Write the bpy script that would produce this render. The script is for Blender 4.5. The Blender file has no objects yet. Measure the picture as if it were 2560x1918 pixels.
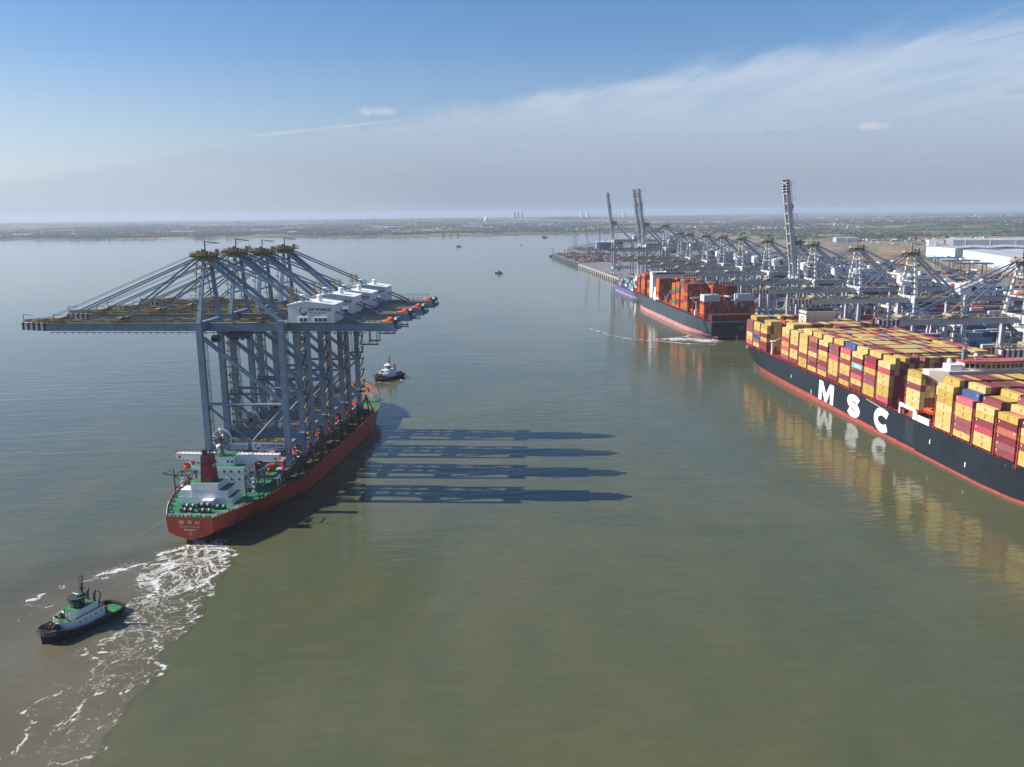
import bpy, math, random
import numpy as np
from mathutils import Vector, Matrix
random.seed(7)
RNG = np.random.default_rng(11)
sc = bpy.context.scene
COL = sc.collection

# ------------------------------------------------------------------ camera
F_PX, PITCH, ROLL, CAM_H, HEAD = 2119.05, 0.1983, 0.01072, 114.35, 0.0806
def cam_ray(x, y):
    c, s = math.cos(ROLL), math.sin(ROLL)
    xx = c * x - s * y; yy = s * x + c * y
    d = F_PX; u = -yy
    Y = d * math.cos(PITCH) + u * math.sin(PITCH); Z = -d * math.sin(PITCH) + u * math.cos(PITCH)
    return Vector((xx * math.cos(HEAD) + Y * math.sin(HEAD), -xx * math.sin(HEAD) + Y * math.cos(HEAD), Z))
fw = cam_ray(0, 0).normalized()
rt = (cam_ray(1, 0) - cam_ray(0, 0)).normalized()
up = -(cam_ray(0, 1) - cam_ray(0, 0)).normalized()
cd = bpy.data.cameras.new('camera')
cam = bpy.data.objects.new('camera', cd); COL.objects.link(cam)
cd.sensor_width = 36.0; cd.lens = F_PX / 2560 * 36.0
cd.clip_start = 1.0; cd.clip_end = 90000.0
M = Matrix((rt, up, -fw)).transposed().to_4x4(); M.translation = (0, 0, CAM_H)
cam.matrix_world = M
sc.camera = cam

# ------------------------------------------------------------------ sky, sun, exposure
SUN_EL = math.radians(38.6)
SUN_AZ = Vector((-1.0, 0.13, 0.0)).normalized()          # horizontal direction towards the sun
w = bpy.data.worlds.new('World'); sc.world = w; w.use_nodes = True
nt = w.node_tree; nt.nodes.clear()
def N(t, typ, **kw):
    n = t.nodes.new(typ)
    for k, v in kw.items(): setattr(n, k, v)
    return n
def LK(t, a, b): t.links.new(a, b)
def math_node(t, op, a=None, b=None, clamp=False):
    n = N(t, 'ShaderNodeMath', operation=op); n.use_clamp = clamp
    for i, v in enumerate((a, b)):
        if v is None: continue
        if isinstance(v, (int, float)): n.inputs[i].default_value = v
        else: LK(t, v, n.inputs[i])
    return n.outputs[0]
def map_range(t, v, a, b, c=0.0, d=1.0, smooth=True):
    n = N(t, 'ShaderNodeMapRange'); n.interpolation_type = 'SMOOTHSTEP' if smooth else 'LINEAR'
    n.clamp = True if not smooth else n.clamp
    LK(t, v, n.inputs[0])
    for i, x in enumerate((a, b, c, d)): n.inputs[i + 1].default_value = x
    return n.outputs[0]
def mix_col(t, f, a, b, blend='MIX'):
    n = N(t, 'ShaderNodeMix', data_type='RGBA', blend_type=blend)
    if isinstance(f, (int, float)): n.inputs[0].default_value = f
    else: LK(t, f, n.inputs[0])
    for i, v in ((6, a), (7, b)):
        if isinstance(v, tuple): n.inputs[i].default_value = (*v, 1.0) if len(v) == 3 else v
        else: LK(t, v, n.inputs[i])
    return n.outputs[2]
sky = N(nt, 'ShaderNodeTexSky'); sky.sky_type = 'NISHITA'; sky.sun_disc = False
sky.sun_elevation = SUN_EL; sky.sun_rotation = math.atan2(SUN_AZ.x, SUN_AZ.y)
sky.altitude = 100.0; sky.air_density = 1.0; sky.dust_density = 0.5; sky.ozone_density = 3.2
tc = N(nt, 'ShaderNodeTexCoord')
sep = N(nt, 'ShaderNodeSeparateXYZ'); LK(nt, tc.outputs['Generated'], sep.inputs[0])
dz = math_node(nt, 'MAXIMUM', sep.outputs[2], 0.012)
px = math_node(nt, 'DIVIDE', sep.outputs[0], dz); py = math_node(nt, 'DIVIDE', sep.outputs[1], dz)
cmb = N(nt, 'ShaderNodeCombineXYZ'); LK(nt, px, cmb.inputs[0]); LK(nt, py, cmb.inputs[1])
# thin cirrus sheet: its near edge is a straight front on the cloud plane
q = math_node(nt, 'DIVIDE', math_node(nt, 'ADD', math_node(nt, 'MULTIPLY', px, 1.378), py), 1.703)
mp = N(nt, 'ShaderNodeMapping'); mp.inputs['Rotation'].default_value = (0, 0, 0.94); mp.inputs['Scale'].default_value = (1.1, 0.28, 1)
LK(nt, cmb.outputs[0], mp.inputs[0])
n1 = N(nt, 'ShaderNodeTexNoise'); n1.inputs['Scale'].default_value = 1.5; n1.inputs['Detail'].default_value = 9; n1.inputs['Roughness'].default_value = 0.62; n1.inputs['Distortion'].default_value = 0.5
LK(nt, mp.outputs[0], n1.inputs['Vector'])
n2 = N(nt, 'ShaderNodeTexNoise'); n2.inputs['Scale'].default_value = 0.55; n2.inputs['Detail'].default_value = 4
LK(nt, cmb.outputs[0], n2.inputs['Vector'])
wob = math_node(nt, 'ADD', math_node(nt, 'MULTIPLY', math_node(nt, 'SUBTRACT', n1.outputs[0], 0.5), 2.1), math_node(nt, 'MULTIPLY', math_node(nt, 'SUBTRACT', n2.outputs[0], 0.5), 1.2))
cov = map_range(nt, math_node(nt, 'ADD', q, wob), 4.72, 5.9)
thick = map_range(nt, n1.outputs[0], 0.25, 0.7, 0.55, 1.0)
cov = math_node(nt, 'MULTIPLY', cov, map_range(nt, px, -6.0, 1.5, 0.35, 1.0))
cov = math_node(nt, 'MULTIPLY', cov, thick)
cov = math_node(nt, 'MULTIPLY', cov, map_range(nt, sep.outputs[2], 0.0, 0.05, 0.9, 0.86))
cloud_col = mix_col(nt, map_range(nt, sep.outputs[2], 0.015, 0.15), (2.5, 2.95, 3.85), (4.1, 4.75, 5.7))
# pale haze low over the horizon
hz = map_range(nt, sep.outputs[2], -0.02, 0.20, 0.86, 0.0)
hz_col = mix_col(nt, map_range(nt, sep.outputs[0], -0.62, 0.1), (4.4, 5.15, 6.2), (2.5, 3.0, 3.95))
hsv = N(nt, 'ShaderNodeHueSaturation'); hsv.inputs['Saturation'].default_value = 1.22; hsv.inputs['Value'].default_value = 0.86; LK(nt, sky.outputs[0], hsv.inputs['Color'])
base = mix_col(nt, hz, mix_col(nt, 1.0, hsv.outputs[0], (1.04, .97, 1.03), 'MULTIPLY'), hz_col)
allsky = mix_col(nt, cov, base, cloud_col)
# one small puff and a few thin grey shreds low down
def puff(allsky, az, el, ra, re_, strength, colr, sc_, tilt=0.0):
    c = Vector((math.sin(az) * math.cos(el), math.cos(az) * math.cos(el), math.sin(el)))
    tx = Vector((math.cos(az), -math.sin(az), 0))
    vm = N(nt, 'ShaderNodeVectorMath', operation='SUBTRACT'); LK(nt, tc.outputs['Generated'], vm.inputs[0]); vm.inputs[1].default_value = c
    d1 = N(nt, 'ShaderNodeVectorMath', operation='DOT_PRODUCT'); LK(nt, vm.outputs[0], d1.inputs[0]); d1.inputs[1].default_value = tx / ra
    d2 = N(nt, 'ShaderNodeVectorMath', operation='DOT_PRODUCT'); LK(nt, vm.outputs[0], d2.inputs[0]); d2.inputs[1].default_value = (Vector((0, 0, 1)) - tx * tilt) / re_
    front = map_range(nt, math_node(nt, 'ADD', 0.0, sep.outputs[1]), 0.0, 0.1)
    r2 = math_node(nt, 'ADD', math_node(nt, 'POWER', math_node(nt, 'ABSOLUTE', d1.outputs['Value']), 2.0), math_node(nt, 'POWER', math_node(nt, 'ABSOLUTE', d2.outputs['Value']), 2.0))
    nn = N(nt, 'ShaderNodeTexNoise'); nn.inputs['Scale'].default_value = sc_; nn.inputs['Detail'].default_value = 6; LK(nt, tc.outputs['Generated'], nn.inputs['Vector'])
    f = map_range(nt, math_node(nt, 'ADD', math_node(nt, 'SUBTRACT', 1.0, r2), math_node(nt, 'MULTIPLY', math_node(nt, 'SUBTRACT', nn.outputs[0], 0.5), 3.0)), 0.1, 1.5)
    f = math_node(nt, 'MULTIPLY', math_node(nt, 'MULTIPLY', f, strength), front)
    return mix_col(nt, f, allsky, colr)
for a in ((-0.15, 0.0915, 0.135, 0.0022, 0.42, (4.8, 5.5, 6.5), 14.0, 0.115), (-0.06, 0.101, 0.06, 0.0016, 0.3, (4.8, 5.5, 6.5), 20.0, 0.1), (-0.068, 0.1125, 0.028, 0.0065, 0.7, (5.2, 5.7, 6.4), 46.0), (0.20, 0.083, 0.022, 0.003, 0.35, (2.7, 3.1, 4.1), 60.0), (0.385, 0.083, 0.034, 0.0045, 0.4, (2.6, 3.0, 4.0), 50.0),
          (0.475, 0.085, 0.017, 0.005, 0.55, (5.4, 5.2, 5.6), 50.0), (0.60, 0.112, 0.026, 0.004, 0.5, (2.6, 3.0, 4.0), 55.0)):
    allsky = puff(allsky, *a)
bg = N(nt, 'ShaderNodeBackground'); bg.inputs[1].default_value = 0.092
wo = N(nt, 'ShaderNodeOutputWorld'); LK(nt, allsky, bg.inputs[0]); LK(nt, bg.outputs[0], wo.inputs[0])

sd = bpy.data.lights.new('sun', 'SUN'); sd.energy = 5.0; sd.angle = math.radians(0.5); sd.color = (1.0, 0.95, 0.87)
sun = bpy.data.objects.new('sun', sd); COL.objects.link(sun)
sun_dir = SUN_AZ * math.cos(SUN_EL) + Vector((0, 0, math.sin(SUN_EL)))
sun.rotation_euler = sun_dir.to_track_quat('Z', 'Y').to_euler(); sun.location = (-300, 0, 400)
sc.view_settings.view_transform = 'Standard'; sc.view_settings.look = 'None'
sc.view_settings.exposure = 0.6; sc.view_settings.gamma = 1.0; sc.view_settings.use_curve_mapping = False
sc.render.engine = 'CYCLES'
cy = sc.cycles
cy.use_denoising = True
try: cy.denoiser = 'OPENIMAGEDENOISE'
except Exception: pass
cy.max_bounces = 6; cy.diffuse_bounces = 2; cy.glossy_bounces = 3; cy.transmission_bounces = 2; cy.volume_bounces = 0; cy.transparent_max_bounces = 8
cy.caustics_reflective = False; cy.caustics_refractive = False
cy.sample_clamp_indirect = 4.0

# ------------------------------------------------------------------ materials
MATS = {}
def mat(name, col, rough=0.55, metal=0.0, var=0.16, vscale=0.35, streak=None, spec=0.4, bump=0.0, bscale=1.0):
    if name in MATS: return MATS[name]
    m = bpy.data.materials.new(name); m.use_nodes = True; t = m.node_tree
    b = t.nodes['Principled BSDF']
    b.inputs['Roughness'].default_value = rough; b.inputs['Metallic'].default_value = metal
    b.inputs['Specular IOR Level'].default_value = spec
    tcn = N(t, 'ShaderNodeTexCoord'); geo = N(t, 'ShaderNodeNewGeometry')
    out = None
    no = N(t, 'ShaderNodeTexNoise'); no.inputs['Scale'].default_value = vscale; no.inputs['Detail'].default_value = 6; no.inputs['Roughness'].default_value = 0.65
    LK(t, geo.outputs['Position'], no.inputs['Vector'])
    dark = tuple(c * (1 - var * 1.6) for c in col); lite = tuple(min(1, c * (1 + var)) for c in col)
    out = mix_col(t, map_range(t, no.outputs[0], 0.3, 0.7), dark, lite)
    if streak:
        mpn = N(t, 'ShaderNodeMapping'); mpn.inputs['Scale'].default_value = (0.9, 0.9, 0.05); LK(t, geo.outputs['Position'], mpn.inputs[0])
        s2 = N(t, 'ShaderNodeTexNoise'); s2.inputs['Scale'].default_value = 1.2; s2.inputs['Detail'].default_value = 5; LK(t, mpn.outputs[0], s2.inputs['Vector'])
        out = mix_col(t, math_node(t, 'MULTIPLY', map_range(t, s2.outputs[0], 0.52, 0.72), 0.55), out, streak)
    LK(t, out, b.inputs['Base Color'])
    if bump:
        n3 = N(t, 'ShaderNodeTexNoise'); n3.inputs['Scale'].default_value = bscale; n3.inputs['Detail'].default_value = 4; LK(t, geo.outputs['Position'], n3.inputs['Vector'])
        bp = N(t, 'ShaderNodeBump'); bp.inputs['Strength'].default_value = bump; LK(t, n3.outputs[0], bp.inputs['Height']); LK(t, bp.outputs[0], b.inputs['Normal'])
    MATS[name] = m; return m
RUST = (0.16, 0.07, 0.035)
blue_steel = mat('blue_grey_steel_paint', (0.19, 0.255, 0.335), 0.45, var=0.1)
grey_steel = mat('light_grey_steel_paint', (0.47, 0.50, 0.545), 0.5, var=0.08, streak=(0.36, 0.33, 0.3))
dark_steel = mat('dark_steel', (0.05, 0.055, 0.06), 0.5)
grey_mid = mat('mid_grey_steel', (0.17, 0.2, 0.25), 0.5)
yellow_paint = mat('yellow_handrail_paint', (0.40, 0.28, 0.085), 0.6)
pale_rail = mat('pale_yellow_handrail', (0.42, 0.36, 0.22), 0.6)
pale_grate = mat('dusty_pale_grating', (0.27, 0.25, 0.20), 0.75, var=0.3, vscale=0.8)
ochre = mat('ochre_grating', (0.19, 0.14, 0.065), 0.75, var=0.35, vscale=0.8)
white_paint = mat('white_paint', (0.78, 0.78, 0.78), 0.45, var=0.05)
white_weather = mat('weathered_white_paint', (0.72, 0.72, 0.70), 0.5, var=0.07, streak=(0.5, 0.42, 0.32))
cream = mat('cream_paint', (0.70, 0.62, 0.52), 0.5, var=0.05)
red_stripe = mat('dark_red_stripe', (0.13, 0.022, 0.04), 0.5)
orange_paint = mat('orange_paint', (0.55, 0.13, 0.02), 0.5)
hull_red = mat('red_oxide_hull', (0.44, 0.058, 0.022), 0.5, var=0.14, vscale=0.12, streak=(0.3, 0.04, 0.02))
deck_green = mat('green_deck_paint', (0.025, 0.17, 0.075), 0.6, var=0.22, vscale=0.5)
deck_brown = mat('rusty_brown_deck', (0.24, 0.11, 0.06), 0.75, var=0.3, vscale=0.4)
bogie_mat = mat('greasy_bogie_steel', (0.085, 0.065, 0.03), 0.7, var=0.35, vscale=1.2)
funnel_red = mat('crimson_funnel', (0.23, 0.008, 0.02), 0.5, var=0.15)
boat_orange = mat('lifeboat_orange', (0.62, 0.09, 0.02), 0.45)
glass_dark = mat('dark_glass', (0.015, 0.02, 0.025), 0.08, spec=0.8, var=0.05)
rubber = mat('black_rubber', (0.012, 0.012, 0.014), 0.8)
hull_navy = mat('black_navy_hull', (0.016, 0.021, 0.03), 0.38, var=0.14, vscale=0.06, streak=(0.03, 0.036, 0.045))
boot_red = mat('red_boot_topping', (0.36, 0.075, 0.06), 0.6, var=0.15)
hull_slate = mat('slate_grey_hull', (0.045, 0.065, 0.085), 0.45, var=0.12, vscale=0.08, streak=(0.08, 0.09, 0.1))
boot_pink = mat('faded_pink_boot_topping', (0.50, 0.235, 0.225), 0.65, var=0.12, vscale=0.2, streak=(0.4, 0.2, 0.18))
hull_black = mat('black_hull', (0.012, 0.014, 0.02), 0.45)
deck_red = mat('red_deck_fittings', (0.36, 0.04, 0.035), 0.55, var=0.2)
concrete = mat('pale_concrete', (0.36, 0.34, 0.31), 0.85, var=0.16, vscale=0.2)
asphalt = mat('terminal_asphalt', (0.115, 0.115, 0.12), 0.9, var=0.3, vscale=0.03)
hull_blue = mat('bright_blue_hull', (0.07, 0.13, 0.36), 0.5)
tug_hull = mat('tug_black_hull', (0.009, 0.01, 0.013), 0.6, spec=.25)
tug_green = mat('tug_bright_green_deck', (0.026, 0.18, 0.058), 0.6, var=0.3, vscale=0.9)
tug_dark_green = mat('tug_dark_green', (0.012, 0.05, 0.03), 0.4)
monitor_red = mat('red_machinery', (0.38, 0.02, 0.02), 0.5)
sign_white = mat('sign_white', (0.70, 0.72, 0.76), 0.5, var=0.04)
ink_navy = mat('sign_navy_ink', (0.012, 0.016, 0.05), 0.6, var=0.02)
ink_red = mat('sign_magenta_ink', (0.35, 0.05, 0.12), 0.6, var=0.02)
letter_white = mat('letter_white', (0.85, 0.85, 0.85), 0.5, var=0.03)
letter_pale = mat('letter_pale_pink', (0.75, 0.55, 0.52), 0.5, var=0.03)
rope_mat = mat('pale_rope', (0.5, 0.47, 0.42), 0.9)

# ------------------------------------------------------------------ mesh builder
class MB:
    def __init__(s): s.v = []; s.f = []; s.m = []
    def face(s, pts, m=0):
        k = len(s.v); s.v += [tuple(p) for p in pts]; s.f.append(tuple(range(k, k + len(pts)))); s.m.append(m)
    def hexa(s, p, m=0):
        k = len(s.v); s.v += [tuple(q) for q in p]
        for f in ((0, 3, 2, 1), (4, 5, 6, 7), (0, 1, 5, 4), (1, 2, 6, 5), (2, 3, 7, 6), (3, 0, 4, 7)):
            s.f.append(tuple(k + i for i in f)); s.m.append(m)
    def bx(s, x0, x1, y0, y1, z0, z1, m=0):
        s.hexa([(x0, y0, z0), (x1, y0, z0), (x1, y1, z0), (x0, y1, z0), (x0, y0, z1), (x1, y0, z1), (x1, y1, z1), (x0, y1, z1)], m)
    def taper(s, x0, x1, y0, y1, z0, X0, X1, Y0, Y1, z1, m=0):
        s.hexa([(x0, y0, z0), (x1, y0, z0), (x1, y1, z0), (x0, y1, z0), (X0, Y0, z1), (X1, Y0, z1), (X1, Y1, z1), (X0, Y1, z1)], m)
    def bar(s, p, q, w, h=None, m=0, w2=None, h2=None):
        p = Vector(p); q = Vector(q); h = w if h is None else h; w2 = w if w2 is None else w2; h2 = h if h2 is None else h2
        d = (q - p).normalized()
        u = Vector((0, 0, 1)) if abs(d.z) < 0.95 else Vector((0, 1, 0))
        a = d.cross(u).normalized(); b = a.cross(d).normalized()
        A = [p + a * sx * w / 2 + b * sy * h / 2 for sx, sy in ((-1, -1), (1, -1), (1, 1), (-1, 1))]
        B = [q + a * sx * w2 / 2 + b * sy * h2 / 2 for sx, sy in ((-1, -1), (1, -1), (1, 1), (-1, 1))]
        s.hexa(A + B, m)
    def tube(s, p, q, r, r2=None, n=6, m=0, caps=True):
        p = Vector(p); q = Vector(q); r2 = r if r2 is None else r2
        d = (q - p).normalized(); u = Vector((0, 0, 1)) if abs(d.z) < 0.95 else Vector((0, 1, 0))
        a = d.cross(u).normalized(); b = a.cross(d).normalized(); k = len(s.v)
        for i in range(n):
            t = 2 * math.pi * i / n; e = a * math.cos(t) + b * math.sin(t)
            s.v.append(tuple(p + e * r)); s.v.append(tuple(q + e * r2))
        for i in range(n):
            j = (i + 1) % n; s.f.append((k + 2 * i, k + 2 * i + 1, k + 2 * j + 1, k + 2 * j)); s.m.append(m)
        if caps:
            s.f.append(tuple(k + 2 * i for i in range(n))); s.m.append(m)
            s.f.append(tuple(k + 2 * i + 1 for i in reversed(range(n)))); s.m.append(m)
    def prism(s, poly, z0, z1, m=0, mtop=None):
        n = len(poly); k = len(s.v)
        s.v += [(x, y, z0) for x, y in poly] + [(x, y, z1) for x, y in poly]
        for i in range(n):
            j = (i + 1) % n; s.f.append((k + i, k + j, k + n + j, k + n + i)); s.m.append(m)
        s.f.append(tuple(k + n + i for i in range(n))); s.m.append(m if mtop is None else mtop)
        s.f.append(tuple(k + i for i in reversed(range(n)))); s.m.append(m)
    def blob(s, c, rx, ry, rz, n=8, r=4, m=0, jit=0.0):
        k = len(s.v)
        for i in range(r + 1):
            ph = math.pi * i / r
            for j in range(n):
                th = 2 * math.pi * j / n; g = 1 + random.uniform(-jit, jit)
                s.v.append((c[0] + rx * g * math.sin(ph) * math.cos(th), c[1] + ry * g * math.sin(ph) * math.sin(th), c[2] + rz * g * math.cos(ph)))
        for i in range(r):
            for j in range(n):
                s.f.append((k + i * n + j, k + (i + 1) * n + j, k + (i + 1) * n + (j + 1) % n, k + i * n + (j + 1) % n)); s.m.append(m)
    def rail(s, pts, h=1.1, r=0.06, step=2.5, m=0, levels=2):
        for p, q in zip(pts[:-1], pts[1:]):
            p = Vector(p); q = Vector(q); L = (q - p).length
            for l in range(levels):
                z = Vector((0, 0, h * (l + 1) / levels)); s.bar(p + z, q + z, r, r, m)
            for i in range(int(L / step) + 1):
                c = p + (q - p) * min(1, i * step / max(L, 0.01)); s.bar(c, c + Vector((0, 0, h)), r, r, m)
    def mesh(s, name, mats, smooth=False):
        me = bpy.data.meshes.new(name); me.from_pydata(s.v, [], s.f); 
        for m in (mats if isinstance(mats, (list, tuple)) else [mats]): me.materials.append(m)
        me.polygons.foreach_set('material_index', s.m)
        if smooth: me.polygons.foreach_set('use_smooth', [True] * len(s.f))
        me.update(); return me
    def build(s, name, mats, parent=None, smooth=False, loc=None):
        return link(name, s.mesh(name, mats, smooth), parent, loc)
def link(name, data, parent=None, loc=None, rot=None):
    o = bpy.data.objects.new(name, data); COL.objects.link(o)
    if parent is not None: o.parent = parent
    if loc is not None: o.location = loc
    if rot is not None: o.rotation_euler = rot
    return o
def tag(o, label, cat, group=None, kind=None):
    o['label'] = label; o['category'] = cat
    if group: o['group'] = group
    if kind: o['kind'] = kind
    return o
def thing(name, label, cat, loc=(0, 0, 0), rz=0.0, group=None):
    o = bpy.data.objects.new(name, None); COL.objects.link(o); o.location = loc; o.rotation_euler = (0, 0, rz)
    o.empty_display_size = 1
    return tag(o, label, cat, group)
KIDS = {}
def copy_tree(o, parent=None):
    c = o.copy(); COL.objects.link(c)
    if parent is not None: c.parent = parent
    for ch in list(o.children): copy_tree(ch, c)
    return c
def dup(o, label, loc, rz=None):
    c = copy_tree(o); c.location = loc
    if rz is not None: c.rotation_euler = (0, 0, rz)
    c['label'] = label; return c
FONTC = {}
def text_mesh(txt, size, align='CENTER', bold=0.0, extrude=0.02):
    k = (txt, size, align, bold)
    if k in FONTC: return FONTC[k]
    cu = bpy.data.curves.new('lettering', 'FONT'); cu.body = txt; cu.size = size; cu.align_x = align; cu.align_y = 'CENTER'
    cu.resolution_u = 2; cu.extrude = extrude; cu.offset = bold
    ob = bpy.data.objects.new('lettering', cu); COL.objects.link(ob)
    bpy.context.view_layer.update()
    me = bpy.data.meshes.new_from_object(ob.evaluated_get(bpy.context.evaluated_depsgraph_get()))
    bpy.data.objects.remove(ob); bpy.data.curves.remove(cu)
    FONTC[k] = me; return me
def text(name, txt, size, m, parent, loc, rot, align='CENTER', bold=0.0, sx=1.0):
    me = text_mesh(txt, size, align, bold).copy(); me.materials.clear(); me.materials.append(m)
    o = link(name, me, parent, loc, rot); o.scale = (sx, 1, 1); return o
def structure(o): o['kind'] = 'structure'; return o
ORD = ['', 'first', 'second', 'third', 'fourth', 'fifth', 'sixth', 'seventh', 'eighth', 'ninth', 'tenth', 'eleventh', 'twelfth', 'thirteenth', 'fourteenth', 'fifteenth', 'sixteenth', 'seventeenth', 'eighteenth', 'nineteenth', 'twentieth', 'twenty-first', 'twenty-second', 'twenty-third', 'twenty-fourth']
# ------------------------------------------------------------------ water
def water_nodes(t, base_a, base_b, attr=False):
    b = t.nodes['Principled BSDF']
    geo = N(t, 'ShaderNodeNewGeometry')
    def noise(scale, stretch, detail=3, rough=0.55, rot=0.0, dist=0.0):
        m = N(t, 'ShaderNodeMapping'); m.inputs['Rotation'].default_value = (0, 0, rot); m.inputs['Scale'].default_value = (scale * stretch[0], scale * stretch[1], scale)
        LK(t, geo.outputs['Position'], m.inputs[0])
        n = N(t, 'ShaderNodeTexNoise'); n.inputs['Scale'].default_value = 1.0; n.inputs['Detail'].default_value = detail; n.inputs['Roughness'].default_value = rough; n.inputs['Distortion'].default_value = dist
        LK(t, m.outputs[0], n.inputs['Vector']); return n.outputs[0]
    big = noise(0.011, (1, 0.7), 6, 0.6, 0.3, 0.8)
    mid = noise(0.05, (1, 0.5), 5, 0.6, 0.9, 0.5)
    fine = noise(0.35, (0.25, 1.0), 3, 0.6, 0.75)
    col = mix_col(t, map_range(t, math_node(t, 'ADD', math_node(t, 'MULTIPLY', big, 0.75), math_node(t, 'MULTIPLY', mid, 0.25)), 0.36, 0.64), base_a, base_b)
    col = mix_col(t, math_node(t, 'MULTIPLY', map_range(t, fine, 0.4, 0.75), 0.35), col, mix_col(t, 0.4, col, (0.13, 0.135, 0.085)))
    # patches of calmer and rougher water
    gust = map_range(t, noise(0.006, (0.5, 1.6), 4, 0.6, 0.0, 0.6), 0.35, 0.68, 0.6, 1.1)
    h = math_node(t, 'MULTIPLY', noise(0.8, (0.4, 1.0), 2, 0.5, 0.35), 0.11)
    h = math_node(t, 'ADD', h, math_node(t, 'MULTIPLY', noise(0.30, (0.3, 1.0), 2, 0.5, 0.2), 0.40))
    h = math_node(t, 'ADD', h, math_node(t, 'MULTIPLY', noise(0.11, (0.25, 1.0), 2, 0.5, -0.1), 0.55))
    h = math_node(t, 'ADD', h, math_node(t, 'MULTIPLY', noise(2.4, (0.6, 1.0), 2, 0.5, 0.5), 0.02))
    # the open reach beyond the berths lies calmer than the fairway
    sy = N(t, 'ShaderNodeSeparateXYZ'); LK(t, geo.outputs['Position'], sy.inputs[0])
    h = math_node(t, 'MULTIPLY', math_node(t, 'MULTIPLY', h, gust), map_range(t, sy.outputs[1], 380, 1150, 1.0, 0.38))
    bp = N(t, 'ShaderNodeBump'); bp.inputs['Strength'].default_value = 0.5; bp.inputs['Distance'].default_value = 1.0
    LK(t, h, bp.inputs['Height']); LK(t, bp.outputs[0], b.inputs['Normal'])
    b.inputs['IOR'].default_value = 1.333; b.inputs['Specular IOR Level'].default_value = 0.5; b.inputs['Roughness'].default_value = 0.07
    return b, col, geo, noise
wm = bpy.data.materials.new('turbid_estuary_water'); wm.use_nodes = True
b, col, geo, _n = water_nodes(wm.node_tree, (0.066, 0.077, 0.039), (0.094, 0.092, 0.042))
LK(wm.node_tree, col, b.inputs['Base Color'])
mb = MB(); mb.face([(-14500, -1500, 0), (14500, -1500, 0), (14500, 9500, 0), (-14500, 9500, 0)])
water = structure(mb.build('water', wm)); water['label'] = 'olive green turbid estuary water with fine ripples'

# value noise on the CPU, used for shapes (not for shading)
def vnoise(x, y, seed=0):
    xi = np.floor(x).astype(int); yi = np.floor(y).astype(int); fx = x - xi; fy = y - yi
    fx = fx * fx * (3 - 2 * fx); fy = fy * fy * (3 - 2 * fy)
    def hsh(a, b):
        n = (a * 374761393 + b * 668265263 + seed * 1442695041) & 0x7fffffff
        n = ((n ^ (n >> 13)) * 1274126177) & 0x7fffffff
        return ((n ^ (n >> 16)) & 0xffff) / 65535.0
    return (hsh(xi, yi) * (1 - fx) + hsh(xi + 1, yi) * fx) * (1 - fy) + (hsh(xi, yi + 1) * (1 - fx) + hsh(xi + 1, yi + 1) * fx) * fy
def fbm(x, y, seed=0, o=4):
    r = 0; a = 0.5
    for i in range(o): r = r + a * vnoise(x * 2 ** i, y * 2 ** i, seed + i); a *= 0.5
    return r
def poly_dist(X, Y, pts):
    d = np.full(X.shape, 1e9)
    for (ax, ay), (bx, by) in zip(pts[:-1], pts[1:]):
        ux, uy = bx - ax, by - ay; L2 = ux * ux + uy * uy + 1e-9
        tt = np.clip(((X - ax) * ux + (Y - ay) * uy) / L2, 0, 1)
        d = np.minimum(d, np.hypot(X - ax - tt * ux, Y - ay - tt * uy))
    return d
def foam_sheet(name, x0, x1, y0, y1, res, lines, patches, silt_f, label, z=0.03, env=None):
    nx = int((x1 - x0) / res) + 1; ny = int((y1 - y0) / res) + 1
    X, Y = np.meshgrid(np.linspace(x0, x1, nx), np.linspace(y0, y1, ny))
    def warp(k, s):
        return (X + k * (fbm(X * s, Y * s, 3) - 0.47) , Y + k * (fbm(X * s + 40, Y * s + 9, 5) - 0.47))
    wx, wy = warp(9, 0.14); wx2, wy2 = warp(3.2, 0.55); wx, wy = wx + wx2 - X, wy + wy2 - Y
    foam = np.zeros_like(X)
    for pts, wid, st in lines:
        d = poly_dist(wx, wy, pts); g = np.exp(-(d / (wid * .62)) ** 2) * st * 1.1
        d2 = poly_dist(wx, wy, pts); g = np.maximum(g, 0.42 * st * np.exp(-(d2 / (wid * 3.2)) ** 2)); foam = np.maximum(foam, g)
    if env is not None: foam = np.maximum(foam, env(wx, wy))
    for cx, cy, rx, ry, st in patches:
        foam = np.maximum(foam, st * np.exp(-(((wx - cx) / rx) ** 2 + ((wy - cy) / ry) ** 2)))
    silt = silt_f(X, Y, wx, wy)
    edge = np.minimum.reduce([X - x0, x1 - X, Y - y0, y1 - Y]); fade = np.clip(edge / (0.12 * (x1 - x0)), 0, 1)
    silt = silt * fade; foam = foam * np.clip(edge / 2, 0, 1)
    co = np.stack([X.ravel(), Y.ravel(), np.full(X.size, z)], 1)
    i = np.arange(ny - 1)[:, None] * nx + np.arange(nx - 1)[None, :]
    fc = np.stack([i, i + 1, i + nx + 1, i + nx], -1).reshape(-1, 4)
    keep = (np.maximum(foam, silt).ravel()[fc].max(1) > 0.012); fc = fc[keep]
    used = np.unique(fc); remap = np.zeros(X.size, int); remap[used] = np.arange(len(used))
    me = bpy.data.meshes.new(name); me.from_pydata(co[used].tolist(), [], remap[fc].tolist())
    for an, arr in (('foam', foam), ('silt', silt)):
        a = me.attributes.new(an, 'FLOAT', 'POINT'); a.data.foreach_set('value', arr.ravel()[used].astype(np.float32))
    me.materials.append(foam_mat); o = link(name, me); return tag(o, label, 'foam', kind='stuff')
foam_mat = bpy.data.materials.new('silty_wash_with_foam'); foam_mat.use_nodes = True
t = foam_mat.node_tree
b, col, geo, noise = water_nodes(t, (0.112, 0.100, 0.062), (0.138, 0.122, 0.076))
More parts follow.
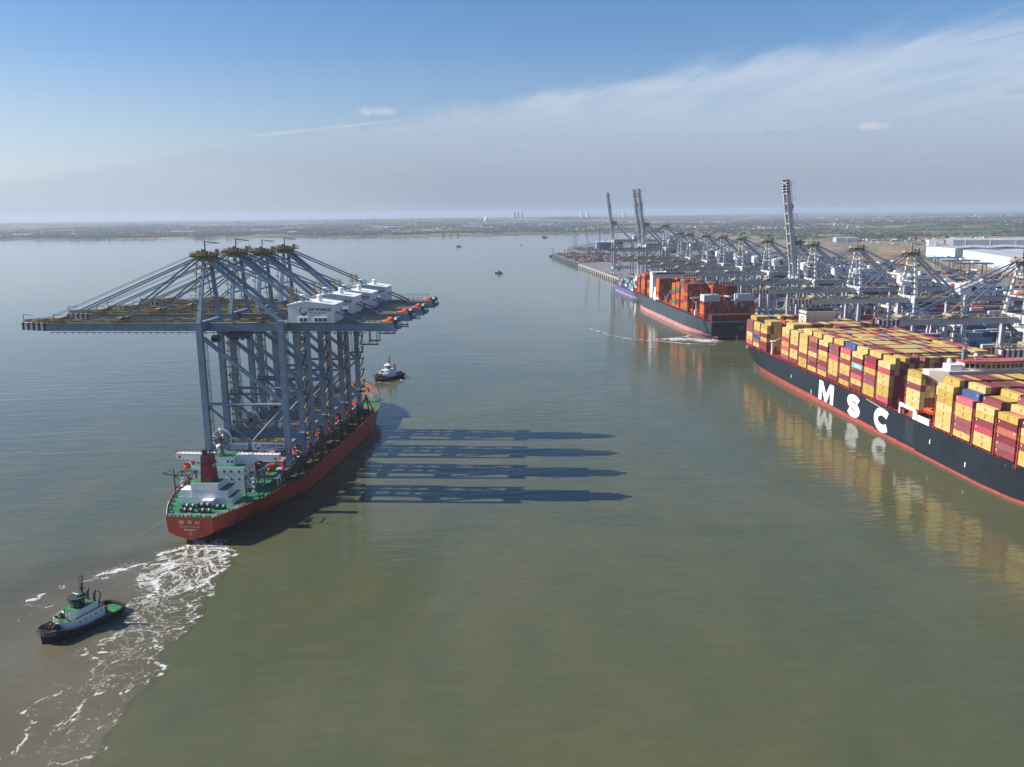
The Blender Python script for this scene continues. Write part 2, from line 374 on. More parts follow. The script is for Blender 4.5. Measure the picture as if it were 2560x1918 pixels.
af = N(t, 'ShaderNodeAttribute', attribute_name='foam'); asl = N(t, 'ShaderNodeAttribute', attribute_name='silt')
def warped(v, sc_, amp):
    n = N(t, 'ShaderNodeTexNoise'); n.inputs['Scale'].default_value = sc_; n.inputs['Detail'].default_value = 3; LK(t, v, n.inputs['Vector'])
    s1 = N(t, 'ShaderNodeVectorMath', operation='SUBTRACT'); LK(t, n.outputs['Color'], s1.inputs[0]); s1.inputs[1].default_value = (.5, .5, .5)
    m1 = N(t, 'ShaderNodeVectorMath', operation='MULTIPLY_ADD'); LK(t, s1.outputs[0], m1.inputs[0]); m1.inputs[1].default_value = (amp, amp, 0); LK(t, v, m1.inputs[2]); return m1.outputs[0]
wv = warped(warped(geo.outputs['Position'], 0.05, 26.0), 0.22, 5.0)
def wnoise(v, sc_, det=4, rg=.55):
    n = N(t, 'ShaderNodeTexNoise'); n.inputs['Scale'].default_value = sc_; n.inputs['Detail'].default_value = det; n.inputs['Roughness'].default_value = rg; LK(t, v, n.inputs['Vector']); return n.outputs[0]
r1 = wnoise(wv, 0.11); r3 = wnoise(wv, 0.27); r2 = noise(1.5, (1, 1), 5, 0.7, 0.9, 0.8)
def ridged(x, k): return math_node(t, 'SUBTRACT', 1.0, math_node(t, 'MULTIPLY', math_node(t, 'ABSOLUTE', math_node(t, 'SUBTRACT', x, 0.5)), k), True)
ridge = math_node(t, 'MAXIMUM', ridged(r1, 20.0), math_node(t, 'MULTIPLY', ridged(r3, 15.0), 0.85))
lace = math_node(t, 'MULTIPLY', ridge, math_node(t, 'ADD', 0.5, math_node(t, 'MULTIPLY', r2, 0.8)))
fo = map_range(t, math_node(t, 'ADD', math_node(t, 'MULTIPLY', lace, 0.72), math_node(t, 'ADD', math_node(t, 'MULTIPLY', af.outputs['Fac'], 0.98), math_node(t, 'MULTIPLY', math_node(t, 'SUBTRACT', r2, 0.5), 0.75))), 0.74, 1.12)
fo = math_node(t, 'MULTIPLY', fo, map_range(t, af.outputs['Fac'], 0.05, 0.2))
col2 = mix_col(t, fo, col, (0.55, 0.545, 0.52))
LK(t, col2, b.inputs['Base Color'])
LK(t, math_node(t, 'ADD', 0.09, math_node(t, 'MULTIPLY', fo, 0.6)), b.inputs['Roughness'])
LK(t, math_node(t, 'MAXIMUM', fo, asl.outputs['Fac'], True), b.inputs['Alpha'])
WAKE = [([(-92.0, 274.1), (-96.5, 275.9), (-101.9, 276.5), (-107.8, 275.1), (-110.8, 272.2), (-112.3, 267.9)], 1.7, 0.85),
 ([(-108.9, 266.9), (-115.0, 264.5), (-121.0, 262.1), (-125.3, 258.4), (-127.8, 254.1), (-128.4, 249.8), (-126.4, 247.9), (-122.2, 248.0), (-117.1, 249.1)], 1.1, 0.6),
 ([(-91.2, 296.9), (-93.6, 289.7), (-96.4, 284.2), (-98.8, 281.6), (-92.0, 271.5), (-92.9, 262.7), (-92.1, 255.5), (-94.5, 251.2)], 2.6, 0.85),
 ([(-77.7, 283.6), (-75.2, 276.3), (-75.1, 268.4), (-77.3, 261.1), (-81.4, 256.1), (-85.6, 253.7)], 2.0, 0.8),
 ([(-75.6, 252.6), (-75.6, 243.7), (-75.3, 234.3), (-78.7, 226.0), (-81.6, 222.6), (-78.2, 215.3), (-79.3, 210.4), (-76.2, 207.6), (-75.7, 204.4), (-78.1, 200.9), (-78.5, 197.2), (-80.7, 194.9)], 1.3, 0.62),
 ([(-99.5, 265.9), (-96.9, 252.6), (-97.9, 247.1), (-93.2, 240.3), (-92.8, 227.4), (-95.4, 224.0), (-95.5, 218.7), (-91.8, 213.3), (-87.5, 210.4)], 1.3, 0.55),
 ([(-85.5, 201.6), (-86.8, 198.1), (-86.5, 195.2), (-89.3, 189.9), (-91.2, 184.9), (-90.0, 185.4), (-87.3, 187.8)], 0.8, 0.6),
 ([(-98.1, 202.9), (-96.4, 199.0), (-98.6, 194.3), (-100.5, 191.1), (-97.6, 187.5), (-97.4, 183.6), (-94.6, 179.7), (-94.6, 174.4), (-95.9, 170.1)], 0.8, 0.58),
 ([(-79.0, 186.9), (-80.8, 182.0), (-82.6, 180.3), (-82.8, 177.3)], 0.9, 0.5), ([(-78.0, 173.9), (-78.5, 171.7), (-79.7, 169.6), (-82.8, 168.3)], 0.9, 0.55),
 ([(-98.8, 217.4), (-94.9, 212.8), (-88.1, 208.8), (-86.2, 204.7), (-83.7, 203.3)], 1.0, 0.5), ([(-75.6, 243.7), (-79.2, 243.0), (-84.5, 240.4)], 0.9, 0.55),
 ([(-86.0, 236.4), (-82.2, 230.1), (-78.7, 226.0)], 1.0, 0.5), ([(-127.2, 232.4), (-125.1, 234.6), (-125.3, 241.5), (-123.4, 243.4)], 0.9, 0.45),
 ([(-88, 262), (-84, 250), (-86, 240), (-80, 232)], 2.2, 0.45), ([(-83, 288), (-80, 278), (-82, 268), (-86, 262)], 2.5, 0.6), ([(-97, 246), (-101, 240), (-100, 232)], 1.5, 0.5)]
EDGE = [(-74, 310), (-79, 292), (-74, 284), (-72.4, 276), (-72.8, 262), (-73.5, 249), (-72.0, 236), (-73.6, 226), (-77.6, 217), (-75.4, 208), (-74.4, 201), (-77.0, 191), (-77.8, 180), (-77.4, 167), (-78, 140)]
ex = np.array([p[0] for p in EDGE][::-1]); ey = np.array([p[1] for p in EDGE][::-1])
def silt1(X, Y, wx, wy):
    r = X * 0.75 + wx * 0.25 - np.interp(Y, ey, ex); right = np.clip(0.5 - r / 1.6, 0, 1)
    left = np.clip((X + 158) / 40, 0, 1)
    upl = np.clip((300 - Y - 0.35 * (-(X + 92))) / 26, 0, 1)
    return 0.82 * right * left * upl * (0.72 + 0.5 * fbm(X * 0.05, Y * 0.05, 21))
def plume(wx, wy):
    rt_ = np.interp(wy, ey, ex); lf = np.interp(wy, [160, 200, 235, 262, 275, 292, 300], [-98, -97, -98, -103, -106, -97, -93])
    inside = np.clip((rt_ - wx) / 1.5 + .3, 0, 1) * np.clip((wx - lf) / 5, 0, 1) * np.clip((299 - wy) / 4, 0, 1)
    return inside * np.interp(wy, [150, 185, 215, 240, 262, 280, 296], [.2, .25, .33, .42, .48, .56, .62])
foam_sheet('wake_foam', -165, -66, 140, 304, 0.45, WAKE, [(-87, 290, 8, 6, 0.66), (-82, 277, 8, 9, 0.5)], silt1, 'white curling foam and brown silt churned up behind the red ship and the green tug', env=plume)
HW = [([(146.8, 835.4), (160.8, 777.3), (172, 760), (185, 749.7), (200, 738), (212, 725), (236, 716)], 2.6, 0.75), ([(182, 752), (205, 756), (226, 768), (236, 782)], 2.5, 0.8), ([(205, 745), (225, 742), (240, 726)], 3.0, 0.7)]
foam_sheet('propeller_wash_foam', 120, 262, 690, 900, 1.0, HW, [(214, 752, 26, 9, 1.0), (236, 738, 14, 13, 0.95), (190, 752, 16, 5, .7)], lambda X, Y, wx, wy: 0.55 * np.exp(-(((wx - 222) / 34) ** 2 + ((wy - 752) / 42) ** 2)), 'white propeller wash spreading from the stern of the slate grey ship')
foam_sheet('bow_wave_foam', -70, -18, 560, 600, 0.7, [([(-47, 585), (-40, 581), (-32, 581)], 1.3, 0.6), ([(-33, 584), (-30, 592)], 0.9, 0.7)], [], lambda X, Y, wx, wy: 0.5 * np.exp(-(((wx + 40) / 9) ** 2 + ((wy - 580) / 8) ** 2)), 'small white wash along the side of the distant dark tug')

# ------------------------------------------------------------------ land beyond the water
SH = [(-16000, 6900), (-6500, 5500), (-3100, 4870), (-2348, 4800), (-1917, 4753), (-1488, 4707), (-626, 4530), (-211, 4485), (201, 4440), (622, 4476), (870, 4665), (1119, 4790), (1180, 3900), (1330, 2700), (1700, 1500), (2400, -1200), (16000, -1300)]
shx = np.array([p[0] for p in SH], float); shy = np.array([p[1] for p in SH], float)
def shore(x): return np.interp(x, shx, shy)
def hgt(x, y):
    t_ = np.clip((y - shore(x)) / 60, 0, 1); d = np.hypot(x, y)
    hill = np.clip((d - 5200) / 6000, 0, 1) * 58 * np.clip(fbm(x / 3600 + 9, y / 2600 + 4, 31) * 1.7 - 0.35, 0, 1) * np.clip((24500 - d) / 7000, 0, 1)
    return 2.6 * t_ + 1.2 * fbm(x / 240, y / 160, 8) * t_ + hill
def build_land():
    xs = np.unique(np.concatenate([np.linspace(-14000, 14000, 113), np.linspace(-3400, 1120, 101), np.linspace(1119, 2600, 21)]))
    ts = np.concatenate([[0, 15, 40, 80, 150, 250, 400, 600, 850], np.linspace(1150, 9000, 32), np.linspace(9500, 24000, 30)])
    X = np.repeat(xs[:, None], len(ts), 1); jag = 26 * (fbm(X / 90.0, X * 0, 77) - 0.5) * np.exp(-ts / 100)[None, :]
    Y = shore(X) + ts[None, :] + jag; Y = np.minimum(Y, 22800)
    Z = hgt(X, Y) * (ts > 0)[None, :] - 0.3 * (ts == 0)[None, :]
    co = np.stack([X.ravel(), Y.ravel(), Z.ravel()], 1); n = len(ts)
    i = np.arange(len(xs) - 1)[:, None] * n + np.arange(n - 1)[None, :]
    fc = np.stack([i, i + n, i + n + 1, i + 1], -1).reshape(-1, 4)
    me = bpy.data.meshes.new('land'); me.from_pydata(co.tolist(), [], fc.tolist())
    me.polygons.foreach_set('use_smooth', [True] * len(fc)); return me
lm = bpy.data.materials.new('farmland_patchwork'); lm.use_nodes = True; t = lm.node_tree; b = t.nodes['Principled BSDF']
geo = N(t, 'ShaderNodeNewGeometry')
wn = N(t, 'ShaderNodeTexNoise'); wn.inputs['Scale'].default_value = 0.0016; wn.inputs['Detail'].default_value = 2; LK(t, geo.outputs['Position'], wn.inputs['Vector'])
wv = N(t, 'ShaderNodeVectorMath', operation='MULTIPLY_ADD'); LK(t, wn.outputs['Color'], wv.inputs[0]); wv.inputs[1].default_value = (420, 420, 0); LK(t, geo.outputs['Position'], wv.inputs[2])
fl = N(t, 'ShaderNodeVectorMath', operation='MULTIPLY'); LK(t, wv.outputs[0], fl.inputs[0]); fl.inputs[1].default_value = (1 / 420, 1 / 300, 0)
vo = N(t, 'ShaderNodeTexVoronoi'); vo.inputs['Scale'].default_value = 1.0; vo.inputs['Randomness'].default_value = 0.85; LK(t, fl.outputs[0], vo.inputs['Vector'])
ve = N(t, 'ShaderNodeTexVoronoi'); ve.feature = 'DISTANCE_TO_EDGE'; ve.inputs['Scale'].default_value = 1.0; ve.inputs['Randomness'].default_value = 0.85; LK(t, fl.outputs[0], ve.inputs['Vector'])
sp = N(t, 'ShaderNodeSeparateColor'); LK(t, vo.outputs['Color'], sp.inputs[0])
cr = N(t, 'ShaderNodeValToRGB'); LK(t, sp.outputs[0], cr.inputs[0]); cr.color_ramp.interpolation = 'CONSTANT'
e = cr.color_ramp.elements; e[0].color = (0.20, 0.145, 0.085, 1); e[1].position = 0.18; e[1].color = (0.075, 0.115, 0.04, 1)
for p_, c_ in ((0.34, (0.27, 0.215, 0.125, 1)), (0.48, (0.055, 0.085, 0.033, 1)), (0.6, (0.14, 0.115, 0.06, 1)), (0.72, (0.095, 0.14, 0.05, 1)), (0.86, (0.31, 0.24, 0.155, 1))):
    k = e.new(p_); k.color = c_
n5 = N(t, 'ShaderNodeTexNoise'); n5.inputs['Scale'].default_value = 0.02; n5.inputs['Detail'].default_value = 6; LK(t, geo.outputs['Position'], n5.inputs['Vector'])
c1 = mix_col(t, map_range(t, n5.outputs[0], 0.35, 0.7, 0.0, 0.5), cr.outputs[0], (0.07, 0.075, 0.035))
n6 = N(t, 'ShaderNodeTexNoise'); n6.inputs['Scale'].default_value = 0.0022; n6.inputs['Detail'].default_value = 5; LK(t, geo.outputs['Position'], n6.inputs['Vector'])
c1 = mix_col(t, map_range(t, n6.outputs[0], 0.5, 0.6, 0.0, 0.8), c1, (0.052, 0.062, 0.030))
c1 = mix_col(t, map_range(t, ve.outputs['Distance'], 0.012, 0.035, 0.85, 0.0), c1, (0.030, 0.040, 0.018))
# salt marsh along the water's edge keeps its own brown
LK(t, c1, b.inputs['Base Color']); b.inputs['Roughness'].default_value = 0.95; b.inputs['Specular IOR Level'].default_value = 0.1
land = structure(link('land', build_land())); land.data.materials.append(lm); land['label'] = 'flat farmland of brown and green fields behind the estuary'

# green crops and bare earth: single fields one can tell apart near the port
grass_mat = mat('crop_green', (0.060, 0.125, 0.040), 0.95, var=0.2, vscale=0.01, spec=0.1)
earth_mat = mat('bare_tan_earth', (0.27, 0.195, 0.125), 0.95, var=0.22, vscale=0.012, spec=0.1)
scrub_mat = mat('dry_scrub', (0.135, 0.115, 0.065), 0.95, var=0.3, vscale=0.02, spec=0.1)
def field(name, pts, m, z):
    mb = MB()
    mb.face([(x, y, hgt(np.array(float(x)), np.array(float(y))) + z) for x, y in pts]); return structure(mb.build(name, m))
field('field', [(1880, 3520), (2310, 4100), (2060, 3620), (1990, 3330)], grass_mat, 1.5)
field('field', [(2010, 3360), (2080, 3640), (2640, 4110), (2300, 3450), (2120, 3260)], grass_mat, 1.4)
field('field', [(2180, 3300), (2660, 4110), (2950, 4140), (2700, 3600), (2340, 3260)], grass_mat, 1.3)
field('field', [(2700, 3560), (2990, 4150), (3600, 4200), (3100, 3350)], grass_mat, 1.4)
field('field', [(520, 6500), (1500, 5900), (2000, 6300), (900, 7200)], earth_mat, 1.6)
field('field', [(-60, 6500), (900, 5700), (1300, 5850), (300, 6900)], earth_mat, 1.2)
field('field', [(3300, 8200), (4900, 7800), (5400, 8600), (3900, 9300)], earth_mat, 3.0)

# ------------------------------------------------------------------ terminal ground and quay
TG = [(289.5, -900), (289.5, 1790), (289.5, 2234), (328, 2240), (360, 2450), (400, 2690), (560, 3080), (720, 3380), (1000, 3420), (1330, 3000), (1700, 2600), (2500, 1500), (2400, -900)]
def px_asphalt():
    m = bpy.data.materials.new('worn_terminal_paving'); m.use_nodes = True; t = m.node_tree; b = t.nodes['Principled BSDF']
    geo = N(t, 'ShaderNodeNewGeometry'); s = N(t, 'ShaderNodeSeparateXYZ'); LK(t, geo.outputs['Position'], s.inputs[0])
    n = N(t, 'ShaderNodeTexNoise'); n.inputs['Scale'].default_value = 0.014; n.inputs['Detail'].default_value = 8; n.inputs['Roughness'].default_value = 0.65; LK(t, geo.outputs['Position'], n.inputs['Vector'])
    n2 = N(t, 'ShaderNodeTexNoise'); n2.inputs['Scale'].default_value = 0.25; n2.inputs['Detail'].default_value = 5; LK(t, geo.outputs['Position'], n2.inputs['Vector'])
    c = mix_col(t, map_range(t, n.outputs[0], 0.35, 0.65), (0.085, 0.088, 0.095), (0.16, 0.155, 0.15))
    c = mix_col(t, math_node(t, 'MULTIPLY', map_range(t, n2.outputs[0], 0.4, 0.7), 0.3), c, (0.2, 0.19, 0.175))
    dirt = map_range(t, math_node(t, 'ADD', s.outputs[0], math_node(t, 'MULTIPLY', n.outputs[0], 260)), 930, 1010)
    c = mix_col(t, dirt, c, mix_col(t, map_range(t, n.outputs[0], 0.4, 0.6), (0.11, 0.1, 0.06), (0.24, 0.18, 0.12)))
    LK(t, c, b.inputs['Base Color']); b.inputs['Roughness'].default_value = 0.9; return m
paving = px_asphalt()
mb = MB(); mb.prism(TG, 0.5, 7.4, 1, 0)
ground = structure(mb.build('terminal_ground', [paving, dark_steel])); ground['label'] = 'grey paved container terminal ground'
mb = MB()
mb.bx(288, 291.5, -400, 1790, 5.4, 7.55)
quay = structure(mb.build('quay_wall', concrete)); quay['label'] = 'pale concrete cope beam along the quay edge'
mb = MB(); mb.bx(-4.0, 4.0, -0.0, 1.6, 0.2, 5.4); fm = mb.mesh('fender_pier', concrete)
for i in range(32):
    o = link('fender_pier', fm, quay, (288.05, 1166 + 20 * i, 0), (0, 0, -math.pi / 2))
mb = MB(); mb.bx(288.2, 290.0, 1790, 2234, 6.9, 8.0); structure(mb.build('cope_edge', dark_steel))
# crane rails and lane bands, thin sheets on the paving
mb = MB()
for x in (295.2, 328.2): mb.bx(x, x + 1.6, -300, 1780, 7.404, 7.412)
structure(mb.build('crane_rail_strip', mat('pale_rail_concrete', (0.3, 0.28, 0.26), 0.9)))
mb = MB()
for x in (305, 311, 317, 323, 340, 348): mb.face([(x, -300, 7.41), (x + 0.35, -300, 7.41), (x + 0.35, 2200, 7.41), (x, 2200, 7.41)])
structure(mb.build('lane_marking', mat('road_paint', (0.6, 0.6, 0.58), 0.8)))
mb = MB(); mb.face([(352, -300, 7.406), (366, -300, 7.406), (366, 2300, 7.406), (352, 2300, 7.406)])
structure(mb.build('terminal_road', mat('pale_road', (0.2, 0.195, 0.19), 0.9)))
mb = MB(); mb.face([(960, 1180, 7.45), (900, 1180, 7.45), (910, 1650, 7.45), (1080, 2050, 7.45), (1330, 2500, 7.45), (1250, 2000, 7.45), (1100, 1800, 7.45)])
structure(mb.build('bare_earth', earth_mat))

# ------------------------------------------------------------------ haze
hm = bpy.data.materials.new('thin_sea_haze'); hm.use_nodes = True; t = hm.node_tree; t.nodes.clear()
pv = N(t, 'ShaderNodeVolumePrincipled'); pv.inputs['Color'].default_value = (0.72, 0.83, 1.0, 1); pv.inputs['Density'].default_value = 0.00007; pv.inputs['Anisotropy'].default_value = 0.15
mo = N(t, 'ShaderNodeOutputMaterial'); LK(t, pv.outputs[0], mo.inputs['Volume'])
mb = MB(); mb.bx(-14800, 14800, -1700, 23500, -1.5, 165)
hz_o = mb.build('haze', hm); hz_o['kind'] = 'stuff'; hz_o['label'] = 'thin pale haze over the estuary'
# ------------------------------------------------------------------ ship-to-shore gantry cranes
def crescent(mb, cx, cz, r0, r1, a0, a1, off, n=14, m=0, y=0.0):
    """a tapering arc in the x-z plane (facing -y)"""
    P = []
    for i in range(n + 1):
        f = i / n; a = a0 + (a1 - a0) * f; wd = (r1 - r0) * math.sin(math.pi * f) ** 0.6 + 0.02
        rm = (r0 + r1) / 2 + off * (f - 0.5)
        P.append(((cx + (rm - wd / 2) * math.cos(a), y, cz + (rm - wd / 2) * math.sin(a)), (cx + (rm + wd / 2) * math.cos(a), y, cz + (rm + wd / 2) * math.sin(a))))
    for (a, b_), (c, d) in zip(P[:-1], P[1:]): mb.face([a, b_, d, c], m)
def port_logo(parent, x, z, y, s, solid=False):
    mb = MB()
    if solid:
        crescent(mb, x, z, 0.05 * s, 1.0 * s, math.radians(25), math.radians(215), 0, m=0, y=y)
        crescent(mb, x + .05 * s, z - .1 * s, 0.05 * s, 1.0 * s, math.radians(205), math.radians(390), 0, m=0, y=y)
    else:
        crescent(mb, x - .1 * s, z + .15 * s, 0.62 * s, 0.92 * s, math.radians(70), math.radians(255), 0.1 * s, m=0, y=y)
        crescent(mb, x - .05 * s, z + .2 * s, 0.66 * s, 0.95 * s, math.radians(205), math.radians(350), 0, m=1, y=y - 0.02)
        crescent(mb, x + .1 * s, z - .1 * s, 0.66 * s, 0.98 * s, math.radians(215), math.radians(375), 0, m=0, y=y)
    mb.build('emblem', [ink_navy, ink_red], parent)
def make_crane(kind, name, label, cat, group, boom_up=False, number=None):
    L = kind == 'large'
    zg, za = (58.2, 88.6) if L else (48.6, 80.6)           # girder bottom, top of the mast
    if kind == 'tall': zg, za = 56.0, 89.5
    gh = 3.4 if L else 3.3
    G, hy = 33.0, 9.5
    st = blue_steel if L else grey_steel
    yellow_paint, ochre = (MATS['yellow_handrail_paint'], MATS['ochre_grating']) if L else (pale_rail, pale_grate)
    root = thing(name, label, cat, (0, 0, 0), 0, group)
    out, back = (-77.5 if L else -75.5), 78.0
    if boom_up: out = -85.0
    lw, ld = 2.5, 1.9
    for x in (0, G):
        for y in (-hy, hy):
            mb = MB()
            mb.taper(x - 0.85, x + 0.85, y - 0.9, y + 0.9, 3.2, x - lw / 2, x + lw / 2, y - ld / 2, y + ld / 2, 13.0)
            mb.taper(x - lw / 2, x + lw / 2, y - ld / 2, y + ld / 2, 13.0, x - lw * .46, x + lw * .46, y - ld / 2, y + ld / 2, zg + gh + (0.6 if x == 0 else 1.5))
            lg = mb.build('leg', st, root)
            if number and y < 0 and x == G:
                nb = MB(); nb.bx(x - 1.32, x + 1.32, y - ld / 2 - .12, y - ld / 2 - 0.02, 9.4, 11.2); nb.build('number_plate', dark_steel, lg)
                text('number', number, 1.7, letter_white, lg, (x, y - ld / 2 - .16, 10.3), (math.pi / 2, 0, 0), bold=0.02)
    for y in (-hy, hy):
        mb = MB(); mb.bx(lw / 2, G - lw / 2, y - 0.8, y + 0.8, 10.7, 14.0); pb = mb.build('portal_beam', st, root)
        mb = MB(); mb.rail([(2, y - 0.75, 14.02), (G - 2, y - .75, 14.02)], 1.1, 0.09, 3); mb.rail([(2, y + 0.75, 14.02), (G - 2, y + .75, 14.02)], 1.1, 0.09, 3)
        for i in range(9): mb.bx(3 + i * 3.2, 4.2 + i * 3.2 + random.random(), y - 0.5, y + 0.5, 14.02, 14.5 + random.random())
        mb.build('handrail', yellow_paint, pb)
        zt = 29.5 if L else 26
        mb = MB(); mb.tube((lw / 2, y, zt), (G - lw / 2, y, zt), 0.62, n=8); mb.build('tie_beam', st, root)
        mb = MB(); mb.bar((lw / 2, y, zg - 2), (G - lw / 2, y, zt + 1.0), 1.35, 1.35); mb.build('diagonal_brace', st, root)
        mb = MB(); mb.tube((lw / 2, y, zt - 1.2), (G * .52, y, 14.4), 0.55, n=6); mb.build('knee_brace', st, root)
        mb = MB(); mb.tube((G - lw / 2, y, zt - 1.2), (G * .56, y, 14.4), 0.5, n=6); mb.build('knee_brace', st, root)
    for x in (0, G):
        mb = MB(); mb.bx(x - 1.0, x + 1.0, -hy + ld / 2, hy - ld / 2, 11.0, 13.6); mb.build('sill_beam', st, root)
        for y in (-hy, hy):
            mb = MB(); mb.bx(x - .8, x + .8, y - 5.4, y + 5.4, 2.5, 3.9); mb.bx(x - 0.7, x + 0.7, y - 1.2, y + 1.2, 3.9, 4.6)
            mb.build('bogie_beam', bogie_mat if L else st, root)
        for y in (-hy - 3, -hy + 3, hy - 3, hy + 3):
            mb = MB(); mb.bx(x - .75, x + .75, y - 2.4, y + 2.4, 0.75, 2.3)
            for k in range(4): mb.tube((x - .45, y - 1.8 + k * 1.2, 0.45), (x + .45, y - 1.8 + k * 1.2, 0.45), 0.45, n=8)
            mb.build('bogie', bogie_mat, root)
        mb = MB(); mb.bx(x - 1.15, x + 1.15, -hy + ld / 2, hy - ld / 2, zg + (0.2 if x == 0 else 0.3), zg + gh + 0.9)
        mb.build('top_cross_beam', st if L else white_weather, root)  # quay cranes: sunlight on the grey beam is put into a white colour
    # fixed girder, twin box
    for y in (-3.5, 3.5):
        mb = MB(); mb.bx(1.3, back, y - .65, y + .65, zg, zg + gh) if False else mb.taper(1.3, back, y - .65, y + .65, zg, 1.3, back - 2, y - .65, y + .65, zg + gh)
        mb.build('main_girder', st, root)
    for i in range(8): mb = MB(); mb.bx(6 + i * 9.5, 6.8 + i * 9.5, -2.85, 2.85, zg + .5, zg + 2.6); mb.build('girder_tie', st, root)
    mb = MB()
    mb.bx(2, back - 6, -4.95, -4.2, zg + gh - .3, zg + gh - .12, 1); mb.bx(2, back - 6, 4.2, 4.95, zg + gh - .3, zg + gh - .12, 1)
    mb.rail([(2, -4.9, zg + gh - .1), (back - 8, -4.9, zg + gh - .1)], 1.2, 0.1, 2.6); mb.rail([(2, 4.9, zg + gh - .1), (back - 8, 4.9, zg + gh - .1)], 1.2, 0.1, 2.6)
    for i in range(26):
        x = random.uniform(4, 32); y = random.uniform(-2.6, 2.6); s = random.uniform(.4, 1.2)
        mb.bx(x - s, x + s * 1.6, y - s * .6, y + s * .6, zg + gh + .02, zg + gh + random.uniform(.4, 1.6), random.choice((0, 1, 1)))
    mb.bx(8, 31, -2.8, 2.8, zg + gh - .5, zg + gh - .3, 1); mb.bx(57, back - 8, -2.8, 2.8, zg + gh - .5, zg + gh - .3, 1)
    mb.build('walkway', [yellow_paint, ochre], root)
    mb = MB(); y_ = -4.6
    mb.tube((-2, y_, zg - .5), (back - 12, y_, zg - .5), 0.12, n=4)
    for i in range(20): mb.bx(0 + i * 3.3, 0.5 + i * 3.3, y_ - .2, y_ + .2, zg - 1.0, zg - .4)
    mb.build('cable_festoon', dark_steel, root)
    # machinery house
    hx0, hx1, hh = 35.2, (53.6 if L else 54.5), (8.3 if L else 8.0)
    zf = zg + gh + 0.25
    mb = MB(); mb.bx(hx0, hx1, -6.6, 6.6, zf, zf + hh - 1.3)
    xm = (hx0 + hx1) / 2 - 1
    for ys in (-6.6, 6.6): mb.face([(hx0, ys, zf + hh - 1.3), (hx1, ys, zf + hh - 1.3), (xm, ys, zf + hh)])
    house = mb.build('machinery_house', white_paint, root)
    mb = MB(); t0 = zf + hh
    mb.hexa([(hx0 - .4, -7, t0 - 1.42), (xm, -7, t0 + .0), (xm, 7, t0 + .0), (hx0 - .4, 7, t0 - 1.42), (hx0 - .4, -7, t0 - 1.12), (xm, -7, t0 + .32), (xm, 7, t0 + .32), (hx0 - .4, 7, t0 - 1.12)])
    mb.hexa([(xm, -7, t0 + .0), (hx1 + .4, -7, t0 - 1.42), (hx1 + .4, 7, t0 - 1.42), (xm, 7, t0 + .0), (xm, -7, t0 + .32), (hx1 + .4, -7, t0 - 1.12), (hx1 + .4, 7, t0 - 1.12), (xm, 7, t0 + .32)])
    mb.build('house_roof', white_paint, root)
    for vx in (hx0 + 5.0, hx0 + 11.8):
        mb = MB(); mb.tube((vx, -2.5, t0 - .7), (vx, -2.5, t0 + 2.2), 1.05, n=10); mb.blob((vx, -2.5, t0 + 2.2), 1.25, 1.25, .5, 10, 4); mb.build('roof_ventilator', white_paint, root)
    for ax in ((4.6, 6.4, 10.6, 12.4, 14.2) if L else (7, 9.5, 15)):
        mb = MB(); mb.bx(hx0 + ax, hx0 + ax + 1.5, -7.3, -6.62, zf + .5, zf + 2.2, 1); mb.bx(hx0 + ax + .2, hx0 + ax + 1.3, -7.34, -7.3, zf + .7, zf + 2.0, 0); mb.build('cooling_unit', [dark_steel, white_paint], house)
    sgn = -6.64
    if L:
        port_logo(house, hx0 + 6.2, zf + 4.5, sgn, 1.5)
        text('lettering', 'DP WORLD', 1.62, ink_navy, house, (hx0 + 8.4, sgn, zf + 5.2), (math.pi / 2, 0, 0), 'LEFT', 0.05, 1.08)
        text('lettering', 'PORTS & TERMINALS', 0.72, ink_navy, house, (hx0 + 8.5, sgn, zf + 3.95), (math.pi / 2, 0, 0), 'LEFT', 0.0, 1.05)
        mb = MB(); mb.bx(hx0 + 8.5, hx0 + 13, sgn - .02, sgn, zf + 2.95, zf + 3.1); mb.build('small_print', ink_navy, house)
    else:
        port_logo(house, hx0 + 5.0, zf + 3.9, sgn, 2.3, True)
        text('lettering', 'DP WORLD', 2.0, ink_navy, house, (hx0 + 7.8, sgn, zf + 4.5), (math.pi / 2, 0, 0), 'LEFT', 0.05, 1.05)
        mb = MB(); mb.bx(hx0 + 9, hx0 + 16.5, sgn - .02, sgn, zf + 2.5, zf + 2.8); mb.build('small_print', ink_navy, house)
    # tail end with orange winch, cat ladder cage, tail railing posts
    mb = MB(); mb.blob((back - 3.5, 0, zg + gh + .8), 1.7, 2.0, 1.1, 8, 5, 0, .15); mb.bx(back - 7, back - 2, -3.2, 3.2, zg + gh - .2, zg + gh + .4); mb.build('tail_winch', orange_paint, root)
    mb = MB(); mb.blob((back - .6, 0, zg + gh + .9), 1.6, 1.8, 1.3, 8, 4, 0, .1); mb.tube((back, -3, zg + 1.6), (back, 3, zg + 1.6), 1.1, n=8); mb.build('tail_sheave', grey_mid, root)
    mb = MB()
    for i in range(7):
        x = 60 + i * 2.4; mb.bar((x, -4.7, zg + gh), (x, -4.7, zg + gh + 3.4), .12); mb.bar((x, -4.7, zg + gh + 3.4), (x + 1.6, -4.7, zg + gh + 4.2), .1)
    mb.bar((60, -4.7, zg + gh + 3.3), (75, -4.7, zg + gh + 3.3), .12); mb.build('tail_frame', grey_mid, root)
    mb = MB()
    mb.bx(63, 70, -3.5, -1.5, zg - 5.6, zg - 5.4); mb.bx(58.5, 63.5, -3.6, -1.2, zg - 8.8, zg - 8.5)
    for x, z in ((63.3, 8.5), (59, 8.5), (63.3, 5.4), (69.5, 5.4), (66.5, 5.4)):
        for y in (-3.5, -1.5): mb.bar((x, y, zg - z), (x, y, zg), .16)
